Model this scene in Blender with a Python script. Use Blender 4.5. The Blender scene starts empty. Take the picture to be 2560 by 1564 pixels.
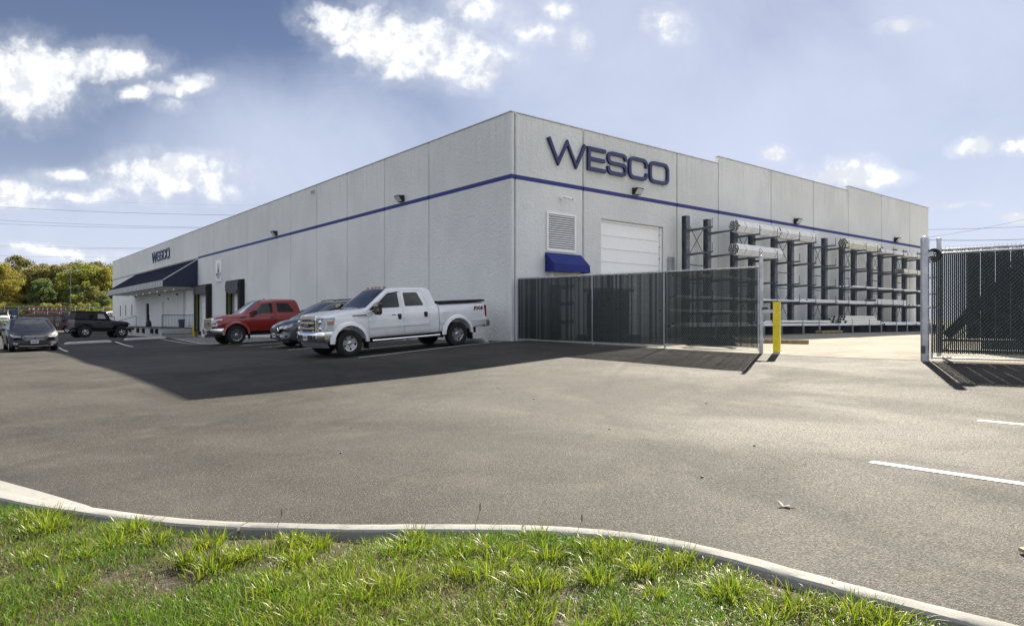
import bpy, bmesh, math, random
import numpy as np
from math import sin, cos, pi, radians, sqrt, atan2, hypot
from mathutils import Vector, Matrix
random.seed(7); np.random.seed(7)
rnd = random.uniform
SC = bpy.context.scene
COL = SC.collection

# ------------------------------------------------------------------ camera, sky, sun, exposure
# world axes: origin at the foot of the warehouse corner, +x along its right-hand wall,
# +y along its left-hand wall, z up; the low part of the parking lot is z = 0
TH = 0.685634
CAM = Vector((-15.489, -18.982, 1.40))
FWD = Vector((sin(TH), cos(TH), 0)); RGT = Vector((cos(TH), -sin(TH), 0))
cam_data = bpy.data.cameras.new('camera'); cam = bpy.data.objects.new('camera', cam_data); COL.objects.link(cam)
cam.location = CAM; cam.rotation_euler = (pi/2, 0, -TH)
cam_data.sensor_width = 36; cam_data.lens = 36*1703.7/2560; cam_data.shift_y = 0.0083
cam_data.clip_start = 0.1; cam_data.clip_end = 9000
SC.camera = cam
SUN_AZ = radians(25.9); SUN_EL = radians(33.3)
sun_dir = Vector((cos(SUN_AZ)*cos(SUN_EL), sin(SUN_AZ)*cos(SUN_EL), sin(SUN_EL)))
sl = bpy.data.lights.new('sun', 'SUN'); sl.energy = 5.0; sl.angle = radians(0.55); sl.color = (1, .915, .76)
so = bpy.data.objects.new('sun', sl); COL.objects.link(so); so.rotation_euler = (-sun_dir).to_track_quat('-Z', 'Y').to_euler()
so.location = (0, 0, 60)
SC.view_settings.view_transform = 'Standard'; SC.view_settings.look = 'None'
SC.view_settings.exposure = EXPO = 1.58; SC.view_settings.gamma = 1
SC.view_settings.use_curve_mapping = False

class NT:
    """small helper for building node trees"""
    def __init__(s, tree): s.t = tree; s.n = tree.nodes; s.l = tree.links
    def new(s, kind, **kw):
        n = s.n.new(kind)
        for k, v in kw.items():
            if hasattr(n, k): setattr(n, k, v)
        return n
    def set(s, sock, v):
        if hasattr(v, 'is_linked') or isinstance(v, bpy.types.NodeSocket): s.l.new(v, sock)
        else: sock.default_value = v
    def math(s, op, a, b=0.0, c=0.0, clamp=False):
        n = s.new('ShaderNodeMath', operation=op); n.use_clamp = clamp
        s.set(n.inputs[0], a); s.set(n.inputs[1], b); s.set(n.inputs[2], c); return n.outputs[0]
    def vec(s, op, a, b=(0, 0, 0), c=(0, 0, 0)):
        n = s.new('ShaderNodeVectorMath', operation=op)
        s.set(n.inputs[0], a); s.set(n.inputs[1], b)
        if op == 'MULTIPLY_ADD': s.set(n.inputs[2], c)
        return n.outputs['Value'] if op in ('DOT_PRODUCT', 'LENGTH') else n.outputs['Vector']
    def noise(s, vec, scale, detail=4, rough=.55, dist=0.0):
        n = s.new('ShaderNodeTexNoise'); s.set(n.inputs['Vector'], vec)
        n.inputs['Scale'].default_value = scale; n.inputs['Detail'].default_value = detail
        n.inputs['Roughness'].default_value = rough; n.inputs['Distortion'].default_value = dist
        return n
    def ramp(s, v, a, b, lo=0.0, hi=1.0, smooth=True):
        n = s.new('ShaderNodeMapRange'); n.interpolation_type = 'SMOOTHSTEP' if smooth else 'LINEAR'
        s.set(n.inputs[0], v); n.inputs[1].default_value = a; n.inputs[2].default_value = b
        n.inputs[3].default_value = lo; n.inputs[4].default_value = hi; return n.outputs[0]
    def mix(s, f, a, b):
        n = s.new('ShaderNodeMix', data_type='RGBA'); s.set(n.inputs[0], f)
        for sock, v in ((n.inputs[6], a), (n.inputs[7], b)):
            if isinstance(v, tuple): sock.default_value = (*v[:3], 1)
            else: s.l.new(v, sock)
        return n.outputs[2]

def build_world():
    w = bpy.data.worlds.new('World'); SC.world = w; w.use_nodes = True
    t = NT(w.node_tree); t.n.clear()
    sky = t.new('ShaderNodeTexSky', sky_type='NISHITA'); sky.sun_disc = False
    sky.sun_elevation = SUN_EL; sky.sun_rotation = pi/2 - SUN_AZ
    sky.air_density = 1.0; sky.dust_density = 0.35; sky.ozone_density = 1.5; sky.altitude = 200
    tc = t.new('ShaderNodeTexCoord'); d = tc.outputs['Generated']
    # fair-weather clouds hang in fixed directions: described on the plane tangent to the sky dome to the north-east
    df = t.vec('DOT_PRODUCT', d, tuple(FWD)); dr = t.vec('DOT_PRODUCT', d, tuple(RGT))
    sep = t.new('ShaderNodeSeparateXYZ'); t.l.new(d, sep.inputs[0])
    dfc = t.math('MAXIMUM', df, .08)
    u = t.math('DIVIDE', dr, dfc); v = t.math('DIVIDE', sep.outputs[2], dfc)
    cmb = t.new('ShaderNodeCombineXYZ'); t.l.new(u, cmb.inputs[0]); t.l.new(v, cmb.inputs[1]); p = cmb.outputs[0]
    warp = t.noise(p, 5.0, 5, .6); wv = t.vec('SUBTRACT', warp.outputs['Color'], (.5, .5, .5))
    pw = t.vec('MULTIPLY_ADD', wv, (.085, .06, 0), p)
    K = 1.0394
    def blobs(lst):
        f = None
        for (cx, cy, a, b, amp) in lst:
            uu = (cx*K-1280)/1703.7; vv = (803.3-cy*K)/1703.7; ia = 1703.7/(a*K*1.08); ib = 1703.7/(b*K*1.1)
            q = t.vec('MULTIPLY_ADD', pw, (ia, ib, 0), (-uu*ia, -vv*ib, 0))
            g = t.math('SUBTRACT', amp, t.vec('DOT_PRODUCT', q, q))
            f = g if f is None else t.math('MAXIMUM', f, g)
        return f
    dense = blobs([(45, 190, 170, 78, 1), (215, 150, 140, 46, 1), (315, 152, 45, 28, .8), (130, 215, 120, 34, .5),
        (335, 232, 45, 18, .5), (425, 222, 60, 20, .6), (488, 200, 50, 28, .8), (425, 262, 40, 18, .5),
        (400, 425, 150, 44, 1), (505, 455, 70, 28, .7), (165, 415, 70, 16, .8), (215, 465, 100, 16, .6),
        (30, 462, 70, 30, 1), (70, 492, 60, 10, .5),
        (790, 35, 85, 34, .8), (890, 75, 95, 60, 1), (985, 120, 120, 58, 1), (1095, 150, 110, 46, 1), (1180, 178, 50, 18, .7), (740, 50, 40, 14, .5),
        (1150, 30, 80, 34, .75), (1335, 20, 35, 22, .5), (1290, 78, 80, 26, .5), (1385, 100, 30, 32, .6),
        (1620, 50, 50, 34, .5), (1862, 362, 34, 16, .7), (2030, 415, 75, 26, .9), (2080, 432, 75, 20, .9), (2010, 432, 50, 14, .6),
        (2340, 360, 55, 20, .5), (2455, 358, 30, 16, .6), (2450, 522, 45, 10, .8), (2170, 75, 60, 16, .3),
        (170, 606, 110, 14, .6), (60, 600, 60, 9, .4), (2300, 500, 60, 8, .3)])
    n1 = t.noise(p, 12, 9, .60, .2); n2 = t.noise(p, 40, 6, .60, .2)
    nn = t.math('ADD', t.math('MULTIPLY', t.math('SUBTRACT', n1.outputs['Fac'], .5), 3.7), t.math('MULTIPLY', t.math('SUBTRACT', n2.outputs['Fac'], .5), 1.7))
    dn = t.math('ADD', dense, nn)
    alpha = t.ramp(dn, -.65, .95)
    wisp = t.math('MULTIPLY', t.ramp(dn, -2.0, .3), .22)
    alpha = t.math('MAXIMUM', alpha, wisp)
    # thin veil of high cloud, thicker towards the sun (right of the picture and beyond it)
    veil = blobs([(1500, 100, 600, 420, .85), (1900, 300, 700, 330, .95), (2300, 120, 420, 240, .85), (1400, 400, 400, 200, .6),
                  (2500, 520, 700, 260, 1.0), (1100, 420, 700, 200, .5), (500, 640, 900, 120, .8), (760, 400, 480, 260, .7), (200, 560, 700, 160, .6), (3200, 200, 1200, 800, 1)])
    n3 = t.noise(p, 3.2, 8, .6, .4)
    veil_a = t.math('MULTIPLY', t.ramp(t.math('ADD', veil, t.math('MULTIPLY', t.math('SUBTRACT', n3.outputs['Fac'], .5), 1.7)), -.6, 1.1), .74)
    front = t.ramp(df, .15, .45)
    # the rest of the dome carries added scattered cloud, brighter than in view to light the walls
    dz = t.math('ADD', t.math('MAXIMUM', sep.outputs[2], 0), .16)
    gx = t.math('DIVIDE', sep.outputs[0], dz); gy = t.math('DIVIDE', sep.outputs[1], dz)
    cg = t.new('ShaderNodeCombineXYZ'); t.l.new(gx, cg.inputs[0]); t.l.new(gy, cg.inputs[1])
    n4 = t.noise(cg.outputs[0], 1.3, 8, .58, .2)
    back = t.math('MULTIPLY', t.ramp(n4.outputs['Fac'], .46, .66), .8)
    inv = t.math('SUBTRACT', 1.0, front)
    alpha = t.math('ADD', t.math('MULTIPLY', alpha, front), t.math('MULTIPLY', back, inv))
    sd = t.vec('DOT_PRODUCT', d, tuple(sun_dir)); vb = t.math('MULTIPLY', t.math('MULTIPLY', t.ramp(sd, -.75, .7), .95), t.ramp(n4.outputs['Fac'], .25, .6, .6, 1.0))  # veil outside the view, thickened to brighten the right-hand wall
    veil_a = t.math('ADD', t.math('MULTIPLY', veil_a, front), t.math('MULTIPLY', vb, inv))
    shade = t.noise(t.vec('ADD', p, (0, .012, 0)), 15, 8, .62)
    ccol = t.mix(t.ramp(t.math('ADD', shade.outputs['Fac'], t.math('MULTIPLY', t.math('SUBTRACT', n2.outputs['Fac'], .5), .35)), .40, .60), CLOUD_DARK, CLOUD_LIT)
    skyc = t.vec('MULTIPLY', sky.outputs[0], SKY_TINT)
    hz = t.math('POWER', t.math('SUBTRACT', 1.0, t.math('MAXIMUM', t.math('ABSOLUTE', sep.outputs[2]), 0)), 5)
    skyc = t.mix(t.math('MULTIPLY', hz, .85), skyc, VEIL)
    c1 = t.mix(veil_a, skyc, VEIL)
    ccol = t.mix(front, CLOUD_FILL, ccol)
    c2 = t.mix(t.math('MINIMUM', alpha, .97), c1, ccol)
    bg = t.new('ShaderNodeBackground'); t.l.new(c2, bg.inputs[0]); bg.inputs[1].default_value = SKY_STRENGTH
    out = t.new('ShaderNodeOutputWorld'); t.l.new(bg.outputs[0], out.inputs[0])
    w.cycles.sampling_method = 'MANUAL'; w.cycles.sample_map_resolution = 512
SKY_STRENGTH = 0.11
SKY_TINT = (.145, .153, .188)
CLOUD_LIT = (3.75, 3.75, 3.7); CLOUD_DARK = (2.45, 2.55, 2.75); VEIL = (2.25, 2.44, 2.98); CLOUD_FILL = (7.8, 7.7, 7.6)
build_world()

# ------------------------------------------------------------------ materials
def material(name):
    m = bpy.data.materials.new(name); m.use_nodes = True
    t = NT(m.node_tree); b = t.n['Principled BSDF']
    return m, t, b
def mat(name, col, rough=.6, metal=0.0, var=.12, scale=6.0, bump=0.0, bscale=60.0, coat=0.0, spec=.5, dirt=None, dscale=1.2, emit=None, bdist=.004):
    m, t, b = material(name)
    tc = t.new('ShaderNodeTexCoord'); co = tc.outputs['Object']
    n = t.noise(co, scale, 5, .6)
    c = t.mix(t.ramp(n.outputs['Fac'], .3, .7), tuple(x*(1-var) for x in col), tuple(min(1, x*(1+var)) for x in col))
    if dirt:
        n2 = t.noise(co, dscale, 6, .65, .3)
        c = t.mix(t.math('MULTIPLY', t.ramp(n2.outputs['Fac'], .5, .75), .7), c, dirt)
    t.l.new(c, b.inputs['Base Color'])
    b.inputs['Roughness'].default_value = rough; b.inputs['Metallic'].default_value = metal
    b.inputs['Specular IOR Level'].default_value = spec
    if coat: b.inputs['Coat Weight'].default_value = coat; b.inputs['Coat Roughness'].default_value = .04
    if bump:
        nb = t.noise(co, bscale, 4, .6); bp = t.new('ShaderNodeBump'); bp.inputs['Strength'].default_value = bump
        bp.inputs['Distance'].default_value = bdist; t.l.new(nb.outputs['Fac'], bp.inputs['Height']); t.l.new(bp.outputs[0], b.inputs['Normal'])
    if emit: b.inputs['Emission Color'].default_value = (*emit[:3], 1); b.inputs['Emission Strength'].default_value = emit[3]
    return m
M = {}
def asphalt():
    m, t, b = material('asphalt')
    tc = t.new('ShaderNodeTexCoord'); co = tc.outputs['Object']
    big = t.noise(co, .16, 6, .6, .6); med = t.noise(co, .9, 6, .65, .4); tracks = t.noise(t.vec('MULTIPLY', co, (.35, .09, 1)), 1.0, 7, .6, 1.2)
    fine = t.noise(co, 55, 4, .75); vor = t.new('ShaderNodeTexVoronoi'); t.l.new(co, vor.inputs['Vector']); vor.inputs['Scale'].default_value = 120
    c = t.mix(t.ramp(big.outputs['Fac'], .35, .65), (.018, .0155, .0135), (.038, .033, .027))
    c = t.mix(t.math('MULTIPLY', t.ramp(med.outputs['Fac'], .48, .72), .45), c, (.105, .092, .072))
    c = t.mix(t.math('MULTIPLY', t.ramp(tracks.outputs['Fac'], .55, .7), .5), c, (.016, .015, .014))
    c = t.mix(t.math('MULTIPLY', t.ramp(fine.outputs['Fac'], .40, .62), .55), c, (.026, .025, .024))
    sp = t.new('ShaderNodeSeparateColor'); t.l.new(vor.outputs['Color'], sp.inputs[0])
    c = t.mix(t.math('MULTIPLY', t.ramp(sp.outputs[0], .72, .95), .6), c, (.15, .138, .118))
    # old tyre tracks: wide faint arcs swept across the lot
    wob = t.vec('MULTIPLY_ADD', big.outputs['Color'], (1.6, 1.6, 0), co)
    for (cx, cy, rad, wd, am) in ((6, -22, 15.5, .11, .5), (6.1, -22.2, 17.2, .10, .45), (-20, 2, 13.2, .13, .40), (-20, 2, 14.9, .12, .35), (2, -30, 19.5, .14, .4), (-32, -16, 17, .12, .35), (-32, -16, 18.7, .12, .3), (-9, 10, 21, .2, .3)):
        ln = t.math('ABSOLUTE', t.math('SUBTRACT', t.vec('LENGTH', t.vec('MULTIPLY', t.vec('SUBTRACT', wob, (cx, cy, 0)), (1, 1, 0))), rad))
        c = t.mix(t.math('MULTIPLY', t.math('MULTIPLY', t.ramp(ln, wd*.4, wd*1.6, 1, 0), am), t.ramp(med.outputs['Fac'], .35, .6)), c, (.011, .010, .010))
    # hairline cracks
    cr = t.new('ShaderNodeTexVoronoi', feature='DISTANCE_TO_EDGE'); t.l.new(t.vec('ADD', co, t.vec('MULTIPLY', t.noise(co, 2.2, 5, .7).outputs['Color'], (.9, .9, 0))), cr.inputs['Vector']); cr.inputs['Scale'].default_value = .17
    c = t.mix(t.math('MULTIPLY', t.math('MULTIPLY', t.ramp(cr.outputs['Distance'], .0008, .0030, 1, 0), .75), t.ramp(big.outputs['Fac'], .50, .58)), c, (.010, .009, .009))
    # oil stains: dark round blotches
    st = t.new('ShaderNodeTexVoronoi'); t.l.new(t.vec('ADD', co, t.vec('MULTIPLY', med.outputs['Color'], (.7, .7, .7))), st.inputs['Vector']); st.inputs['Scale'].default_value = .28
    c = t.mix(t.math('MULTIPLY', t.ramp(st.outputs['Distance'], .02, .13, 1, 0), .4), c, (.018, .018, .018))
    t.l.new(c, b.inputs['Base Color']); mot = t.noise(t.vec('MULTIPLY', co, (.5, .22, 1)), 1.0, 7, .62, 1.0)
    t.set(b.inputs['Roughness'], t.math('ADD', t.ramp(fine.outputs['Fac'], .3, .7, .70, .92), t.ramp(mot.outputs['Fac'], .35, .65, -.04, .08)))
    t.set(b.inputs['Specular IOR Level'], t.ramp(t.math('ADD', t.math('MULTIPLY', big.outputs['Fac'], .5), t.math('MULTIPLY', mot.outputs['Fac'], .5)), .40, .60, .24, .50))
    h = t.math('ADD', t.math('MULTIPLY', vor.outputs['Distance'], -1.0), t.math('MULTIPLY', fine.outputs['Fac'], 1.2))
    bp = t.new('ShaderNodeBump'); bp.inputs['Strength'].default_value = .75; bp.inputs['Distance'].default_value = .009
    t.l.new(h, bp.inputs['Height']); t.l.new(bp.outputs[0], b.inputs['Normal']); return m
def concrete(name, c1, c2, streak=True, bump=.3):
    m, t, b = material(name)
    tc = t.new('ShaderNodeTexCoord'); co = tc.outputs['Object']
    n = t.noise(co, .5, 6, .6, .4); s = t.noise(t.vec('MULTIPLY', co, (.25, 1.6, 1)), 1.2, 6, .65, .5); f = t.noise(co, 40, 4, .7)
    c = t.mix(t.ramp(n.outputs['Fac'], .3, .7), c1, c2)
    if streak: c = t.mix(t.math('MULTIPLY', t.ramp(s.outputs['Fac'], .5, .72), .5), c, tuple(x*.72 for x in c1))
    c = t.mix(t.math('MULTIPLY', t.ramp(f.outputs['Fac'], .45, .7), .25), c, tuple(x*.7 for x in c1))
    bl = t.noise(co, 4.5, 6, .7, .4); c = t.mix(t.math('MULTIPLY', t.ramp(bl.outputs['Fac'], .52, .70), .45), c, tuple(x*.55 for x in c1))
    t.l.new(c, b.inputs['Base Color']); b.inputs['Roughness'].default_value = 1.0; b.inputs['Specular IOR Level'].default_value = .08
    bp = t.new('ShaderNodeBump'); bp.inputs['Strength'].default_value = bump; bp.inputs['Distance'].default_value = .004
    t.l.new(f.outputs['Fac'], bp.inputs['Height']); t.l.new(bp.outputs[0], b.inputs['Normal']); return m
def stucco():
    m, t, b = material('stucco_white')
    tc = t.new('ShaderNodeTexCoord'); co = tc.outputs['Object']
    big = t.noise(co, .22, 5, .6, .3); st = t.noise(t.vec('MULTIPLY', co, (5, 5, .35)), 1.0, 6, .62); f1 = t.noise(co, 3.2, 5, .6, .8); f2 = t.noise(co, 9, 6, .7, .4)
    c = t.mix(t.ramp(big.outputs['Fac'], .35, .65), (.74, .755, .745), (.84, .85, .84))
    oi = t.new('ShaderNodeObjectInfo'); c = t.mix(t.math('MULTIPLY', oi.outputs['Random'], .16), c, (.58, .585, .56))
    sep = t.new('ShaderNodeSeparateXYZ'); t.l.new(co, sep.inputs[0])
    # rain streaks below the parapet, grime low on the wall
    top = t.ramp(sep.outputs[2], 6.6, 9.2, .25, 1.0); c = t.mix(t.math('MULTIPLY', t.math('MULTIPLY', t.ramp(st.outputs['Fac'], .46, .74), top), .5), c, (.50, .50, .49))
    low = t.ramp(sep.outputs[2], 2.2, .5, 0, 1.0); c = t.mix(t.math('MULTIPLY', t.math('MULTIPLY', low, t.ramp(f1.outputs['Fac'], .35, .65)), .3), c, (.56, .55, .53))
    t.l.new(c, b.inputs['Base Color']); b.inputs['Roughness'].default_value = .9; b.inputs['Specular IOR Level'].default_value = .25
    h = t.math('ADD', t.math('MULTIPLY', f1.outputs['Fac'], .5), f2.outputs['Fac'])
    bp = t.new('ShaderNodeBump'); bp.inputs['Strength'].default_value = .9; bp.inputs['Distance'].default_value = .06
    t.l.new(h, bp.inputs['Height']); t.l.new(bp.outputs[0], b.inputs['Normal']); return m
M['asphalt'] = asphalt()
M['yard'] = concrete('yard_concrete', (.235, .218, .186), (.31, .29, .248))
M['kerb'] = concrete('kerb_concrete', (.24, .238, .225), (.33, .325, .31), False, .5)
M['plat'] = concrete('dock_concrete', (.38, .38, .38), (.55, .55, .55))
M['stucco'] = stucco()
M['joint'] = mat('joint_dark', (.10, .10, .10), .9)
M['stripe'] = mat('stripe_blue', (.012, .022, .175), .55, var=.08)
M['stripe_grey'] = mat('stripe_faded', (.30, .31, .37), .6, var=.08)
M['coping'] = mat('coping_metal', (.62, .62, .62), .45, .3)
M['roof'] = mat('roof_membrane', (.4, .4, .4), .9)
M['navy'] = mat('navy_letter', (.014, .021, .105), .42, var=.15, spec=.5)
M['fabric_blue'] = mat('awning_fabric', (.007, .019, .17), .75, var=.10, bump=.2, bscale=200)
M['navy_metal'] = mat('navy_roof_metal', (.016, .024, .062), .38, .0, var=.10, spec=.5)
M['sign_white'] = mat('sign_white', (.90, .90, .90), .3, var=.02)
M['white_paint'] = mat('white_paint', (.80, .80, .78), .5, var=.03)
M['door_white'] = mat('door_white', (.92, .93, .93), .45, var=.025)
M['white_trim'] = mat('white_trim', (.92, .92, .91), .45, var=.02)
M['mark'] = mat('road_paint', (.64, .64, .62), .75, var=.16, scale=9, dirt=(.20, .19, .175), dscale=18, bump=.3)
M['rack'] = mat('rack_steel', (.112, .125, .15), .5, .15, var=.25, scale=3)
M['galv'] = mat('galvanised_steel', (.50, .51, .53), .34, .75, var=.18, scale=4)
M['wire'] = mat('galvanised_wire', (.42, .44, .45), .38, .7, var=.1)
M['slat'] = mat('green_slat', (.006, .017, .017), .42, var=.35, scale=5, spec=.5)
M['pipe'] = mat('pipe_steel', (.84, .85, .86), .36, .05, var=.08, scale=2)
M['pvc'] = mat('pipe_white', (.82, .82, .74), .4, 0, var=.06)
M['bore_shade'] = mat('pipe_bore_shade', (.012, .012, .016), .6)  # dark end discs: shade inside the open pipes painted as a colour
M['pipe_red'] = mat('pipe_red_cap', (.20, .012, .012), .6)
M['pipe_blue'] = mat('pipe_blue_cap', (.03, .04, .20), .6)
M['strap'] = mat('steel_strap', (.05, .05, .055), .5, .4)
M['yellow'] = mat('bollard_yellow', (.74, .60, .015), .38, var=.07, dirt=(.42, .33, .04), dscale=7, coat=.2)
M['black'] = mat('black_rubber', (.010, .010, .011), .75, var=.2)
M['blackp'] = mat('black_plastic', (.014, .014, .016), .42, var=.1)
M['seal_yellow'] = mat('seal_yellow', (.13, .13, .03), .7, var=.2)
M['curtain'] = mat('grey_curtain', (.085, .088, .095), .8, var=.2, bump=.3, bscale=30)
M['lens'] = mat('lamp_glass', (.62, .65, .68), .12, 0, var=.1, scale=20, spec=.8)
M['glow'] = mat('lit_lamp', (.9, .9, .85), .4, emit=(1, .95, .85, .12))
M['wood'] = mat('timber', (.34, .25, .15), .8, var=.3, scale=8, dirt=(.16, .12, .08), dscale=4)
M['stop'] = mat('wheel_stop_white', (.52, .52, .53), .8, var=.12, dirt=(.3, .3, .3), dscale=6)
M['sunlit_tan'] = mat('sunlit_stock', (.62, .50, .34), .7, var=.2)  # golden sunlight on the shelf stock put into its colour
M['glass'] = mat('window_glass', (.006, .007, .009), .06, 0, var=.1, spec=.3)
M['rail_blue'] = mat('blue_rail', (.035, .075, .18), .5, var=.1)
M['soil'] = mat('soil', (.055, .042, .028), .95, var=.35, scale=12, bump=.8, bscale=35, dirt=(.05, .035, .022), dscale=3, bdist=.02)
M['terrain'] = mat('meadow', (.05, .075, .022), .95, var=.35, scale=.7, dirt=(.11, .10, .05), dscale=.15)
M['bark'] = mat('bark', (.060, .048, .038), .9, var=.35, scale=2)
M['tank'] = mat('dark_machine', (.035, .045, .07), .5, .2, var=.2)

# ------------------------------------------------------------------ geometry helpers
ROOTM = {}
def tag(o, label=None, cat=None, group=None, kind=None):
    if label: o['label'] = label
    if cat: o['category'] = cat
    if group: o['group'] = group
    if kind: o['kind'] = kind
    return o
def thing(name, label, cat, loc=(0, 0, 0), rz=0.0, group=None):
    o = bpy.data.objects.new(name, None); COL.objects.link(o); o.empty_display_size = .2
    o.location = loc; o.rotation_euler = (0, 0, rz)
    ROOTM[o.name] = (Matrix.Translation(loc) @ Matrix.Rotation(rz, 4, 'Z')).inverted()
    return tag(o, label, cat, group)
class MB:
    """collects simple solids, then becomes ONE mesh object"""
    def __init__(s): s.v = []; s.f = []; s.m = []; s.mi = 0
    def add(s, vs, fs):
        b = len(s.v); s.v += [tuple(x) for x in vs]
        for f in fs: s.f.append(tuple(b+i for i in f)); s.m.append(s.mi)
        return s
    def box(s, x0, x1, y0, y1, z0, z1):
        x0, x1 = min(x0, x1), max(x0, x1); y0, y1 = min(y0, y1), max(y0, y1); z0, z1 = min(z0, z1), max(z0, z1)
        v = [(x0,y0,z0),(x1,y0,z0),(x1,y1,z0),(x0,y1,z0),(x0,y0,z1),(x1,y0,z1),(x1,y1,z1),(x0,y1,z1)]
        return s.add(v, [(0,3,2,1),(4,5,6,7),(0,1,5,4),(1,2,6,5),(2,3,7,6),(3,0,4,7)])
    def hexa(s, v): return s.add(v, [(0,3,2,1),(4,5,6,7),(0,1,5,4),(1,2,6,5),(2,3,7,6),(3,0,4,7)])
    def beam(s, p, q, w, h=None, up=(0, 0, 1), w2=None, h2=None):
        p = Vector(p); q = Vector(q); h = h or w; w2 = w2 or w; h2 = h2 or h
        d = (q-p).normalized(); u = Vector(up)
        if abs(d.dot(u)) > .99: u = Vector((1, 0, 0))
        sd = d.cross(u).normalized(); u = sd.cross(d)
        vs = []
        for c, ww, hh in ((p, w, h), (q, w2, h2)):
            for a, b in ((-1,-1),(1,-1),(1,1),(-1,1)): vs.append(c+sd*a*ww/2+u*b*hh/2)
        return s.add(vs, [(3,2,1,0),(4,5,6,7),(0,1,5,4),(1,2,6,5),(2,3,7,6),(3,0,4,7)])
    def tube(s, p, q, r, n=8, r2=None, caps=True):
        p = Vector(p); q = Vector(q); r2 = r if r2 is None else r2
        d = (q-p).normalized(); u = Vector((0, 0, 1)) if abs(d.z) < .9 else Vector((1, 0, 0))
        a = d.cross(u).normalized(); b = d.cross(a)
        vs = [p+(a*cos(2*pi*i/n)+b*sin(2*pi*i/n))*r for i in range(n)]+[q+(a*cos(2*pi*i/n)+b*sin(2*pi*i/n))*r2 for i in range(n)]
        fs = [(i, (i+1) % n, n+(i+1) % n, n+i) for i in range(n)]
        if caps: fs += [tuple(range(n-1, -1, -1)), tuple(range(n, 2*n))]
        return s.add(vs, fs)
    def path(s, pts, r, n=6):
        for i in range(len(pts)-1): s.tube(pts[i], pts[i+1], r, n)
        return s
    def prism(s, poly, lo, hi, axis='y'):
        """extrude a 2D polygon: axis y -> (x,z), axis x -> (y,z), axis z -> (x,y)"""
        def P(a, b, c): return {'y': (a, c, b), 'x': (c, a, b), 'z': (a, b, c)}[axis]
        n = len(poly)
        vs = [P(a, b, lo) for a, b in poly]+[P(a, b, hi) for a, b in poly]
        fs = [(i, (i+1) % n, n+(i+1) % n, n+i) for i in range(n)]+[tuple(range(n-1, -1, -1)), tuple(range(n, 2*n))]
        return s.add(vs, fs)
    def lathe(s, prof, n=24, axis='z', c=(0, 0, 0)):
        """prof: list of (radius, height)"""
        vs = []; k = len(prof)
        for i in range(n):
            a = 2*pi*i/n
            for r, h in prof:
                x, y = r*cos(a), r*sin(a)
                vs.append({'z': (c[0]+x, c[1]+y, c[2]+h), 'y': (c[0]+x, c[1]+h, c[2]+y), 'x': (c[0]+h, c[1]+x, c[2]+y)}[axis])
        fs = [(i*k+j, ((i+1) % n)*k+j, ((i+1) % n)*k+j+1, i*k+j+1) for i in range(n) for j in range(k-1)]
        return s.add(vs, fs)
    def sheet(s, a, b, c, d): return s.add([a, b, c, d], [(0, 1, 2, 3)])
    def mesh(s, name, mats, Mx=None, smooth=None):
        me = bpy.data.meshes.new(name); vs = s.v
        if Mx is not None: vs = [Mx @ Vector(v) for v in vs]
        me.from_pydata(vs, [], s.f)
        for m in (mats if isinstance(mats, (list, tuple)) else [mats]): me.materials.append(m)
        if any(s.m): me.polygons.foreach_set('material_index', s.m)
        bm = bmesh.new(); bm.from_mesh(me); bmesh.ops.recalc_face_normals(bm, faces=bm.faces); bm.to_mesh(me); bm.free()
        if smooth: me.shade_smooth(); me.set_sharp_from_angle(angle=radians(smooth))
        return me
    def build(s, name, mats, parent=None, smooth=None, bevel=0.0, local=False):
        root = parent
        while root is not None and root.parent is not None: root = root.parent
        Mx = ROOTM.get(root.name) if (root is not None and not local) else None
        me = s.mesh(name, mats, Mx, smooth)
        if bevel:
            bm = bmesh.new(); bm.from_mesh(me)
            bmesh.ops.bevel(bm, geom=[e for e in bm.edges if len(e.link_faces) == 2 and e.calc_face_angle(0) > .6], offset=bevel, segments=2, affect='EDGES')
            bm.to_mesh(me); bm.free()
        o = bpy.data.objects.new(name, me); COL.objects.link(o)
        if parent is not None: o.parent = parent
        return o
def struct(o, label=None): o['kind'] = 'structure'; return o
def dup_tree(o, parent=None):
    c = o.copy(); COL.objects.link(c)
    if parent is not None: c.parent = parent
    for ch in KIDS.get(o.name, list(o.children)): dup_tree(ch, c)
    return c
KIDS = {}
def np_mesh(name, V, F, mats, mi=None, col=None):
    """fast mesh from numpy arrays; F is (n,4) or (n,3)"""
    me = bpy.data.meshes.new(name); V = np.asarray(V, dtype=np.float32); F = np.asarray(F, dtype=np.int32)
    k = F.shape[1]; me.vertices.add(len(V)); me.vertices.foreach_set('co', V.ravel())
    me.loops.add(F.size); me.loops.foreach_set('vertex_index', F.ravel())
    me.polygons.add(len(F)); me.polygons.foreach_set('loop_start', np.arange(0, F.size, k, dtype=np.int32))
    me.polygons.foreach_set('loop_total', np.full(len(F), k, dtype=np.int32))
    for m in (mats if isinstance(mats, (list, tuple)) else [mats]): me.materials.append(m)
    if mi is not None: me.polygons.foreach_set('material_index', np.asarray(mi, dtype=np.int32))
    me.update(calc_edges=True)
    if col is not None:
        a = me.color_attributes.new('tint', 'FLOAT_COLOR', 'POINT'); a.data.foreach_set('color', np.asarray(col, dtype=np.float32).ravel())
    me.validate(); return me

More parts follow.
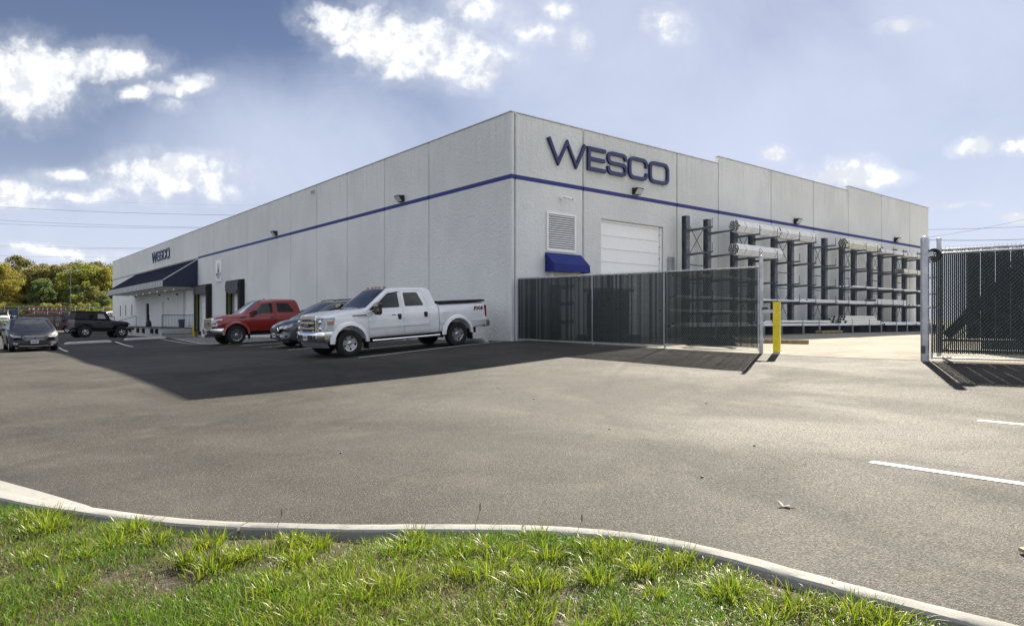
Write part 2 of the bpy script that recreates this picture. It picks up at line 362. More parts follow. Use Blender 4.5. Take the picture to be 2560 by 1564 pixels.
# ------------------------------------------------------------------ the lie of the land (surveyed spot heights, smoothly interpolated)
SPOTS = np.array([(0.02,-0.02,0.69), (0.17,-2.21,0.66), (0.42,-4.74,0.62), (0.66,-7.13,0.59), (0.83,-9.40,0.56), (0.59,-13.34,0.55), (0.89,-17.91,0.54), (1.47,-25.10,0.50), (-2.36,-10.94,0.35), (-3.19,-15.16,0.34), (-12.27,-5.98,0.00), (-6.31,-0.01,0.33), (-2.35,-0.02,0.58), (-5.94,11.96,0.40), (-12.62,21.17,0.00), (-19.71,23.23,-0.02), (-12.64,-15.50,-0.02), (-11.27,-18.56,0.02), (-8.31,-19.69,0.12), (-5.22,-22.22,0.22), (-16.19,-11.95,-0.02), (-18.16,-6.46,-0.02), (-18.02,6.35,-0.02), (-12.40,6.91,0.05), (-6.98,-11.73,0.13), (-6.91,-5.33,0.20), (-21.12,37.30,-0.02), (-15.49,-18.98,-0.02), (-21.68,-13.92,-0.02), (-8.73,-29.68,0.20), (-18.79,-35.66,0.00), (-30.97,-6.32,-0.02), (0.69,32.38,0.20), (-7.05,38.71,0.18), (6.46,59.96,0.14), (-14.44,77.06,0.10), (21.16,104.78,0.90), (-4.39,125.68,1.00), (5.68,117.45,1.00), (23.55,123.50,1.90), (0.33,142.49,1.90), (-22.89,161.49,1.90), (45.71,150.59,2.20), (14.75,175.92,2.20), (-55.61,168.87,1.50), (123.11,87.27,2.00), (-4.31,18.38,0.30), (-0.30,8.00,0.62), (-0.30,16.00,0.52), (-0.30,24.00,0.40), (-0.30,32.00,0.27), (-0.30,40.80,0.14), (-0.30,50.00,0.10), (-0.30,60.00,0.10), (-0.30,80.00,0.15), (8.00,-1.50,0.72), (17.00,-2.00,0.78), (31.00,-2.00,0.77), (40.00,-2.00,0.77), (20.00,-8.00,0.74), (30.00,-8.00,0.74), (12.00,-8.00,0.68), (45.00,-12.00,0.70), (30.00,-20.00,0.65), (60.00,-5.00,0.70), (60.00,-40.00,0.50), (80.00,10.00,0.70), (10.00,40.00,0.50), (40.00,40.00,0.70), (120.00,-60.00,0.70), (120.00,60.00,0.80), (0.00,150.00,2.00), (-8.37,37.20,0.27), (-7.50,70.00,0.15)])
_P = SPOTS[:, :2]; _N = len(_P)
def _phi(r): return np.sqrt(r*r+1.0)
_A = np.zeros((_N+3, _N+3)); _A[:_N, :_N] = _phi(np.linalg.norm(_P[:, None]-_P[None], axis=2))
_A[:_N, _N] = 1; _A[:_N, _N+1:] = _P/50; _A[_N, :_N] = 1; _A[_N+1:, :_N] = _P.T/50
_W = np.linalg.solve(_A, np.r_[SPOTS[:, 2], 0, 0, 0])
def gz(x, y):
    x = np.asarray(x, float); y = np.asarray(y, float)
    r = np.sqrt((x[..., None]-_P[:, 0])**2+(y[..., None]-_P[:, 1])**2)
    z = _phi(r)@_W[:_N]+_W[_N]+x/50*_W[_N+1]+y/50*_W[_N+2]
    far = np.clip((np.hypot(x, y-20)-150)/120, 0, 1); far = far*far*(3-2*far)
    return z*(1-far)+2.0*far
def g(x, y): return float(gz(x, y))
def grid_sheet(name, xs, ys, m, dz=0.0, kind='structure', mask=None):
    X, Y = np.meshgrid(xs, ys); Z = np.concatenate([gz(X[i:i+20], Y[i:i+20]) for i in range(0, len(ys), 20)])+dz
    nx, ny = len(xs), len(ys); V = np.stack([X.ravel(), Y.ravel(), Z.ravel()], 1)
    i = np.arange(nx-1)[None]+np.arange(ny-1)[:, None]*nx
    F = np.stack([i, i+1, i+nx+1, i+nx], -1).reshape(-1, 4)
    if mask is not None:
        cx = (X[:-1, :-1]+X[1:, 1:]).ravel()/2; cy = (Y[:-1, :-1]+Y[1:, 1:]).ravel()/2; F = F[mask(cx, cy)]
    me = np_mesh(name, V, F, m); me.shade_smooth()
    o = bpy.data.objects.new(name, me); COL.objects.link(o); o['kind'] = kind; return o

# ================================================================== SETTING: land, lot, yard, markings, kerb
def span(a, b, s): return np.linspace(a, b, max(2, int(round((b-a)/s))+1))
grid_sheet('ground', np.r_[-3500, -1500, -700, -400, -250, span(-170, 170, 4), 250, 400, 700, 1500, 3500], np.r_[-3500, -1500, -700, -400, -200, span(-120, 260, 4), 400, 700, 1500, 3500], M['terrain'], -.10)
grid_sheet('parking_lot', np.r_[span(-75, -26, 2), span(-25.5, .9, .55)], np.r_[span(-45, 34, .55), span(35.5, 112, 1.8)], M['asphalt'])
grid_sheet('concrete_yard', span(.72, 70, 1.1), span(-60, .12, 1.1), M['yard'], .005)
# expansion joints in the yard slab
for k, x in enumerate((4.8, 9.4, 14.0, 18.6, 23.2)):
    mb = MB(); ys = span(-34, -.1, 1.1)
    for a, b in zip(ys[:-1], ys[1:]): mb.sheet((x, a, g(x, a)+.009), (x+.025, a, g(x, a)+.009), (x+.025, b, g(x, b)+.009), (x, b, g(x, b)+.009))
    struct(mb.build('yard_joint', M['joint']))
for y in (-3.4, -8.2, -13.0):
    mb = MB(); xs = span(.75, 40, 1.1)
    for a, b in zip(xs[:-1], xs[1:]): mb.sheet((a, y, g(a, y)+.009), (b, y, g(b, y)+.009), (b, y+.025, g(b, y)+.009), (a, y+.025, g(a, y)+.009))
    struct(mb.build('yard_joint', M['joint']))
# road paint, laid 4 mm above the asphalt
def paint(p, q, w=.10, name='parking_line', dz=.013):
    p = Vector(p); q = Vector(q); L = (q-p).length; n = max(1, int(L/.55)); d = (q-p)/L; s = Vector((-d.y, d.x))*w/2
    mb = MB(); vs = []
    for i in range(n+1):
        c = p+d*L*i/n
        for k in (-1, 1): a = c+s*k; vs.append((a.x, a.y, g(a.x, a.y)+dz))
    mb.add(vs, [(2*i, 2*i+1, 2*i+3, 2*i+2) for i in range(n)])
    return struct(mb.build(name, M['mark']))
paint((-6.3, -.60), (-.35, .02)); paint((-6.3, 2.22), (-.6, 2.32)); paint((-6.25, 5.0), (-.6, 5.5)); paint((-6.3, 7.55), (-.6, 8.1)); paint((-6.35, 9.85), (-.6, 11.4))
paint((-6.1, 13.9), (-4.3, 30.5))
for k in range(18):           # hatched no-parking strip beyond the red truck
    y = 12.0+k*1.0; x0 = -6.0+(y-13.9)*.108; L = (-.7-x0)/.65
    if y < 14: x0 += (14.2-y)/.75*.65; y = 14.2
    paint((x0, y), (-.75, y+(-.75-x0)/.65*.75), .13, 'hatch_line')
paint((-8.12, 27.2), (-8.72, 18.6)); paint((-11.33, 22.9), (-11.7, 16.0)); paint((-5.3, 28.9), (-6.4, 13.5), .08)
paint((-14.6, 23.2), (-15.0, 15.8)); paint((-17.9, 24), (-18.4, 16.2))
paint((-8.83, -16.16), (-8.75, -21.6), .10, dz=.005); paint((-5.90, -16.17), (-5.82, -21.6), .10, dz=.005); paint((-2.95, -16.2), (-2.9, -21.6), .10, dz=.005)

# kerb: four cast lengths with open joints between them
def old2b(X, Z):
    p = Vector((CAM.x, CAM.y))+Vector((RGT.x, RGT.y))*X+Vector((FWD.x, FWD.y))*Z; return p
KP = [(-20.5, -1.5), (-18.5, -5.5), (-16.65, -9.6), (-15.72, -11.6), (-15.23, -12.7), (-15.0, -13.2), (-14.79, -13.57), (-14.52, -14.03), (-14.19, -14.46), (-13.85, -14.8), (-13.53, -15.1), (-13.16, -15.4), (-12.77, -15.76),
      (-12.54, -16.04), (-12.38, -16.31), (-12.29, -16.59), (-12.24, -16.93), (-12.22, -17.36), (-12.19, -17.73), (-12.15, -18.10), (-12.1, -18.6), (-12.0, -20), (-11.9, -24)]
def catmull(P, n=6):
    out = []
    for i in range(len(P)-1):
        p0 = Vector(P[max(i-1, 0)]); p1 = Vector(P[i]); p2 = Vector(P[i+1]); p3 = Vector(P[min(i+2, len(P)-1)])
        for k in range(n):
            t = k/n; out.append(.5*((2*p1)+(-p0+p2)*t+(2*p0-5*p1+4*p2-p3)*t*t+(-p0+3*p1-3*p2+p3)*t**3))
    out.append(Vector(P[-1])); return out
KC = catmull(KP); KS = [0]
for a, b in zip(KC[:-1], KC[1:]): KS.append(KS[-1]+(b-a).length)
kerb_root = thing('kerb', None, None); kerb_root['kind'] = 'structure'
prof = [(-.064, -.10), (-.064, .137), (-.052, .149), (0, .152), (.050, .149), (.064, .135), (.072, -.05)]   # grass side negative
def sweep(pts, nm):
    vs = []; n = len(prof)
    for i, c in enumerate(pts):
        a = pts[max(i-1, 0)]; b = pts[min(i+1, len(pts)-1)]; d = (b-a).normalized(); s = Vector((-d.y, d.x))   # s points away from the camera side
        gzz = g(c.x, c.y)
        for o, h in prof: q = c+s*o; vs.append((q.x, q.y, gzz+h+rnd(-.0015, .0015)))
    fs = [(i*n+j, (i+1)*n+j, (i+1)*n+j+1, i*n+j+1) for i in range(len(pts)-1) for j in range(n-1)]
    fs += [tuple(range(n)), tuple((len(pts)-1)*n+j for j in range(n-1, -1, -1))]
    return MB().add(vs, fs).build(nm, M['kerb'], kerb_root, smooth=40)
iJ = [0, 8*6+2, 12*6, 19*6+1, len(KC)-1]
for a, b in zip(iJ[:-1], iJ[1:]):
    pts = [p.copy() for p in KC[a:b+1]]
    pts[0] = pts[0]+(pts[1]-pts[0]).normalized()*.006; pts[-1] = pts[-1]+(pts[-2]-pts[-1]).normalized()*.006
    if a == iJ[3]: pts[0] += Vector((.02, -.01))
    sweep(pts, 'kerb_stone')
# concrete gutter pan that widens towards the left
gp = [(-17.6, -1.0, 1.3), (-16.4, -6, 1.25), (-15.45, -10.2, 1.0), (-15.18, -11.42, .85)]
mb = MB(); pan = [(-18.5, -5.5), (-16.65, -9.6), (-15.40, -12.3), (-15.0, -13.15), (-14.79, -13.55), (-14.6, -13.88)]; outer = [(-17.2, -5.2), (-15.95, -9.4), (-15.18, -11.42), (-14.93, -12.15), (-14.70, -12.86), (-14.50, -13.80)]
vs = []
for (a, b), (c, d) in zip(pan, outer): vs += [(a, b, g(a, b)+.012), (c, d, g(c, d)+.012)]
struct(mb.add(vs, [(2*i, 2*i+2, 2*i+3, 2*i+1) for i in range(5)]).build('gutter_pan', M['kerb']))
# verge soil on the camera side of the kerb
def kerb_edge(side=-.07):
    e = []
    for i, c in enumerate(KC):
        a = KC[max(i-1, 0)]; b = KC[min(i+1, len(KC)-1)]; d = (b-a).normalized(); e.append(c+Vector((-d.y, d.x))*side)
    return e
KE = kerb_edge(); back_dir = Vector((-.80, -.60))
V = []; rows = 40
for c in KE:
    for j in range(rows+1):
        t = (j/rows)**1.6*7.0; q = c+back_dir*t; V.append((q.x, q.y, 0))
V = np.array(V); from mathutils import noise as mnoise
zz = gz(V[:, 0], V[:, 1])
V[:, 2] = zz+.104+np.array([.030*mnoise.noise((x*1.3, y*1.3, 0))+.014*mnoise.noise((x*5, y*5, 3)) for x, y, _ in V])
dk = np.tile((np.arange(rows+1)/rows)**1.6*7.0, len(KE)); V[:, 2] -= .012*np.exp(-dk/.12)
k = rows+1; i = (np.arange(len(KE)-1)*k)[:, None]+np.arange(rows)[None]
F = np.stack([i, i+1, i+k+1, i+k], -1).reshape(-1, 4)
me = np_mesh('verge_soil', V, F, M['soil']); me.shade_smooth(); o = bpy.data.objects.new('verge_soil', me); COL.objects.link(o); struct(o)
def verge_z(x, y): return gz(x, y)+.104+np.array([.030*mnoise.noise((a*1.3, b*1.3, 0)) for a, b in zip(x, y)])

RAD = []
def blades(name, n, region, hmin, hmax, wmin, wmax, colf, lean, label, seedy=0, flat=0.0):
    rs = np.random.RandomState(seedy+11)
    x, y, hs = region(rs, n); n = len(x)
    z = verge_z(x, y)
    az = RAD[0] if (RAD and len(RAD[0]) == n) else rs.uniform(0, 2*pi, n); h = rs.uniform(hmin, hmax, n)*hs; w = rs.uniform(wmin, wmax, n)
    ln = rs.uniform(.15, 1, n)*lean; fl = rs.uniform(0, 2*pi, n)
    dx, dy = np.cos(az), np.sin(az); wx, wy = np.cos(fl), np.sin(fl)
    V = np.zeros((n, 7, 3))
    for k, (t, ww) in enumerate(((0, 1), (.45, .85), (.8, .5))):
        out = ln*h*t*t; zz_ = h*t*(1-.45*ln*t)*(1-flat)+.004
        cx = x+dx*out; cy = y+dy*out
        if flat: cx = x+dx*h*t; cy = y+dy*h*t; zz_ = .012+rs.uniform(0, .035, n)*np.sin(pi*t)
        for s_, q in ((-1, 0), (1, 1)): V[:, 2*k+q] = np.stack([cx+s_*wx*w*ww/2, cy+s_*wy*w*ww/2, z+zz_], 1)
    out = ln*h; zt = h*(1-.45*ln) if not flat else .01
    if flat: V[:, 6] = np.stack([x+dx*h, y+dy*h, z+.01], 1)
    else: V[:, 6] = np.stack([x+dx*out, y+dy*out, z+zt], 1)
    b = (np.arange(n)*7)[:, None]
    T = np.array([[0, 1, 3], [0, 3, 2], [2, 3, 5], [2, 5, 4], [4, 5, 6]])
    F = (b[:, None, :]+T[None]).reshape(-1, 3)
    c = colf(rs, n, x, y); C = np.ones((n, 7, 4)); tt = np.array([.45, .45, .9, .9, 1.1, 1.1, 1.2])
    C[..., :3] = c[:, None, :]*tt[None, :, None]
    me = np_mesh(name, V.reshape(-1, 3), F, M['blade'], col=C.reshape(-1, 4)); me.shade_smooth()
    o = bpy.data.objects.new(name, me); COL.objects.link(o); tag(o, label, 'grass', kind='stuff'); return o
def leafmat(name, trans=.5, use='tint', base=None, rough=.45):
    m, t, b = material(name)
    if base is None:
        at = t.new('ShaderNodeAttribute'); at.attribute_name = use; c = at.outputs['Color']
    else:
        tc = t.new('ShaderNodeTexCoord'); n = t.noise(tc.outputs['Object'], .35, 4, .6); n2 = t.noise(tc.outputs['Object'], 3.5, 3, .7)
        c = t.mix(t.ramp(n.outputs['Fac'], .3, .7), base[0], base[1]); c = t.mix(t.ramp(n2.outputs['Fac'], .3, .75), c, base[2])
    t.l.new(c, b.inputs['Base Color']); b.inputs['Roughness'].default_value = rough; b.inputs['Specular IOR Level'].default_value = .5
    tr = t.new('ShaderNodeBsdfTranslucent'); t.l.new(t.vec('MULTIPLY', c, (1.15, 1.22, .75)), tr.inputs[0])
    mx = t.new('ShaderNodeMixShader'); mx.inputs[0].default_value = trans
    t.l.new(b.outputs[0], mx.inputs[1]); t.l.new(tr.outputs[0], mx.inputs[2]); t.l.new(mx.outputs[0], t.n['Material Output'].inputs[0]); return m
M['blade'] = leafmat('grass_blade', .45)
M['dryleaf'] = leafmat('dry_leaf_tan', .5, base=((.70, .65, .54), (.55, .48, .36), (.75, .72, .62)), rough=.7)
KEn = np.array([tuple(p) for p in KE])
def near_kerb(x, y):
    return np.min(np.hypot(x[:, None]-KEn[None, :, 0], y[:, None]-KEn[None, :, 1]), axis=1)
kmask_lo, kmask_hi = 2*6, 21*6
def region_lawn(dens_lo=.0):
    def f(rs, n):
        i = rs.randint(kmask_lo, kmask_hi, n*3); tt = rs.uniform(0, 1, n*3)
        c = KEn[i]*(1-tt[:, None])+KEn[i+1]*tt[:, None]; d = .03+rs.uniform(0, 1, n*3)**1.0*2.6
        x = c[:, 0]+back_dir.x*d; y = c[:, 1]+back_dir.y*d
        # keep what lies in front of the lens region
        rx = (x-CAM.x)*RGT.x+(y-CAM.y)*RGT.y; ry = (x-CAM.x)*FWD.x+(y-CAM.y)*FWD.y
        keep = (ry > 1.7) & (np.abs(rx) < ry*.95+.8)
        nz = np.array([mnoise.noise((a*1.1, b*1.1, 7))+.55*mnoise.noise((a*4.2, b*4.2, 9)) for a, b in zip(x, y)])
        p = np.clip(.88+1.6*nz, .16, 1); keep &= rs.uniform(0, 1, len(x)) < p
        edge = near_kerb(x, y); keep &= rs.uniform(0, 1, len(x)) < np.clip(edge/.14, .12, 1)
        x, y, nz = x[keep][:n], y[keep][:n], nz[keep][:n]
        return x, y, np.clip(.85+.8*nz, .45, 1.5)
    return f
def col_green(rs, n, x, y):
    a = np.array([.060, .145, .014]); b = np.array([.16, .25, .022]); c = np.array([.20, .175, .06])
    nz = np.array([mnoise.noise((p*.9, q*.9, 21)) for p, q in zip(x, y)])
    k = np.clip(rs.uniform(0, 1, n)*.8+nz*1.1+.08, 0, 1)[:, None]; r = a*(1-k)+b*k
    dry = rs.uniform(0, 1, n) < .10+.25*np.clip(nz, 0, 1); r[dry] = c*rs.uniform(.6, 1.2, (dry.sum(), 1)); return r*rs.uniform(.7, 1.25, (n, 1))
def col_straw(rs, n, x, y):
    a = np.array([.34, .28, .17]); b = np.array([.11, .08, .045]); k = rs.uniform(0, 1, (n, 1)); return a*k+b*(1-k)
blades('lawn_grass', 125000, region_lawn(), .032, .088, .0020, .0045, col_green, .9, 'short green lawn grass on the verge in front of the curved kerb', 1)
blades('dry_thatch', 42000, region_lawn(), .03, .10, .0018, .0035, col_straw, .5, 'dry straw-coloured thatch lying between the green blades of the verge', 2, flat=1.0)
# coarse crabgrass tufts

rs = np.random.RandomState(5)
def region_tuft(rs, n):
    RAD.clear()
    xs_, ys_, hh = [], [], []
    cnt = 0
    while cnt < n:
        i = rs.randint(kmask_lo, kmask_hi); d = abs(rs.normal(0, .25))+.10 if rs.uniform() < .30 else rs.uniform(.1, 2.4)
        c = KEn[i]+np.array(back_dir)*d; m = rs.randint(50, 150); r = rs.uniform(.025, .075)
        ox, oy = rs.normal(0, r, m), rs.normal(0, r, m); RAD.append(np.arctan2(oy, ox)+rs.normal(0, .5, m)); xs_.append(c[0]+ox); ys_.append(c[1]+oy); hh.append(np.full(m, rs.uniform(.7, 1.35))); cnt += m
    x = np.concatenate(xs_); y = np.concatenate(ys_); h = np.concatenate(hh); e = near_kerb(x, y)
    # stay on the verge side of the kerb
    s = np.array([min(range(0, len(KEn), 3), key=lambda q: (KEn[q][0]-a)**2+(KEn[q][1]-b)**2) for a, b in zip(x, y)])
    side = (x-KEn[s, 0])*back_dir.x+(y-KEn[s, 1])*back_dir.y; k = side > .02
    ra = np.concatenate(RAD)[k]; RAD.clear(); RAD.append(ra)
    return x[k], y[k], h[k]
def col_tuft(rs, n, x, y):
    a = np.array([.095, .165, .014]); b = np.array([.25, .275, .03]); k = rs.uniform(0, 1, (n, 1)); return (a*k+b*(1-k))*rs.uniform(.75, 1.2, (n, 1))
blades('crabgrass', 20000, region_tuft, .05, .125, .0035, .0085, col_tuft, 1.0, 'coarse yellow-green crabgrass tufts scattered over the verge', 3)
# three seed heads standing above the kerb
for (ix, dd, hgt, lb) in ((9*6, .12, .19, 'tall seed head left of the middle in front of the kerb'), (11*6+3, .1, .22, 'straw seed stalk rising above the kerb near the middle'), (13*6, .08, .17, 'short seed head leaning over the kerb right of the kerb joint')):
    c = KE[ix]+back_dir*dd; z = g(c.x, c.y)+.08
    r_ = thing('seed_stalk', lb, 'weed', (c.x, c.y, z), 0)
    pts = [(c.x, c.y, z), (c.x+.01, c.y+.008, z+hgt*.6), (c.x+.03, c.y-.01, z+hgt)]
    MB().path(pts, .0016, 5).build('stem', M['wood'], r_)
    MB().lathe([(0, 0), (.005, .008), (.006, .03), (.003, .05), (0, .055)], 7, 'z', (pts[2][0], pts[2][1], pts[2][2]-.01)).build('seed_head', M['wood'], r_)
# grass islands between the far parking rows
grid_sheet('grass_island', span(-60, -8.2, 2), span(80, 122, 2), M['terrain'], .02)

# grit swept against the street side of the kerb
rs = np.random.RandomState(9); n = 2600; i = rs.randint(kmask_lo, kmask_hi, n); tt = rs.uniform(0, 1, n)
KO = np.array([tuple(p) for p in kerb_edge(.085)]); c = KO[i]*(1-tt[:, None])+KO[i+1]*tt[:, None]
dd = np.abs(rs.normal(0, .10, n))+.005; q = c-np.array(tuple(back_dir))*dd[:, None]; z = gz(q[:, 0], q[:, 1])+.002; sz = rs.uniform(.002, .0065, n)
B = np.array([[-1, -1, 0], [1, -1, 0], [1, 1, 0], [-1, 1, 0], [0, 0, 1.2]])*rs.uniform(.6, 1.3, (n, 5, 3)); V = np.stack([q[:, 0], q[:, 1], z], 1)[:, None, :]+B*sz[:, None, None]
F = (np.arange(n)*5)[:, None, None]+np.array([[0, 1, 4], [1, 2, 4], [2, 3, 4], [3, 0, 4]])[None]
o = bpy.data.objects.new('grit', np_mesh('grit', V.reshape(-1, 3), F.reshape(-1, 3), M['kerb'])); COL.objects.link(o); tag(o, 'pale grit gathered on the asphalt along the kerb', 'grit', kind='stuff')

# ================================================================== WAREHOUSE
wh = thing('warehouse', 'long white stucco tilt-up warehouse with a thin blue stripe round it', 'building', (0, 0, 0))
def wall_panel(side, u0, u1, z0, z1, holes=(), thick=.2, parent=wh, m='stucco'):
    """one cast wall panel with its openings; side 'L' runs along y facing -x, side 'R' runs along x facing -y"""
    us = sorted({u0, u1}|{h[0] for h in holes}|{h[1] for h in holes}); zs = sorted({z0, z1}|{h[2] for h in holes}|{h[3] for h in holes})
    us = [u for u in us if u0 <= u <= u1]; zs = [z for z in zs if z0 <= z <= z1]
    def P(u, d, z): return (d, u, z) if side == 'L' else (u, d, z)
    def inh(u, z): return any(h[0] < u < h[1] and h[2] < z < h[3] for h in holes)
    mb = MB(); ch = .026
    cell = {}
    for a, b in zip(us[:-1], us[1:]):
        for c, d in zip(zs[:-1], zs[1:]):
            if not inh((a+b)/2, (c+d)/2):
                A = a+ch if a == u0 else a; B = b-ch if b == u1 else b; D = d-ch if d == z1 else d
                mb.add([P(A, 0, c), P(B, 0, c), P(B, 0, D), P(A, 0, D)], [(0, 1, 2, 3)])
    mb.add([P(u0+ch, 0, z0), P(u0, ch, z0), P(u0, ch, z1-ch), P(u0+ch, 0, z1-ch)], [(0, 1, 2, 3)])
    mb.add([P(u1-ch, 0, z0), P(u1, ch, z0), P(u1, ch, z1-ch), P(u1-ch, 0, z1-ch)], [(0, 1, 2, 3)])
    mb.add([P(u0+ch, 0, z1-ch), P(u1-ch, 0, z1-ch), P(u1, ch, z1), P(u0, ch, z1)], [(0, 1, 2, 3)])
    for u in (u0, u1): mb.add([P(u, ch, z0), P(u, thick, z0), P(u, thick, z1), P(u, ch, z1-ch)], [(0, 1, 2, 3)])
    mb.add([P(u0, ch, z1), P(u1, ch, z1), P(u1, thick, z1), P(u0, thick, z1)], [(0, 1, 2, 3)])
    mb.add([P(u0, thick, z0), P(u1, thick, z0), P(u1, thick, z1), P(u0, thick, z1)], [(0, 1, 2, 3)]) if not holes else None
    for (a, b, c, d) in holes:
        for q in ([(a, 0, c), (a, thick+.1, c), (a, thick+.1, d), (a, 0, d)], [(b, 0, c), (b, thick+.1, c), (b, thick+.1, d), (b, 0, d)],
                  [(a, 0, d), (b, 0, d), (b, thick+.1, d), (a, thick+.1, d)], [(a, 0, c), (b, 0, c), (b, thick+.1, c), (a, thick+.1, c)]):
            mb.add([P(*x) for x in q], [(0, 1, 2, 3)])
    return mb.build('wall_panel', M[m], parent)
GAP = .026
LJ = [.2, 5.51, 9.34, 13.22, 16.99, 20.77, 24.55, 28.4, 32.5, 36.4, 40.74, 46.2, 50.58, 54.87, 60.0, 65.93, 69.6, 73.11, 79.87]
RJ = [.19, 3.67, 9.61, 12.8, 17.53, 22.02, 26.27, 30.93, 35.4, 38.8]
DOCK = [(29.2, 31.95, .95, 4.0), (37.0, 40.2, .95, 4.0)]
LH = DOCK+[(42.3, 45.25, .86, 4.1), (52.1, 53.2, .86, 3.2), (58.9, 60.4, .86, 3.25), (67.4, 67.95, 2.05, 3.31), (71.0, 71.5, 2.05, 3.31), (74.3, 74.85, 2.05, 3.31)]
Z1 = 8.94
for a, b in zip(LJ[:-1], LJ[1:]):
    hs = [(max(h[0], a+GAP), min(h[1], b-GAP), h[2], h[3]) for h in LH if h[0] < b and h[1] > a]
    wall_panel('L', a+(GAP if a > 1 else .001), b-GAP, -.5, Z1, hs)
def ztop(x): return 8.94 if x < 12.8 else (9.283 if x < 26.27 else 9.557)
DOOR = (4.67, 8.62, .5, 5.55)
wall_panel('R', 0.0, .19-GAP, -.5, Z1)
for a, b in zip(RJ[:-1], RJ[1:]):
    hs = []
    if a == 3.67: hs = [DOOR]
    if a == .19: hs = [(1.74, 3.19, 4.10, 5.48)]
    wall_panel('R', a+GAP, b-GAP, -.5, ztop((a+b)/2), hs)
mb = MB(); mb.box(.21, .24, .21, 79.6, -.5, 8.6); mb.build('joint_backing', M['joint'], wh)
mb = MB(); mb.box(.2, 38.6, .21, .24, -.5, 8.6); mb.build('joint_backing', M['joint'], wh)
# openings need solid backing: put a dark liner behind each one deep inside
MB().box(.3, 38.7, .3, 79.8, 8.1, 8.25).build('roof', M['roof'], wh)
MB().box(38.6, 38.8, .2, 79.87, -.5, 8.94).build('wall_panel', M['stucco'], wh)
MB().box(.2, 38.6, 79.67, 79.87, -.5, 8.94).build('wall_panel', M['stucco'], wh)
# coping strips
MB().box(-.02, .24, -.02, 79.9, Z1+.003, Z1+.04).build('coping', M['coping'], wh)
for a, b, z in ((0.26, 12.8, 8.94), (12.8, 26.27, 9.283), (26.27, 38.82, 9.557)): MB().box(a, b, -.02, .24, z+.003, z+.04).build('coping', M['coping'], wh)
# stripe, one painted run per panel
def stripe_run(side, a, b, m='stripe'):
    mb = MB()
    if side == 'L': mb.box(-.004, .05, a, b, 6.545, 6.705)
    else: mb.box(a, b, -.004, .05, 6.545, 6.705)
    mb.build('stripe', M[m], wh)
for a, b in zip(LJ[:-1], LJ[1:]):
    if b <= 40.75: stripe_run('L', a+GAP if a > 1 else .052, b-GAP)
    elif a >= 65: stripe_run('L', a+GAP, b-GAP, 'stripe_grey')
for a, b in zip([0]+RJ[:-1], RJ): stripe_run('R', a+(GAP if a else -.004), b-GAP)
MB().box(-.09, -.012, 41.0, 65.8, 6.60, 6.66).build('gutter_trim', M['coping'], wh)
# sectional overhead door, right wall
dr = MB().box(DOOR[0]+.0, DOOR[1]+.0, .185, .20, .5, 5.55).build('overhead_door', M['joint'], wh)
z = .62; k = 0
while z < 5.5:
    z1 = min(z+.535, 5.545); mb = MB(); mb.box(DOOR[0]+.02, DOOR[1]-.12, .135, .18, z+.006, z1-.006)
    mb.box(DOOR[0]+.02, DOOR[1]-.12, .128, .1345, z+.02, z+.05); mb.box(DOOR[0]+.02, DOOR[1]-.12, .128, .1345, z1-.05, z1-.02)
    mb.build('door_section', M['door_white'], dr); z = z1
MB().box(DOOR[1]-.115, DOOR[1]-.045, .05, .18, .6, 5.5).build('door_track', M['white_trim'], dr)
for i in range(9): MB().box(DOOR[1]-.135, DOOR[1]-.117, .06, .125, 1.0+i*.52, 1.05+i*.52).build('hinge', M['galv'], dr)
# louvred vent
fr = MB(); u0, u1, w0, w1 = 1.70, 3.23, 4.05, 5.53
fr.box(u0, u1, -.05, .02, w1-.075, w1); fr.box(u0, u1, -.05, .02, w0, w0+.075); fr.box(u0, u0+.075, -.05, .02, w0+.076, w1-.076); fr.box(u1-.075, u1, -.05, .02, w0+.076, w1-.076)
lv = fr.build('louvre_vent', M['white_trim'], wh)
sl_me = None
for i in range(16):
    zc = w0+.115+i*.0835
    if sl_me is None:
        o = MB().hexa([(u0+.077, -.035, zc-.035), (u1-.077, -.035, zc-.035), (u1-.077, .06, zc+.02), (u0+.077, .06, zc+.02), (u0+.077, -.035, zc-.012), (u1-.077, -.035, zc-.012), (u1-.077, .06, zc+.043), (u0+.077, .06, zc+.043)]).build('slat', M['white_trim'], lv); sl_me = o; zz0 = zc
    else:
        c = sl_me.copy(); COL.objects.link(c); c.parent = lv; c.location.z = zc-zz0
MB().box(u0+.05, u1-.05, .09, .11, w0, w1).build('vent_back', M['curtain'], lv)
# doors and windows of the left wall
def leaf(name, y0, y1, z0, z1, m, d=.14, t=.05): return MB().box(d, d+t, y0, y1, z0, z1).build(name, M[m], wh)
d2 = leaf('overhead_door', 42.3, 45.25, .86, 4.1, 'joint', .2)
for i in range(14): MB().box(.13, .19, 42.32, 45.23, .88+i*.23, .88+i*.23+.218).build('door_section', M['door_white'], d2)
MB().box(-.03, .10, 45.27, 45.42, .86, 4.15).build('door_frame', M['coping'], wh)
dd = leaf('entrance_door', 52.1, 53.2, .86, 3.2, 'white_paint'); MB().box(.10, .135, 52.95, 53.05, 1.85, 1.9).build('handle', M['blackp'], dd)
gd = leaf('glass_door', 58.9, 60.4, .86, 3.25, 'glass')
mb = MB()
for y in (58.9, 59.62, 60.33): mb.box(.08, .138, y, y+.07, .87, 3.24)
mb.box(.08, .138, 58.98, 59.61, 2.86, 2.92); mb.box(.08, .138, 59.70, 60.32, 2.86, 2.92); mb.build('frame', M['blackp'], gd)
for a, b in ((67.4, 67.95), (71.0, 71.5), (74.3, 74.85)):
    w = MB().box(.035, .055, a, b, 2.05, 3.31).build('window', M['glass'], wh)
    MB().box(.012, .034, a, a+.05, 2.06, 3.30).box(.012, .034, b-.05, b, 2.06, 3.30).build('frame', M['blackp'], w)
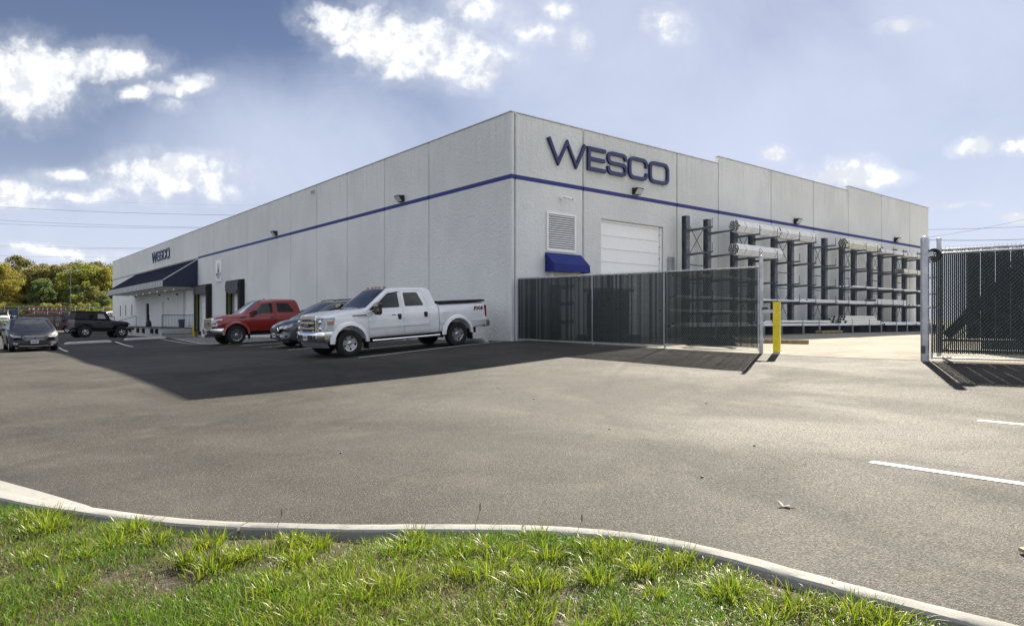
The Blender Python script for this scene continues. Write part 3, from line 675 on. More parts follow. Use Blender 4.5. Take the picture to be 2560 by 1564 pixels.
# dock doors with their foam seals and curtains
for k, (a, b, s0, s1) in enumerate(((29.2, 31.95, 29.07, 32.1), (37.0, 40.2, 36.8, 40.55))):
    d = leaf('dock_door', a, b, .95, 4.0, 'joint', .2)
    for i in range(6): MB().box(.13, .19, a+.02, b-.02, .97+i*.505, .97+i*.505+.49).build('door_section', M['door_white'], d)
    se = MB().box(-.36, -.002, s0, s0+.42, .62, 4.22).build('dock_seal', M['black'], wh)
    MB().box(-.36, -.002, s1-.30, s1, .62, 4.22).build('side_pad', M['black'], se)
    MB().hexa([(-.38, s0, 4.225), (-.002, s0, 4.225), (-.002, s1, 4.225), (-.38, s1, 4.225), (-.33, s0, 4.30), (-.002, s0, 4.34), (-.002, s1, 4.34), (-.33, s1, 4.30)]).build('head_frame', M['black'], se)
    # sagging head curtain
    V = []; n = 14
    for i in range(n+1):
        t = i/n; y = s0+.18+(s1-s0-.2)*t; sag = (.26*math.sin(pi*t)**.7 if k == 0 else .05*math.sin(pi*t)); dz = .03*math.sin(t*17)
        V += [(-.385-.01*math.sin(t*23), y, 4.22), (-.40-.03*math.sin(t*19+1), y, 3.98-sag*.5), (-.395-.02*math.sin(t*13), y, 3.60-sag+dz+(.15 if k == 0 else .22)*(t < .5)*0)]
    MB().add(V, [(3*i+j, 3*i+3+j, 3*i+4+j, 3*i+1+j) for i in range(n) for j in range(2)]).build('head_curtain', M['curtain'], se, smooth=60)
    MB().box(-.30, -.14, s1-.345, s1-.31, .7, 3.9).build('seal_edge', M['seal_yellow'], se)
    for y in (s0+.55, s1-.75): MB().box(-.16, -.002, y, y+.28, .30, .62).build('bumper', M['black'], wh)
# small wall fittings of the entrance bay
for y, z, s in ((47.2, 3.75, .13), (50.4, 3.45, .10), (53.9, 3.9, .12), (65.2, 4.05, .12)): MB().box(-.16, -.002, y, y+s, z, z+s).build('wall_fitting', M['blackp'], wh)
MB().box(-.02, -.003, 55.95, 56.7, 2.35, 2.8).build('wall_notice', M['white_paint'], wh)
mb = MB()
for i in range(4): mb.box(-.024, -.021, 56.05, 56.6, 2.42+i*.09, 2.45+i*.09)
# metal canopy over the entrance dock
cp = thing('canopy', 'long dark navy standing-seam canopy over the loading platform on the left wall', 'canopy', (0, 53.5, 4.2))
YA, YB, PX = 40.8, 65.9, 2.62
zt, zf, zb = 6.52, 4.72, 4.20
for i in range(63):
    ya = YA+(YB-YA)*i/63; yb = YA+(YB-YA)*(i+1)/63
    mb = MB(); mb.add([(-.01, ya, zt), (-PX, ya, zf), (-PX, yb-.012, zf), (-.01, yb-.012, zt), (-.01, ya, zt-.03), (-PX, ya, zf-.03), (-PX, yb-.012, zf-.03), (-.01, yb-.012, zt-.03)], [(0,1,2,3),(7,6,5,4),(0,4,5,1),(1,5,6,2),(2,6,7,3),(3,7,4,0)])
    mb.beam((-.01, ya+.01, zt+.015), (-PX, ya+.01, zf+.015), .025, .035)
    mb.build('roof_sheet', M['navy_metal'], cp)
nf = 42
for i in range(nf):
    ya = YA+(YB-YA)*i/nf; w_ = (YB-YA)/nf
    MB().box(-PX-.05, -PX-.008, ya+.005, ya+w_*.52, zb, zf-.005).build('fascia_rib', M['coping'], cp)
MB().box(-PX-.006, -PX+.05, YA, YB, zb, zf-.03).build('fascia', M['navy_metal'], cp)
for y0, yy in ((YA, YA-.03), (YB, YB+.03)):
    mb = MB(); mb.prism([(-.012, zb), (-PX, zb), (-PX, zf-.035), (-.012, zt-.035)], min(y0, yy), max(y0, yy), 'y'); mb.build('gable_end', M['navy_metal'], cp)
    for q in (.16, .36, .56, .76, .93):
        x = -PX*(1-q)
        MB().beam((x, yy, zb+.01), (x, yy, zf+(zt-zf)*q-.05), .03, .03).build('seam', M['navy_metal'], cp)
MB().beam((-PX, YA-.05, zf), (-.02, YA-.05, zt), .05, .07).build('edge_trim', M['coping'], cp)
MB().box(-PX+.06, -.01, YA+.01, YB-.01, zb, zb+.02).build('soffit', M['white_paint'], cp)
for i in range(7):
    y = 43.6+i*3.0
    l_ = MB().box(-1.35, -1.25, y-.55, y+.55, zb-.09, zb-.002).build('soffit_light', M['white_trim'], cp)
    MB().lathe([(0, -.05), (.04, -.045), (.055, 0), (.04, .03), (0, .035)], 12, 'z', (-1.30, y-.5, zb-.14)).build('bulb', M['glow'], l_)
# loading platform
pf = thing('loading_platform', 'raised concrete loading platform with black bumpers under the canopy', 'platform', (-1.3, 49, .0))
MB().box(-2.66, -.01, 40.95, 66.0, -.4, .84).build('platform_body', M['plat'], pf)
MB().box(-2.72, -.01, 40.93, 66.0, .845, .90).build('deck_edge', M['joint'], pf)
for y in (42.2, 43.9, 47.2, 49.5, 53.0, 57.0): MB().box(-2.84, -2.665, y, y+.4, .40, .80).build('dock_bumper', M['black'], pf)
MB().box(-2.70, -.02, 40.90, 40.945, .40, .42).build('edge_angle', M['joint'], pf)
def railing(name, label, p0, p1, h, m, n, slope=0.0, solid=False, w=.035):
    p0 = Vector(p0); p1 = Vector(p1); r = thing(name, label, 'railing', tuple(p0))
    up = Vector((0, 0, h))
    MB().tube(p0+up, p1+up, w*.8, 8).build('top_rail', M[m], r)
    MB().tube(p0+Vector((0, 0, .1)), p1+Vector((0, 0, .1)), w*.5, 8).build('bottom_rail', M[m], r)
    for q in (p0, p1): MB().tube(q, q+up, w*.8, 8).build('post', M[m], r)
    for i in range(1, n):
        q = p0.lerp(p1, i/n); MB().tube(q+Vector((0, 0, .1)), q+up, w*.3, 6).build('baluster', M[m], r)
    return r
railing('dock_railing', 'dark blue barred railing along the near end of the loading platform', (-2.62, 41.02, .9), (-.12, 41.02, .9), 1.02, 'rail_blue', 22)
railing('stair_railing', 'blue barred railing sloping beside the steps at the far end of the platform', (-3.9, 66.5, .25), (-2.7, 61.5, .9), 1.0, 'rail_blue', 18)
railing('ramp_railing', 'short blue railing behind the dark open car, left of the sloping one', (-4.4, 71.5, .2), (-3.9, 70.2, .2), 1.05, 'rail_blue', 6)
hr = thing('handrail', 'thin blue handrail rising towards the glass entrance door', 'handrail', (-2.6, 61.0, .9))
MB().path([(-2.62, 61.2, 1.35), (-2.0, 58.0, 1.75), (-1.0, 53.6, 2.35)][:2]+[(-1.6, 56.6, 1.95)], .03, 8).tube((-1.6, 56.6, 1.95), (-1.6, 56.6, .9), .025, 8).tube((-2.62, 61.2, 1.35), (-2.62, 61.2, .9), .025, 8).build('rail', M['rail_blue'], hr)
ur = thing('cigarette_urn', 'black bottle-shaped cigarette urn on the loading platform', 'ashtray', (-1.1, 53.6, .9))
MB().lathe([(0, 0), (.26, 0), (.27, .05), (.25, .38), (.20, .52), (.09, .62), (.075, .95), (.09, .98), (.09, 1.08), (.05, 1.12), (0, 1.12)], 18, 'z', (-1.1, 53.6, .9)).build('body', M['blackp'], ur, smooth=40)
MB().box(-1.20, -1.18, 53.55, 53.65, 1.90, 1.96).build('slot', M['joint'], ur)
tb = thing('waste_bin', 'grey waste bin behind the dock railing', 'bin', (-.5, 43.9, .9))
MB().lathe([(0, 0), (.22, 0), (.26, .6), (.27, .62), (.27, .66), (0, .70)], 16, 'z', (-.5, 43.9, .9)).build('body', M['curtain'], tb, smooth=40)
MB().box(-.72, -.70, 43.8, 44.0, 1.40, 1.46).build('flap', M['black'], tb)
# white panel sign with tower emblem between the dock doors
sg = thing('wall_sign', 'white upright panel sign with grey tower emblem between the two dock doors', 'sign', (-.03, 34.9, 4.4))
MB().box(-.06, -.006, 34.22, 35.63, 4.40, 6.06).build('sign_board', M['sign_white'], sg, bevel=.01)
mb = MB(); Y = lambda a: 35.63-a
def sbox(a0, a1, z0, z1): mb.box(-.068, -.0605, Y(a1), Y(a0), z0, z1)
sbox(.52, .56, 5.12, 5.72); sbox(.92, .96, 5.12, 5.72); sbox(.52, .96, 5.72, 5.75); sbox(.60, .88, 5.12, 5.22); sbox(.64, .84, 5.22, 5.30)
for k_ in range(4): sbox(.66+.02*k_, .70+.02*k_, 5.30, 5.42+.08*k_)
mb.build('emblem', M['navy'], sg)
def text_mesh(txt, size, ext=.004, bold=0.0):
    cu = bpy.data.curves.new('lettering', 'FONT'); cu.body = txt; cu.size = size; cu.extrude = ext; cu.align_x = 'CENTER'; cu.align_y = 'CENTER'; cu.offset = bold; cu.resolution_u = 3
    o = bpy.data.objects.new('lettering', cu); COL.objects.link(o); bpy.context.view_layer.update()
    me = bpy.data.meshes.new_from_object(o.evaluated_get(bpy.context.evaluated_depsgraph_get())); bpy.data.objects.remove(o); bpy.data.curves.remove(cu); return me
def put_text(txt, size, m, mx, parent, name='lettering', ext=.004, bold=0.0, sx=1.0):
    me = text_mesh(txt, size, ext, bold); me.name = name; me.materials.clear(); me.materials.append(m)
    root = parent
    while root.parent is not None: root = root.parent
    me.transform(ROOTM.get(root.name, Matrix()) @ mx @ Matrix.Diagonal((sx, 1, 1, 1)))
    o = bpy.data.objects.new(name, me); COL.objects.link(o); o.parent = parent; return o
FACE_L = Matrix(((0, 0, -1, 0), (-1, 0, 0, 0), (0, 1, 0, 0), (0, 0, 0, 1)))     # text lying on the left wall, read from outside
FACE_R = Matrix(((1, 0, 0, 0), (0, 0, -1, 0), (0, 1, 0, 0), (0, 0, 0, 1)))
put_text('WESCO', .36, M['navy'], Matrix.Translation((-.066, 34.9, 4.93)) @ FACE_L, sg)
for k_, (zz_, ww) in enumerate(((4.73, .8), (4.65, .6))): MB().box(-.066, -.0605, 34.9-ww/2, 34.9+ww/2, zz_, zz_+.035).build('text_line', M['curtain'], sg)

# raised sign letters, drawn as strokes of constant width
def stroke_letter(paths, hw, depth, place, name, parent, m):
    mb = MB()
    for pts, closed in paths:
        n = len(pts); L, R = [], []
        for i in range(n):
            p = Vector(pts[i]); a = Vector(pts[(i-1) % n]) if (closed or i > 0) else None; b = Vector(pts[(i+1) % n]) if (closed or i < n-1) else None
            d1 = (p-a).normalized() if a is not None else None; d2 = (b-p).normalized() if b is not None else None
            d = ((d1+d2) if (d1 is not None and d2 is not None) else (d1 or d2)).normalized(); nrm = Vector((-d.y, d.x))
            k = 1.0
            if d1 is not None and d2 is not None: k = min(1/max(.35, nrm.dot(Vector((-d1.y, d1.x)))), 1.5)
            L.append(p+nrm*hw*k); R.append(p-nrm*hw*k)
        vs = []
        for i in range(n):
            for q in (L[i], R[i]):
                for dep in (0, depth): vs.append(place(q.x, q.y, dep))
        fs = []; m_ = n if closed else n-1
        for i in range(m_):
            a = 4*i; b = 4*((i+1) % n)
            fs += [(a+1, b+1, b+3, a+3), (a, a+2, b+2, b), (a, b, b+1, a+1), (a+2, a+3, b+3, b+2)]
        if not closed: fs += [(0, 1, 3, 2), (4*(n-1), 4*(n-1)+2, 4*(n-1)+3, 4*(n-1)+1)]
        mb.add(vs, fs)
    return mb.build(name, M[m], parent)
def rrect(x0, x1, y0, y1, r, start=0, n=6):
    pts = []
    for cx, cy, a0 in ((x1-r, y1-r, 0), (x0+r, y1-r, 90), (x0+r, y0+r, 180), (x1-r, y0+r, 270)):
        for i in range(n+1): a = radians(a0+90*i/n); pts.append((cx+r*cos(a), cy+r*sin(a)))
    return pts
def letters(W, H, s):
    """strokes for W E S C O in a box W x H with half stroke s (squared extended grotesque)"""
    r = min(W, H)*.25
    def arc(cx, cy, a0, a1, n=6): return [(cx+r*cos(radians(a0+(a1-a0)*i/n)), cy+r*sin(radians(a0+(a1-a0)*i/n))) for i in range(n+1)]
    x0, x1, y0, y1 = s, W-s, s, H-s; ym = H*.5; rs = (y1-ym)*.5
    def arc2(cx, cy, rr, a0, a1, n=6): return [(cx+rr*cos(radians(a0+(a1-a0)*i/n)), cy+rr*sin(radians(a0+(a1-a0)*i/n))) for i in range(n+1)]
    C = [(x1, H*.60)]+arc(x1-r, y1-r, 0, 90)+arc(x0+r, y1-r, 90, 180)+arc(x0+r, y0+r, 180, 270)+arc(x1-r, y0+r, 270, 360)+[(x1, H*.36)]
    O = rrect(x0, x1, y0, y1, r)
    S = [(x1, y1-rs*1.05)]+arc2(x1-rs, y1-rs, rs, 5, 90)+arc2(x0+rs, y1-rs, rs, 90, 270)+arc2(x1-rs, y0+rs, rs, 90, -90)+arc2(x0+rs, y0+rs, rs, 270, 180)+[(x0, y0+rs*1.25)]
    return C, O, S
def sign_letters(root, spans, z0, z1, s, depth, place, m):
    H = z1-z0
    for ch, (a, b) in zip('WESCO', spans):
        W = b-a; C, O, S = letters(W, H, s)
        if ch == 'W': P = [([(s*.9, H), (W*.27, 0+s*.6), (W*.5, H-s*.6), (W*.73, s*.6), (W-s*.9, H)], False)]
        elif ch == 'E': P = [([(W, H-s), (s, H-s), (s, s), (W, s)], False), ([(2*s, H/2), (W*.95, H/2)], False)]
        elif ch == 'S': P = [(S, False)]
        elif ch == 'C': P = [(C, False)]
        else: P = [(O, True)]
        stroke_letter(P, s, depth, lambda u, v, d, a=a: place(a+u, z0+v, d), 'letter', root, m)
s1 = thing('building_sign', 'large raised navy WESCO letters near the top of the right wall', 'sign', (5.3, -.06, 7.36))
sign_letters(s1, [(1.69, 3.75), (3.83, 4.86), (4.95, 6.16), (6.26, 7.49), (7.59, 8.92)], 7.37, 8.31, .072, .10, lambda u, z, d: (u, -.012-d, z), 'navy')
s2 = thing('building_sign', 'smaller raised navy WESCO letters on the parapet above the canopy', 'sign', (-.06, 53.6, 7.3))
sign_letters(s2, [(.0, 1.9), (2.05, 3.1), (3.3, 4.4), (4.6, 5.7), (5.9, 7.2)], 7.3, 8.26, .085, .07, lambda u, z, d: (-.012-d, 57.3-u, z), 'navy')
MB().lathe([(0, -.17), (.05, -.17), (.05, -.12), (0, -.12)], 10, 'x', (0, 49.85, 8.2)).build('trademark_dot', M['navy'], s2)
# wall pack lights
def wall_light(side, u, z, label):
    loc = (-.01, u, z) if side == 'L' else (u, -.01, z)
    r = thing('wall_light', label, 'light', loc, 0 if side == 'R' else -pi/2, 'black wall pack lights on the blue stripe')
    mb = MB(); mb.prism([(-.001, -.13), (-.001, .15), (-.30, .13), (-.30, .09), (-.12, -.13)], -.20, .20, 'x')
    mb.build('housing', M['blackp'], r, local=True)
    MB().hexa([(-.19, -.145, -.115), (.19, -.145, -.115), (.19, -.13, -.12), (-.19, -.13, -.12), (-.19, -.315, .085), (.19, -.315, .085), (.19, -.295, .085), (-.19, -.295, .085)]).build('lens', M['lens'], r, local=True)
    MB().box(-.14, .14, -.20, -.19, -.02, .0).build('hinge', M['galv'], r, local=True)
    return r
for a in (('L', 7.69, 6.86, 'black wall light nearest the corner on the left wall'), ('L', 23.09, 6.86, 'black wall light farther along the left wall, left of the nearest one'),
          ('R', 6.76, 6.86, 'black wall light under the large letters on the right wall'), ('R', 20.0, 6.84, 'black wall light above the middle of the racks'), ('R', 33.0, 6.82, 'black wall light near the far end of the right wall')): wall_light(*a)
# bullet camera
c_ = thing('security_camera', 'small white bullet camera above the louvred vent', 'camera', (2.5, 0, 6.1))
MB().tube((2.45, -.003, 6.12), (2.45, -.07, 6.12), .085, 14).build('mount', M['white_trim'], c_)
MB().path([(2.45, -.07, 6.12), (2.50, -.16, 6.10)], .022, 8).build('arm', M['white_trim'], c_)
MB().tube((2.44, -.17, 6.14), (2.76, -.30, 6.06), .052, 12).build('body', M['white_trim'], c_)
MB().tube((2.761, -.301, 6.06), (2.78, -.309, 6.055), .045, 12).build('lens', M['glass'], c_)
for k_, (y, z) in enumerate(((16.6+.9, 8.62),)):
    f_ = thing('overflow_scupper', 'small pale overflow scupper just under the left parapet', 'vent', (-.02, y, z)); MB().box(-.05, -.003, y-.28, y+.28, z-.05, z+.09).build('lip', M['coping'], f_); MB().box(-.055, -.051, y-.2, y+.2, z-.02, z+.06).build('opening', M['wood'], f_)
# small fabric awning below the vent
aw = thing('fabric_awning', 'small bright blue fabric awning below the louvred vent', 'awning', (2.6, -.3, 3.3))
P = [(-.01, 3.99), (-.50, 3.55), (-.53, 3.27), (-.515, 3.27), (-.485, 3.545), (-.01, 3.965)]
MB().prism(P, 1.63, 3.52, 'x').build('canvas', M['fabric_blue'], aw)
for x in (1.63, 3.505): MB().prism([(-.01, 3.26), (-.01, 3.985), (-.50, 3.545), (-.528, 3.26)], x-.002, x+.014, 'x').build('side_panel', M['fabric_blue'], aw)
MB().box(1.66, 3.49, -.50, -.02, 3.30, 3.31).build('underside', M['wood'], aw)
bx = thing('heater_box', 'pale slotted box on the wall just under the blue awning', 'vent', (2.5, -.1, 3.1)); MB().box(1.85, 3.1, -.16, -.004, 3.03, 3.24).build('case', M['white_trim'], bx)
for k_ in range(4): MB().box(1.9, 3.05, -.168, -.161, 3.06+k_*.045, 3.075+k_*.045).build('slot', M['curtain'], bx)
# grey junction box right of the overhead door
jb = thing('junction_box', 'grey electrical box on the wall left of the first rack post', 'electrical box', (8.95, -.1, 3.7)); MB().box(8.92, 9.22, -.16, -.004, 3.55, 4.25).build('case', M['galv'], jb, bevel=.01); MB().box(8.95, 9.19, -.172, -.161, 3.6, 4.2).build('lid', M['galv'], jb)

# ================================================================== FENCES AND GATE
def chain_panel(root, p0, p1, zb0, zb1, H, out, pitch=.036, slat_w=.0278, wires=True, slat_lo=.10, posts=(0, 1), rail_r=.024, seg_name='slats', drop=None):
    """chain-link panel woven with vertical privacy slats, from p0 to p1 (plan), bottoms zb0 / zb1; out = unit vector towards the viewer side"""
    p0 = Vector(p0); p1 = Vector(p1); L = (p1-p0).length; d = (p1-p0)/L; out = Vector((out[0], out[1])).normalized()
    def W(s, h, o=0.0): q = p0+d*s+out*o; return (q.x, q.y, zb0+(zb1-zb0)*s/L+h)
    mb = MB(); n = int(L/pitch)
    rs = random.Random(3)
    for i in range(n):
        s = (i+.5)*pitch
        if drop and drop(s, rs): continue
        tw = rs.uniform(-.0025, .0025); lo = slat_lo+rs.uniform(-.006, .006); a = s-slat_w/2; b = s+slat_w/2; hi = H-.055+rs.uniform(-.008, .004)
        vs = [W(a, lo, tw-.003), W(b, lo, -tw-.003), W(b, lo, -tw+.003), W(a, lo, tw+.003), W(a, hi, tw-.003), W(b, hi, -tw-.003), W(b, hi, -tw+.003), W(a, hi, tw+.003)]
        mb.hexa(vs)
    mb.build('privacy_slats', M['slat'], root)['kind'] = 'stuff'
    mb = MB(); dp = 2*pitch; hd = .080; slope = hd/dp; r = .0026
    def wire(s0, h0, s1, h1, o):
        A = Vector(W(s0, h0, o)); B = Vector(W(s1, h1, o)); t = (B-A).normalized(); u = Vector((out.x, out.y, 0)); v = t.cross(u)
        pts = [A+u*r, A-u*r*.5+v*r*.87, A-u*r*.5-v*r*.87, B+u*r, B-u*r*.5+v*r*.87, B-u*r*.5-v*r*.87]
        mb.add(pts, [(0, 1, 4, 3), (1, 2, 5, 4), (2, 0, 3, 5)])
    k = -int(H/hd)-1
    while k*dp < L:
        for sg, o in ((1, .0075), (-1, -.0075)):
            s0 = k*dp; h0 = 0; s1 = s0+H/slope; h1 = H
            if s0 < 0: h0 = -s0*slope; s0 = 0
            if s1 > L: h1 = h0+(L-s0)*slope; s1 = L
            if s1 > s0+1e-3:
                if sg == 1: wire(s0, h0, s1, h1, o)
                else: wire(L-s0, h0, L-s1, h1, o)
        k += 1
    for i in range(int(L/dp)):            # twisted barbs above the top rail
        s = (i+.5)*dp; wire(s-.010, H-.02, s+.009, H+.034, .004); wire(s+.010, H-.02, s-.009, H+.034, -.004)
    mb.build('chain_link_mesh', M['wire'], root)['kind'] = 'stuff'
    MB().tube(W(0, H-.03, -.018), W(L, H-.03, -.018), rail_r, 10).build('top_rail', M['galv'], root, smooth=50)
    return W, L
OUT = (-1, 0, 0)
lg = thing('fence', 'long galvanised chain-link fence with dark green slats running from the warehouse corner', 'fence', (.6, -4.7, .6))
FP = [(.28, -.07), (.62, -3.43), (.80, -6.20), (.91, -9.22)]
FZ = [.72, .68, .645, .605]
for i in range(3):
    W_, L_ = chain_panel(lg, FP[i], FP[i+1], FZ[i], FZ[i+1], 2.255, OUT, slat_lo=.06 if i < 2 else .10)
    MB().tube(W_(.02, .02, -.02), W_(L_-.02, .02, -.02), .012, 8).build('bottom_rail', M['galv'], lg, smooth=50)
for i, (x, y) in enumerate(FP[:3]):
    MB().tube((x+.035, y, g(x, y)-.05), (x+.035, y, FZ[i]+2.24), .030 if i else .036, 10).build('post', M['galv'], lg, smooth=50)
    MB().box(x-.012, x-.006, y-.016, y+.016, FZ[i]+.02, FZ[i]+2.2).build('tension_bar', M['galv'], lg)
x, y = FP[3]
MB().tube((x, y-.05, g(x, y)-.05), (x, y-.05, g(x, y)+2.52), .050, 14).build('gate_post', M['galv'], lg, smooth=50)
MB().lathe([(.055, -.03), (.055, .0), (.045, .03), (0, .05)], 14, 'z', (x, y-.05, g(x, y)+2.52)).build('post_cap', M['galv'], lg, smooth=50)
MB().box(x-.03, x-.02, y+.01, y+.03, FZ[3]+.02, FZ[3]+2.24).build('tension_bar', M['galv'], lg)
for k in range(6): MB().lathe([(.054, 0), (.058, .0), (.058, .03), (.054, .03)], 14, 'z', (x, y-.05, FZ[3]+.3+k*.37)).build('post_band', M['galv'], lg)
MB().box(x-.03, x+.01, y-.42, y-.1, FZ[3]+1.02, FZ[3]+1.10).build('latch', M['galv'], lg)
MB().box(x-.035, x+.015, y-.25, y-.1, FZ[3]+1.11, FZ[3]+1.16).build('latch_pin', M['blackp'], lg)
# right-hand gate: big post, leaf in front, second leaf folded behind it
GP = Vector((.64, -13.27)); GQ = Vector((1.36, -17.2)); gb = .60
gt = thing('sliding_gate', 'chain-link sliding gate with dark green slats right of the gateway', 'gate', (GP.x, GP.y, .55))
W_, L_ = chain_panel(gt, (GP.x+.02, GP.y-.12), tuple(GQ), gb+.0, gb+.0, 2.27, OUT, slat_lo=.13, rail_r=.026)
MB().tube(W_(0, .03, -.02), W_(L_, .03, -.02), .018, 8).build('bottom_rail', M['galv'], gt, smooth=50)
MB().tube(W_(.0, .0, -.02), W_(.0, 2.25, -.02), .024, 10).build('end_upright', M['galv'], gt, smooth=50)
MB().tube(W_(2.1, .0, -.03), W_(2.1, 2.25, -.03), .02, 10).build('mid_upright', M['galv'], gt, smooth=50)
MB().tube(W_(.1, .1, -.05), W_(2.1, 2.2, -.05), .010, 6).build('truss_rod', M['galv'], gt)
for i, h in enumerate((.10, .42, .78, 1.12, 1.47, 1.82, 2.14)):
    A = W_(.02, h, .012); MB().tube((GP.x-.075, GP.y-.01, A[2]), (A[0]-.02, A[1], A[2]), .007, 6).build('tie_wire', M['white_trim'], gt)
gpst = thing('gate_post', 'thick galvanised gate post with domed cap right of the gateway', 'post', (GP.x, GP.y, .5))
MB().tube((GP.x, GP.y, .40), (GP.x, GP.y, 3.14), .083, 20).build('pipe', M['galv'], gpst, smooth=50)
MB().lathe([(.087, -.04), (.088, .0), (.078, .05), (.05, .085), (0, .10)], 18, 'z', (GP.x, GP.y, 3.14)).build('dome_cap', M['galv'], gpst, smooth=50)
for z in (2.66, 2.74, 2.86): MB().lathe([(.084, 0), (.092, 0), (.092, .035), (.084, .035)], 18, 'z', (GP.x, GP.y, z)).build('clamp_ring', M['galv'], gpst)
MB().lathe([(.05, -.015), (.135, -.03), (.135, .03), (.05, .015)], 16, 'x', (GP.x+.03, GP.y-.17, 2.82)).build('guide_roller', M['blackp'], gpst, smooth=40)
MB().beam((GP.x-.02, GP.y, 2.82), (GP.x-.02, GP.y-.18, 2.84), .05, .10).build('roller_bracket', M['galv'], gpst)
MB().box(GP.x-.12, GP.x-.085, GP.y-.04, GP.y+.04, .72, .88).build('hinge_plate', M['joint'], gpst)
GP2 = Vector((2.0, -13.08))
p2 = thing('support_post', 'thinner round steel post standing just behind the thick gate post', 'post', (GP2.x, GP2.y, .5))
MB().tube((GP2.x, GP2.y, .45), (GP2.x, GP2.y, 3.30), .048, 16).build('pipe', M['galv'], p2, smooth=50)
MB().lathe([(.054, -.02), (.054, .01), (0, .02)], 16, 'z', (GP2.x, GP2.y, 3.30)).build('flat_cap', M['galv'], p2)
g2 = thing('inner_gate_leaf', 'second slatted chain-link leaf folded behind the right-hand gate', 'gate', (1.2, -13.4, .6))
def dropper(s, rs): return (s*37.7) % 9.1 < 1.4 or 1.62 < s < 1.86
W2, L2 = chain_panel(g2, (1.02, -13.42), (1.95, -17.2), .98, .98, 2.0, OUT, slat_lo=.06, slat_w=.024, drop=dropper)
MB().tube(W2(0, .02, -.02), W2(L2, .02, -.02), .03, 8).build('bottom_rail', M['blackp'], g2)
MB().tube(W2(.02, -.25, -.02), W2(.02, 2.0, -.02), .024, 10).build('upright', M['galv'], g2)
MB().beam(W2(.1, .1, -.08), W2(1.5, 1.7, -.08), .10, .20).build('brace', M['blackp'], g2)
MB().beam(W2(1.3, .1, -.08), W2(2.9, 1.75, -.08), .10, .26).build('brace', M['blackp'], g2)
MB().tube(W2(0, -.20, -.02), W2(L2, -.20, -.02), .028, 8).build('lower_rail', M['blackp'], g2)
# yard plant behind the fences
hp = thing('steel_skip', 'dark steel skip with sloping ends behind the right-hand gate', 'skip', (5.2, -14.6, .6))
MB().prism([(-12.9, 1.0), (-13.9, 2.75), (-19.5, 2.75), (-18.5, 1.0)], 4.3, 6.1, 'x').build('body', M['tank'], hp)
for y in (-14.0, -15.5, -17.0): MB().box(4.22, 4.295, y-.06, y+.06, 1.0, 2.74).build('rib', M['tank'], hp)
MB().box(4.25, 6.15, -19.5, -13.85, 2.755, 2.85).build('rim', M['tank'], hp); MB().box(4.5, 5.9, -18.4, -13.2, .62, .99).build('skid', M['rack'], hp)
bl = thing('bollard', 'yellow square bollard bolted to the slab at the left side of the gateway', 'bollard', (1.32, -9.48, g(1.32, -9.48)))
z0 = g(1.32, -9.48); cy, sy = cos(.35), sin(.35)
def rp(x, y): return (1.32+x*cy-y*sy, -9.48+x*sy+y*cy)
mb = MB(); mb.prism([rp(*q) for q in ((-.088, -.07), (-.07, -.088), (.07, -.088), (.088, -.07), (.088, .07), (.07, .088), (-.07, .088), (-.088, .07))], z0+.012, z0+1.33, 'z').build('post', M['yellow'], bl)
MB().prism([rp(*q) for q in ((-.17, -.17), (.17, -.17), (.17, .17), (-.17, .17))], z0-.02, z0+.012, 'z').build('base_plate', M['galv'], bl)
for a, b in ((-.13, -.13), (.13, -.13), (.13, .13), (-.13, .13)): q = rp(a, b); MB().tube((*q, z0+.012), (*q, z0+.06), .012, 6).build('anchor_bolt', M['galv'], bl)
MB().prism([rp(*q) for q in ((-.092, -.092), (.092, -.092), (.092, .092), (-.092, .092))], z0+1.33, z0+1.338, 'z').build('cap_plate', M['yellow'], bl)
b2 = thing('bollard', 'small yellow round bollard at the foot of the wall by the left dock door', 'bollard', (-.25, 40.7, g(-.25, 40.7)))
MB().tube((-.35, 40.6, .1), (-.35, 40.6, .95), .10, 14).build('post', M['yellow'], b2, smooth=50); MB().lathe([(.10, 0), (.08, .05), (0, .07)], 14, 'z', (-.35, 40.6, .95)).build('dome', M['yellow'], b2, smooth=50)
# timber beam and pallet boards on the slab
tm = thing('timber_beam', 'weathered timber beam lying on the concrete behind the yellow bollard', 'timber')
z0 = g(5.3, -7.3); MB().beam((4.75, -6.0, z0+.06), (5.60, -8.15, z0+.07), .14, .13).build('beam', M['wood'], tm, bevel=.008); MB().beam((5.02, -6.3, z0+.145), (5.42, -7.35, z0+.15), .09, .03).build('batten', M['wood'], tm)
pl = thing('timber_pile', 'pale slatted timber skid lying in front of the rack bases', 'timber')
for i in range(9):
    x = 18.3+i*.24; MB().box(x, x+.17, -2.35+.02*(i % 2), -1.98, .80, .86).build('board', M['wood'], pl)
MB().box(18.2, 20.5, -2.05, -1.97, .865, .93).build('runner', M['wood'], pl); MB().box(18.2, 20.5, -2.36, -2.28, .865, .93).build('runner', M['wood'], pl)
# things half seen through the left fence
mc = thing('generator', 'dark tall generator set seen through the slatted fence near the corner', 'machine', (2.6, -1.9, .68))
MB().box(2.1, 3.3, -2.7, -1.7, .95, 2.45).build('housing', M['tank'], mc, bevel=.03); MB().box(1.8, 3.5, -3.0, -1.5, .70, .93).build('skid', M['rack'], mc)
MB().box(2.0, 3.4, -2.8, -1.6, 2.456, 2.56).build('roof', M['rack'], mc)
for i in range(6): MB().box(2.07, 2.097, -2.6, -1.8, 1.2+i*.18, 1.28+i*.18).build('louvre', M['blackp'], mc)
tw = thing('pipe_stand', 'dark upright stand with three arms seen through the fence beside the warehouse corner', 'rack', (1.6, -.6, .69))
MB().box(1.45, 1.75, -.75, -.45, .69, 2.75).build('column', M['rack'], tw)
for z in (1.35, 2.0, 2.6): MB().beam((1.6, -.45, z), (1.6, -1.55, z+.05), .10, .12).build('arm', M['rack'], tw)
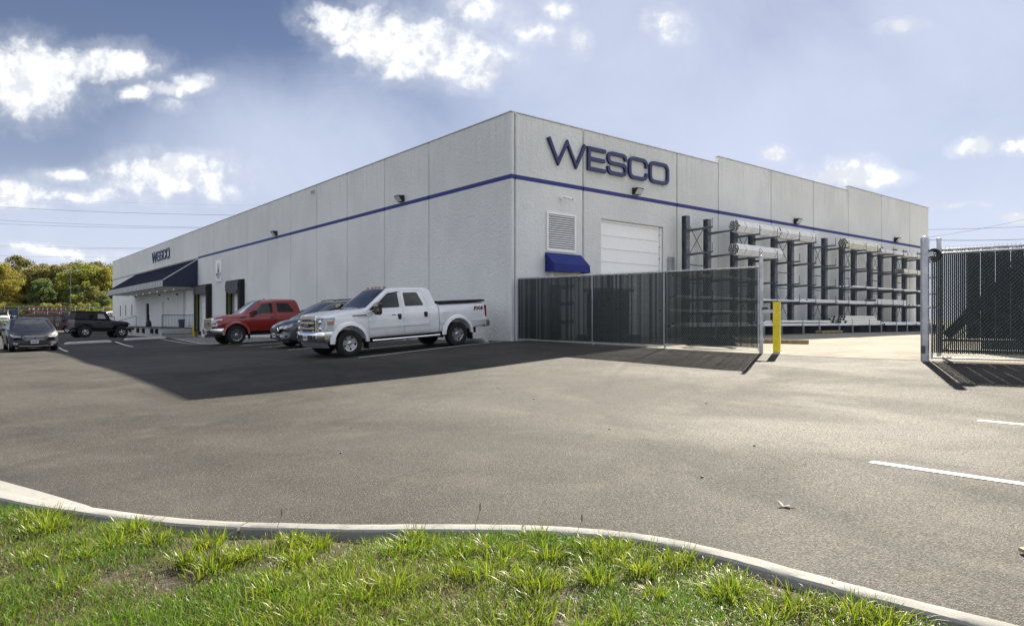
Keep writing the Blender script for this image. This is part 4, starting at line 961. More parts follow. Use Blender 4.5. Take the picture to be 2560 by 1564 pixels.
cr = thing('hose_coil', 'black coiled hose lying on the slab just behind the left fence', 'hose', (1.9, -7.0, .63))
mb = MB()
for k in range(5):
    R = .62-.06*(k % 3); zc = .72+k*.055; pts = [(1.95+R*cos(2*pi*i/26), -7.0+R*1.25*sin(2*pi*i/26), zc+.012*sin(5*i)) for i in range(27)]
    mb.path(pts, .035, 6)
mb.build('coil', M['black'], cr)

# ================================================================== CANTILEVER RACKS AND STOCK
POSTX = [9.57, 11.17, 13.31, 14.86, 16.93, 18.58, 20.72, 22.25, 24.35, 25.86, 28.01, 29.52, 31.64, 33.19, 35.61]
LV = [5.42, 4.36, 3.25, 2.33]
RZ = .77
me_cache = {}
def cached(key, mk, name, parent, loc):
    if key in me_cache: me = me_cache[key]
    else: me = me_cache[key] = mk()
    o = bpy.data.objects.new(name, me); COL.objects.link(o); o.parent = parent; o.location = loc; return o
def col_mesh():
    mb = MB(); H = 5.27; mb.box(-.125, .125, -.13, -.105, 0, H).box(-.125, .125, .105, .13, 0, H).box(-.02, .02, -.104, .104, 0, H)
    mb.box(-.135, .135, -.14, .14, H+.001, H+.02)
    mb.mi = 1
    for i in range(int(H/.305)):
        for s in (-.09, .09): mb.box(s-.014, s+.014, -.1345, -.1305, .2+i*.305, .228+i*.305)
    return mb.mesh('column', [M['rack'], M['galv']])
def arm_mesh():
    mb = MB(); mb.hexa([(-.04, -1.38, -.015), (.04, -1.38, -.015), (.04, -.135, -.075), (-.04, -.135, -.075), (-.04, -1.38, .045), (.04, -1.38, .045), (.04, -.135, .035), (-.04, -.135, .035)])
    mb.box(-.11, .11, -.150, -.136, -.14, .08); return mb.mesh('arm', M['rack'])
def stop_mesh(): return MB().tube((0, 0, 0), (0, 0, .36), .016, 6).mesh('stop_pin', M['rack'])
def base_mesh():
    mb = MB(); mb.box(-.02, .02, -1.52, -.135, .03, .37).box(-.10, .10, -1.55, -.135, .372, .40).box(-.10, .10, -1.55, -.135, 0, .029).box(-.10, .10, -1.565, -1.551, 0, .40)
    return mb.mesh('base_leg', M['rack'])
pairs = [(0, 1), (2, 3), (4, 5), (6, 7), (8, 9), (10, 11), (12, 13), (14,)]
names = ['tall grey cantilever rack nearest the overhead door, its two upper arm rows empty', 'grey cantilever rack carrying the two nearest stacked pipe bundles', 'third grey cantilever rack from the overhead door, behind the yellow bollard',
         'fourth grey cantilever rack from the overhead door, its upper arms empty', 'fifth grey cantilever rack from the overhead door, under the bundle of wide white pipes', 'sixth grey cantilever rack from the overhead door, under the red-ended pipe bundle',
         'seventh grey cantilever rack from the overhead door, with the wrapped bundle', 'last cantilever rack column, half hidden by the thick gate post']
for pi_, pr in enumerate(pairs):
    xs = [POSTX[k] for k in pr]; r = thing('cantilever_rack', names[pi_], 'rack', (xs[0], -.5, RZ), 0, 'grey cantilever racks along the right wall')
    for x in xs:
        dx = x-xs[0]; cached('col', col_mesh, 'column', r, (dx, 0, 0)); cached('base', base_mesh, 'base_leg', r, (dx, 0, 0))
        cached('stop', stop_mesh, 'stop_pin', r, (dx, -1.53, .40))
        lv = LV if x > 12 else LV+[1.75]
        for z in lv:
            cached('arm', arm_mesh, 'arm', r, (dx, 0, z-RZ)); cached('stop', stop_mesh, 'stop_pin', r, (dx, -1.36, z-RZ+.045))
    if len(xs) == 2:
        D = xs[1]-xs[0]
        for z0_, z1_ in ((3.5, 5.0), (.6, 2.2)):
            MB().beam((xs[0]+.16, -.5, RZ+z0_), (xs[1]-.16, -.5, RZ+z1_), .012, .04).build('cross_brace', M['rack'], r)
            MB().beam((xs[0]+.16, -.515, RZ+z1_), (xs[1]-.16, -.515, RZ+z0_), .012, .04).build('cross_brace', M['rack'], r)
        for z_ in (2.35, 3.15): MB().beam((xs[0]+.16, -.5, RZ+z_), (xs[1]-.16, -.5, RZ+z_), .04, .05).build('tie_bar', M['rack'], r)
def pipe_me(L, r, capm, bodym, n=10):
    key = ('p', round(L, 2), r, capm, bodym)
    if key not in me_cache:
        mb = MB(); vs = [(x, rr*cos(2*pi*i/n), rr*sin(2*pi*i/n)) for x, rr in ((0, r*.82), (0, r), (L, r), (L, r*.82)) for i in range(n)]
        mb.add(vs, [(k*n+i, k*n+(i+1) % n, (k+1)*n+(i+1) % n, (k+1)*n+i) for k in range(3) for i in range(n)])
        mb.mi = 1; mb.add([(.03, r*.82*cos(2*pi*i/n), r*.82*sin(2*pi*i/n)) for i in range(n)]+[(0, r*.82*cos(2*pi*i/n), r*.82*sin(2*pi*i/n)) for i in range(n)], [tuple(range(n))]+[(i, (i+1) % n, n+(i+1) % n, n+i) for i in range(n)])
        mb.add([(L-.03, r*.82*cos(2*pi*i/n), r*.82*sin(2*pi*i/n)) for i in range(n)], [tuple(range(n))])
        me_cache[key] = mb.mesh('pipe', [M[bodym], M[capm]], None, 45)
    return me_cache[key]
def hexpack(k, r):
    out = []
    for row in range(-k, k+1):
        n = 2*k+1-abs(row)
        for i in range(n): out.append(((i-(n-1)/2)*2*r*1.01, row*r*1.75))
    return out
def bundle(x0, x1, y, z, k, r, label, capm='bore_shade', body='pipe', strap=True, flat=None):
    L = x1-x0; t = thing('pipe_bundle', label, 'pipes', (x0, y, z), 0, 'strapped pipe bundles on the racks')
    pts = hexpack(k, r) if flat is None else flat
    rs_ = random.Random(int(x0*100))
    for (a, b) in pts:
        o = bpy.data.objects.new('pipe', pipe_me(L, r, capm, body)); COL.objects.link(o); o.parent = t
        o.location = (rs_.uniform(-.05, .05), a, b)
    if strap:
        for f in (.16, .5, .84):
            R = (2*k+1)*r*1.03
            if flat is None: ring = [(R*cos(a), R*sin(a)*.93) for a in [radians(60*i) for i in range(6)]]
            else:
                ax = max(abs(p[0]) for p in pts)+r*1.15; az = max(abs(p[1]) for p in pts)+r*1.15; ring = [(-ax, -az), (ax, -az), (ax, az), (-ax, az)]
            pp = [(x0+L*f, y+a, z+b) for a, b in ring]; mb = MB()
            for i in range(len(pp)): mb.beam(pp[i], pp[(i+1) % len(pp)], .022, .006, up=(0, pp[i][1]-y+.001, pp[i][2]-z))
            mb.build('strap', M['strap'], t)
    return t
yb = -1.27
bundle(12.15, 15.75, yb, LV[0]+.345, 3, .041, 'upper one of the two nearest strapped pipe bundles')
bundle(12.1, 15.95, yb, LV[1]+.345, 3, .042, 'lower one of the two nearest strapped pipe bundles, right below the other')
bundle(15.85, 19.45, yb, LV[0]+.345, 3, .041, 'top-row pipe bundle second from the left, directly behind the nearest top bundle')
bundle(22.8, 27.0, yb, LV[0]+.345, 2, .058, 'top-row bundle of wide creamy white pipes with open dark ends', body='pvc')
bundle(27.0, 30.8, yb, LV[0]+.20, 2, .028, 'top-row bundle of thin pipes with red ends', 'pipe_red', flat=[(-.30+i*.06, -.09+j*.055) for i in range(11) for j in range(4)])
bundle(30.9, 34.6, yb, LV[0]+.20, 2, .028, 'farthest top-row bundle of thin pipes next to the gate post', flat=[(-.30+i*.06, -.09+j*.055) for i in range(11) for j in range(4)])
bundle(30.4, 34.6, yb, LV[1]+.22, 2, .030, 'pale wrapped pipe bundle in the second row near the gate post', body='pvc', flat=[(-.25+i*.062, -.1+j*.06) for i in range(9) for j in range(4)])
bundle(26.3, 30.6, yb, LV[3]+.24, 2, .030, 'low rectangular pipe bundle on the fourth row of arms', flat=[(-.30+i*.062, -.12+j*.06) for i in range(11) for j in range(5)])
def loose(x0, x1, ys, z, r, label, body='pipe', capm='bore_shade', stag=.3):
    t = thing('loose_pipes', label, 'pipes', (x0, ys[0], z), 0, 'loose pipes laid in single rows on the racks')
    rs_ = random.Random(int(x0*77)); L = x1-x0
    for k, y_ in enumerate(ys):
        o = bpy.data.objects.new('pipe', pipe_me(L, r, capm, body)); COL.objects.link(o); o.parent = t; o.location = (rs_.uniform(-stag, stag), y_-ys[0], 0)
    return t
rowy = lambda n, r, y0=-1.80: [y0+i*r*2.1 for i in range(n)]
loose(13.1, 17.0, rowy(12, .036), LV[3]+.085, .036, 'single row of steel pipes on the fourth arm row behind the yellow bollard')
loose(17.1, 21.0, rowy(10, .038), LV[3]+.085, .038, 'single row of steel pipes on the fourth arm row, second length from the bollard')
loose(21.1, 25.6, rowy(11, .038), LV[3]+.085, .038, 'single row of steel pipes on the fourth arm row beside the low rectangular bundle')
loose(17.6, 22.0, rowy(6, .04), LV[3]+.165, .04, 'a few loose pipes on top of the fourth row at the third rack', stag=.5)
loose(22.4, 26.2, rowy(5, .045), LV[3]+.165, .045, 'a few loose pipes lying on top of the middle fourth row')
loose(30.8, 35.5, rowy(11, .036), LV[3]+.085, .036, 'single row of steel pipes on the fourth arm row next to the thick gate post')
loose(22.6, 27.3, rowy(9, .040), LV[2]+.085, .040, 'single row of pipes on the third arm row, left length')
loose(27.4, 33.4, rowy(7, .040), LV[2]+.085, .040, 'single row of pipes on the third arm row, right length')
bz = RZ+.40
loose(13.2, 18.6, rowy(9, .06, -1.95), bz+.061, .06, 'grey pipes on the rack bases behind the yellow bollard', stag=.5)
loose(17.4, 21.6, rowy(8, .06, -1.93), bz+.061, .06, 'grey pipes on the rack bases in front of the third rack', stag=.5)
loose(14.2, 20.8, rowy(6, .055, -1.55), bz+.177, .055, 'second layer of grey pipes on the rack bases behind the timber skid', stag=.4)
loose(19.9, 22.9, rowy(8, .055, -1.93), bz+.056, .055, 'grey pipes on the rack bases right above the timber skid', stag=.4)
for lay in range(4):
    loose(21.9+lay*.1, 26.4-lay*.15, [-1.88+.12*lay+i*.152 for i in range(7-lay)][:7-lay], bz+.076+lay*.135, .075, ['wide white pipes with dark mouths on the rack bases, bottom layer', 'wide white pipes with dark mouths on the rack bases, second layer', 'wide white pipes with dark mouths on the rack bases, third layer', 'wide white pipes with dark mouths on the rack bases, top layer'][lay], 'pvc', stag=.35)
loose(15.0, 20.2, rowy(5, .055, -1.75), bz+.235, .055, 'third heap of pipes on the rack bases behind the yellow bollard', 'pvc', stag=.6)
loose(26.6, 31.6, rowy(7, .05, -1.8), bz+.15, .05, 'upper layer of pipes on the rack bases right of the wide white ones', stag=.5)
loose(8.0, 12.4, rowy(7, .05, -1.85), bz+.14, .05, 'upper layer of pipes on the rack bases seen through the left fence', 'pvc', stag=.5)
loose(26.9, 30.9, rowy(9, .05, -1.93), bz+.051, .05, 'grey pipes on the rack bases right of the wide white pipes')
loose(31.0, 36.0, rowy(9, .05, -1.93), bz+.051, .05, 'grey pipes with blue ends on the rack bases next to the gate post', capm='pipe_blue')
loose(30.9, 35.6, rowy(5, .05, -1.6), bz+.15, .05, 'upper layer of blue-ended pipes on the rack bases next to the gate post', capm='pipe_blue')
loose(8.0, 12.9, rowy(8, .045), LV[2]+.09, .045, 'row of planks and conduit, golden sunlight in their colour, seen through the fence on the upper shelf', 'sunlit_tan', stag=.5)
loose(7.6, 12.6, rowy(8, .045), LV[3]+.09, .045, 'row of conduit seen through the fence on the middle shelf', 'pvc', stag=.6)
loose(7.2, 12.8, rowy(9, .045), 1.75+.09, .045, 'row of conduit seen through the fence on the lower shelf', 'pvc', stag=.6)
loose(7.4, 12.6, rowy(8, .045, -1.9), bz+.046, .045, 'pipes on the rack bases seen through the left fence', 'pipe', stag=.6)
# wheel stops
def wheel_stop(p, q, label):
    p = Vector((*p, 0)); q = Vector((*q, 0)); c = (p+q)/2; d = (q-p).normalized(); L = (q-p).length; z = g(c.x, c.y)
    r = thing('wheel_stop', label, 'wheel stop', (c.x, c.y, z), atan2(d.y, d.x), 'concrete wheel stops')
    h = L/2; slope = (g(q.x, q.y)-g(p.x, p.y))/L
    mb = MB(); vs = []
    for x, k in ((-h, .0), (-h+.05, .55), (-h+.22, 1), (h-.22, 1), (h-.05, .55), (h, .0)):
        for y_, z_ in ((-.095, 0), (-.09, .05), (-.062, .118), (-.045, .128), (.045, .128), (.062, .118), (.09, .05), (.095, 0)): vs.append((x, y_*(.75+.25*k), z_*(.42+.58*k)+slope*x-(.03 if z_ == 0 else 0)))
    fs = [(i*8+j, (i+1)*8+j, (i+1)*8+j+1, i*8+j+1) for i in range(5) for j in range(7)]+[tuple(range(8)), tuple(47-j for j in range(8))]
    mb.add(vs, fs).build('block', M['stop'], r, local=True)
    for s in (-.6, .6): MB().tube((s, 0, .125+slope*s), (s, 0, .135+slope*s), .012, 8).build('pin', M['rack'], r, local=True)
wheel_stop((-10.75, 26.2), (-8.35, 27.0), 'whitish concrete wheel stop between the dark sedan and the platform')
wheel_stop((-7.35, 28.8), (-4.7, 30.5), 'whitish concrete wheel stop in front of the loading platform')
wheel_stop((-.82, .34), (-.86, 2.14), 'whitish concrete wheel stop behind the white pickup')
wheel_stop((-.9, 5.9), (-.95, 7.6), 'whitish concrete wheel stop behind the grey crossover')
M['leafpale'] = mat('bleached_leaf', (.58, .54, .46), .8, var=.15)
# leaf and twigs on the asphalt
def litter(name, label, cat, pts, m, thick=.002):
    c = np.mean(np.array(pts), axis=0); r = thing(name, label, cat, (float(c[0]), float(c[1]), g(c[0], c[1]))); n = len(pts)
    vs = [(p[0], p[1], g(p[0], p[1])+.006+p[2]) for p in pts]+[(p[0], p[1], g(p[0], p[1])+.006+p[2]+thick) for p in pts]+[(float(c[0]), float(c[1]), g(c[0], c[1])+.008)]
    fs = [(i, (i+1) % n, n+(i+1) % n, n+i) for i in range(n)]+[(n+i, n+(i+1) % n, 2*n) for i in range(n)]
    MB().add(vs, fs).build('blade', M[m], r); return r
a0 = (-10.68, -16.33)
litter('dry_leaf', 'curled pale dry leaf lying on the asphalt right of the middle', 'leaf', [(a0[0]+(u-a0[0])*1.25, a0[1]+(v-a0[1])*1.25, w*1.3) for (u, v, w) in [(a0[0]-.045, a0[1]+.03, .035), (a0[0]-.02, a0[1]+.015, .012), (a0[0]+.0, a0[1]+.035, .03), (a0[0]+.03, a0[1]+.0, .04), (a0[0]+.04, a0[1]-.05, .03), (a0[0], a0[1]-.03, .004), (a0[0]-.03, a0[1]-.05, .012), (a0[0]-.045, a0[1]-.01, .002)]], 'leafpale')
q = old2b(1.35, 3.62)
litter('twig', 'pale thin twig lying on the asphalt near the lower right', 'twig', [(q.x, q.y, 0), (q.x+.03, q.y-.045, .003), (q.x+.055, q.y-.075, 0), (q.x+.05, q.y-.08, 0), (q.x+.022, q.y-.05, 0)], 'wood')
q = old2b(2.985, 3.98)
bd = thing('board_offcut', 'short pale board offcut at the right edge of the asphalt', 'timber', (q.x+.1, q.y-.06, g(q.x, q.y)))
MB().beam((q.x+.02, q.y+.0, g(q.x, q.y)+.025), (q.x+.30, q.y-.22, g(q.x, q.y)+.03), .09, .02).build('board', M['wood'], bd)
PEB = ['in front of the shadow tip', 'left of the middle', 'near the kerb at the middle', 'right of the middle', 'below the yellow bollard', 'beside the dry leaf', 'between the leaf and the kerb', 'just beyond the fence shadow', 'far out on the left', 'below the large shadow']
for k_, (px_, py_) in enumerate(((-8.0, -10.4), (-11.5, -10.8), (-12.3, -12.2), (-9.2, -13.2), (-6.6, -12.8), (-8.9, -15.0), (-10.4, -15.4), (-5.3, -7.93), (-13.0, -8.0), (-7.5, -8.8))):
    o = MB().lathe([(0, 0), (.012, .0), (.014, .006), (.006, .013), (0, .014)], 6, 'z', (0, 0, 0)).build('pebble', M['kerb' if k_ % 2 else 'rack'])
    o.location = (px_, py_, g(px_, py_)+.002); tag(o, 'tiny loose stone on the asphalt '+PEB[k_], 'pebble', 'tiny stones scattered on the asphalt')

# ================================================================== VEHICLES
TMP = bpy.data.scenes.new('workbench')
def mk(me):
    o = bpy.data.objects.new('w', me); TMP.collection.objects.link(o); return o
def boolean(A, B, op):
    """exact boolean of two meshes -> new mesh"""
    a = mk(A); b = mk(B); m = a.modifiers.new('b', 'BOOLEAN'); m.operation = op; m.object = b; m.solver = 'EXACT'
    vl = TMP.view_layers[0]; vl.update(); dg = vl.depsgraph
    me = bpy.data.meshes.new_from_object(a.evaluated_get(dg), depsgraph=dg)
    bpy.data.objects.remove(a); bpy.data.objects.remove(b); return me
def prism_mesh(poly, lo, hi, axis='y', mi=1, nm=2):
    mb = MB(); mb.mi = mi; mb.prism(poly, lo, hi, axis); return mb.mesh('cut', [M['paint_dummy']]*nm)
def shrink(poly, d):
    """inset a polygon by d"""
    n = len(poly); A = sum(poly[i][0]*poly[(i+1) % n][1]-poly[(i+1) % n][0]*poly[i][1] for i in range(n)); sg = 1 if A > 0 else -1; out = []
    for i in range(n):
        p = Vector(poly[i]); a = (p-Vector(poly[i-1])).normalized(); b = (Vector(poly[(i+1) % n])-p).normalized()
        na = Vector((-a.y, a.x))*sg; nb = Vector((-b.y, b.x))*sg; nn = (na+nb); nn = nn.normalized() if nn.length > 1e-6 else na
        q = p+nn*d/max(.4, nn.dot(na)); out.append((q.x, q.y))
    return out
def rounded(poly, r, n=4):
    out = []; N = len(poly)
    for i in range(N):
        p = Vector(poly[i]); a = Vector(poly[i-1])-p; b = Vector(poly[(i+1) % N])-p
        rr = min(r, a.length*.4, b.length*.4); A = p+a.normalized()*rr; B = p+b.normalized()*rr
        for k in range(n+1): t = k/n; q = A*(1-t)**2+p*2*t*(1-t)+B*t*t; out.append((q.x, q.y))
    return out
M['paint_dummy'] = mat('primer', (.02, .02, .022), .7)
def carpaint(name, col, rough=.28, metal=0.0, coat=1.0, flake=0.0):
    m, t, b = material(name); tc = t.new('ShaderNodeTexCoord'); n = t.noise(tc.outputs['Object'], 2.2, 4, .6)
    sep = t.new('ShaderNodeSeparateXYZ'); t.l.new(tc.outputs['Object'], sep.inputs[0])
    c = t.mix(t.ramp(n.outputs['Fac'], .3, .7), tuple(x*.94 for x in col), tuple(min(1, x*1.05) for x in col))
    d = t.math('MULTIPLY', t.ramp(sep.outputs[2], .75, .35, 0, 1), t.ramp(t.noise(tc.outputs['Object'], 9, 5, .7).outputs['Fac'], .3, .7)); c = t.mix(t.math('MULTIPLY', d, .35), c, (.16, .15, .13))
    t.l.new(c, b.inputs['Base Color']); b.inputs['Roughness'].default_value = rough; b.inputs['Metallic'].default_value = metal
    b.inputs['Coat Weight'].default_value = coat; b.inputs['Coat Roughness'].default_value = .05; return m
M['p_white'] = carpaint('white_car_paint', (.80, .81, .82)); M['p_red'] = carpaint('red_car_paint', (.24, .012, .009), .3)
M['p_grey'] = carpaint('grey_car_paint', (.075, .085, .10), .3, .5); M['p_navy'] = carpaint('midnight_car_paint', (.004, .005, .014), .42, .0, .22)
M['p_maroon'] = carpaint('maroon_van_paint', (.045, .004, .006), .45, 0, .25); M['p_silver'] = carpaint('silver_car_paint', (.32, .34, .36), .3, .5); M['p_slate'] = carpaint('dull_slate_paint', (.030, .032, .040), .5, .2, .3)
M['satin'] = mat('satin_trim', (.62, .63, .66), .45, .2)
M['chrome'] = mat('chrome', (.82, .83, .84), .10, 1.0, var=.03); M['alloy'] = mat('alloy_rim', (.55, .56, .58), .22, .9, var=.06)
M['trimblk'] = mat('black_trim', (.012, .012, .013), .5); M['tyre'] = mat('tyre_rubber', (.014, .014, .014), .85, var=.3, scale=9, bump=.3, bscale=90)
M['autoglass'] = mat('tinted_glass', (.007, .009, .012), .04, 0, var=.1, spec=.55); M['screen'] = mat('windscreen_glass', (.045, .048, .052), .04, 0, var=.5, scale=1.2, spec=.6)
M['clearlens'] = mat('headlamp_glass', (.34, .36, .38), .08, .3, var=.45, scale=26, spec=1.0)
M['amber'] = mat('amber_lens', (.32, .10, .012), .15, 0, spec=.9); M['redlens'] = mat('red_lens', (.28, .008, .008), .15, 0, spec=.9)
M['plate'] = mat('number_plate', (.58, .60, .64), .5, var=.08); M['badge_blue'] = mat('badge_blue', (.012, .03, .14), .2, .2, spec=.8)
M['canvas'] = mat('black_canvas', (.014, .014, .017), .8, var=.25, bump=.3, bscale=40); M['valance'] = mat('grey_valance', (.16, .17, .18), .55, var=.1)
M['yladder'] = mat('fibreglass_yellow', (.62, .60, .06), .5); M['oladder'] = mat('fibreglass_orange', (.22, .045, .02), .5, var=.2)

def interp(kn, x):
    if x <= kn[0][0]: return kn[0][1]
    for (a, b), (c, d) in zip(kn[:-1], kn[1:]):
        if x <= c: return b+(d-b)*(x-a)/(c-a) if c > a else d
    return kn[-1][1]
def half_body(s):
    """closed half hull (y >= 0) from side profile, plan profile and cross-section rules; x forward, z up, origin on the ground below the front axle"""
    top = s['top']; wid = s['width']; bot = s['bottom']; belt = s['belt']; tum = s.get('tumble', .18); x0, x1 = top[0][0], top[-1][0]
    xs = set(np.linspace(x0, x1, s.get('n', 46)).round(4)); [xs.add(round(p[0], 4)) for p in top]; xs = sorted(xs)
    ys = [xs[0]];
    for x in xs[1:]:
        if x-ys[-1] > .012: ys.append(x)
    if ys[-1] != xs[-1]: ys[-1] = xs[-1]
    xs = ys
    V = []; K = 17
    nose, tail = x1, x0; nc = s.get('nose_curve', .14); tc_ = s.get('tail_curve', .05); wc = s.get('screen_curve', .07)
    for x in xs:
        zb = interp(bot, x); zt = interp(top, x); w = interp(wid, x); b = min(interp(belt, x) if isinstance(belt, list) else belt, zt-.05)
        bul = s.get('bulge', .02); rid = s.get('ridge', .0)
        cab = max(0.0, zt-b-.06)
        top_side = max(zt-.075-(.02 if cab > .2 else 0), b+.012)
        yt = lambda z: w-.05-tum*max(0, z-b)
        crown = s.get('crown', .035)+(.01 if cab > .2 else 0)
        zr = s.get('ridge_z', (zb+b)/2)
        P = [(0, zb), (w*.55, zb), (w-.10, zb), (w-.03, zb+.035), (w-.005, zb+.10), (w+bul*.5, zb+(zr-zb)*.55), (w+bul+rid, zr), (w+bul*.8, zr+(b-zr)*.35), (w+bul*.3, b-.10), (w-.015, b-.025), (w-.05, b)]
        for k in (1, 2): z = b+(top_side-b)*k/3; P.append((yt(z), z))
        P.append((yt(top_side), top_side))
        yy = yt(top_side); P += [(yy-.035, zt-.025), (yy-.11, zt), (yy*.5, zt+crown*.7), (0, zt+crown)]
        fn = max(0, min(1, (x-(nose-.9))/.9)); ft = max(0, min(1, ((tail+.7)-x)/.7)); fw = 1 if (cab > .05 and zt > b+.08) else 0
        for (y, z) in P:
            q = (y/max(w, .1))**2; q4 = q*q
            V.append((x-nc*q4*fn**1.5+tc_*q4*ft**1.5, y, z))
    K = len(P); n = len(xs)
    mb = MB(); F = [(i*K+j, i*K+j+1, (i+1)*K+j+1, (i+1)*K+j) for i in range(n-1) for j in range(K-1)]
    F += [((i+1)*K, i*K, i*K+K-1, (i+1)*K+K-1) for i in range(n-1)]
    F += [tuple(range(K)), tuple((n-1)*K+j for j in range(K-1, -1, -1))]
    mb.add(V, F); return mb.mesh('half', [M[s['paint']], M['paint_dummy']])
def clean(me):
    bm = bmesh.new(); bm.from_mesh(me)
    dead = [f for f in bm.faces if all(abs(v.co.y) < 2e-4 for v in f.verts)]
    bmesh.ops.delete(bm, geom=dead, context='FACES'); bm.to_mesh(me); bm.free(); return me
def mirrored(me, flip=True):
    m2 = me.copy(); m2.transform(Matrix.Diagonal((1, -1, 1, 1))); m2.flip_normals(); return m2
def finish(me, ang=32):
    me.shade_smooth(); me.set_sharp_from_angle(angle=radians(ang)); return me
def joined(a, b):
    bm = bmesh.new(); bm.from_mesh(a); bm.from_mesh(b); bmesh.ops.remove_doubles(bm, verts=[v for v in bm.verts if abs(v.co.y) < 2e-3], dist=.0015)
    me = bpy.data.meshes.new('body'); bm.to_mesh(me); bm.free()
    for m in a.materials: me.materials.append(m)
    return me
def add_obj(name, me, parent, mats=None):
    me.name = name
    if mats:
        me.materials.clear(); [me.materials.append(m) for m in mats]
    o = bpy.data.objects.new(name, me); COL.objects.link(o); o.parent = parent; return o
def add_pair(name, me, parent, mats=None, sides=(1, -1)):
    out = []
    for s in sides: out.append(add_obj(name, me if s == 1 else mirrored(me), parent, mats))
    return out
def wheel_parts(r, w, rim_r, style, spokes=5):
    """meshes of tyre and rim, axis along y, outer face towards +y"""
    key = ('wheel', r, w, rim_r, style)
    if key in me_cache: return me_cache[key]
    h = w/2
    ty = MB().lathe([(rim_r-.01, -h*.8), (rim_r+.02, -h*.92), (r-.06, -h), (r-.018, -h*.86), (r, -h*.55), (r-.004, -h*.25), (r, 0), (r-.004, h*.25), (r, h*.55), (r-.018, h*.86), (r-.06, h), (rim_r+.03, h*.96), (rim_r+.008, h*.84), (rim_r-.012, h*.78)], 40, 'y')
    # tread blocks
    for i in range(40):
        a = 2*pi*i/40; c, s_ = cos(a), sin(a)
        for y in (-h*.72, h*.72): ty.beam(((r-.012)*c, y-.02, (r-.012)*s_), ((r-.012)*c, y+.02, (r-.012)*s_), .035, .03, up=(c, 0, s_))
    tyre = ty.mesh('tyre', M['tyre'], None, 40)
    rm = MB(); R = rim_r
    rm.lathe([(R+.012, h*.80), (R+.006, h*.86), (R-.012, h*.84), (R-.022, h*.62), (R-.03, -h*.5)], 36, 'y')
    rm.mi = 1; rm.lathe([(0, h*.10), (R-.03, h*.10)], 24, 'y'); rm.mi = 0
    rm.lathe([(0, h*.74), (.055, h*.74), (.075, h*.66), (.08, h*.3)], 20, 'y')
    n = spokes
    for i in range(n):
        a = 2*pi*i/n+pi/2; c, s_ = cos(a), sin(a); tx, tz = -s_, c
        def P(rad, t, y): return (rad*c+t*tx, y, rad*s_+t*tz)
        if style == 'wide': ws, we, y0, y1 = .070, .085, h*.58, h*.66
        elif style == 'twin': ws, we, y0, y1 = .018, .024, h*.66, h*.72
        else: ws, we, y0, y1 = .028, .040, h*.62, h*.66
        offs = (-.045, .045) if style == 'twin' else (0,)
        for of in offs:
            o1 = of*.5; o2 = of*1.5
            rm.hexa([P(.06, o1-ws, y0-.03), P(R-.012, o2-we, y1-.03), P(R-.012, o2+we, y1-.03), P(.06, o1+ws, y0-.03), P(.06, o1-ws, y0+.005), P(R-.012, o2-we, y1), P(R-.012, o2+we, y1), P(.06, o1+ws, y0+.005)])
    rm.mi = 0
    if style == 'wide':
        for i in range(8):
            a = 2*pi*i/8; rm.tube((.062*cos(a), h*.70, .062*sin(a)), (.062*cos(a), h*.80, .062*sin(a)), .009, 6)
    rim = rm.mesh('rim', [M['alloy'], M['trimblk']], None, 35)
    if style == 'steel': rim.materials[0] = M['rack']
    me_cache[key] = (tyre, rim); return me_cache[key]
def add_wheels(root, xs, ytrack, r, w, rim_r, style, spokes=5, steer=0.0):
    tyre, rim = wheel_parts(r, w, rim_r, style, spokes)
    for i, x in enumerate(xs):
        for s in (1, -1):
            o = bpy.data.objects.new('wheel', rim); COL.objects.link(o); o.parent = root; o.location = (x, s*ytrack, r); o.rotation_euler = (0, rnd(0, .6), 0 if s == 1 else pi)
            if i == 0: o.rotation_euler.z += steer
            t = bpy.data.objects.new('tyre', tyre); COL.objects.link(t); t.parent = o
def place(root, front, heading, L):
    """set a vehicle down on the sloping lot; front = plan position of front axle, heading = unit vector"""
    h = Vector(heading).normalized(); f = Vector(front); rear = f-h*L; zf = g(f.x, f.y); zr = g(rear.x, rear.y)
    s = Vector((-h.y, h.x)); zl = g(*(f-h*L/2+s*.8)); zr2 = g(*(f-h*L/2-s*.8))
    X = Vector((h.x*L, h.y*L, zf-zr)).normalized(); Y = Vector((s.x*1.6, s.y*1.6, zl-zr2)).normalized(); Z = X.cross(Y).normalized(); Y = Z.cross(X)
    mtx = Matrix(((X.x, Y.x, Z.x, f.x), (X.y, Y.y, Z.y, f.y), (X.z, Y.z, Z.z, zf), (0, 0, 0, 1)))
    root.matrix_world = mtx
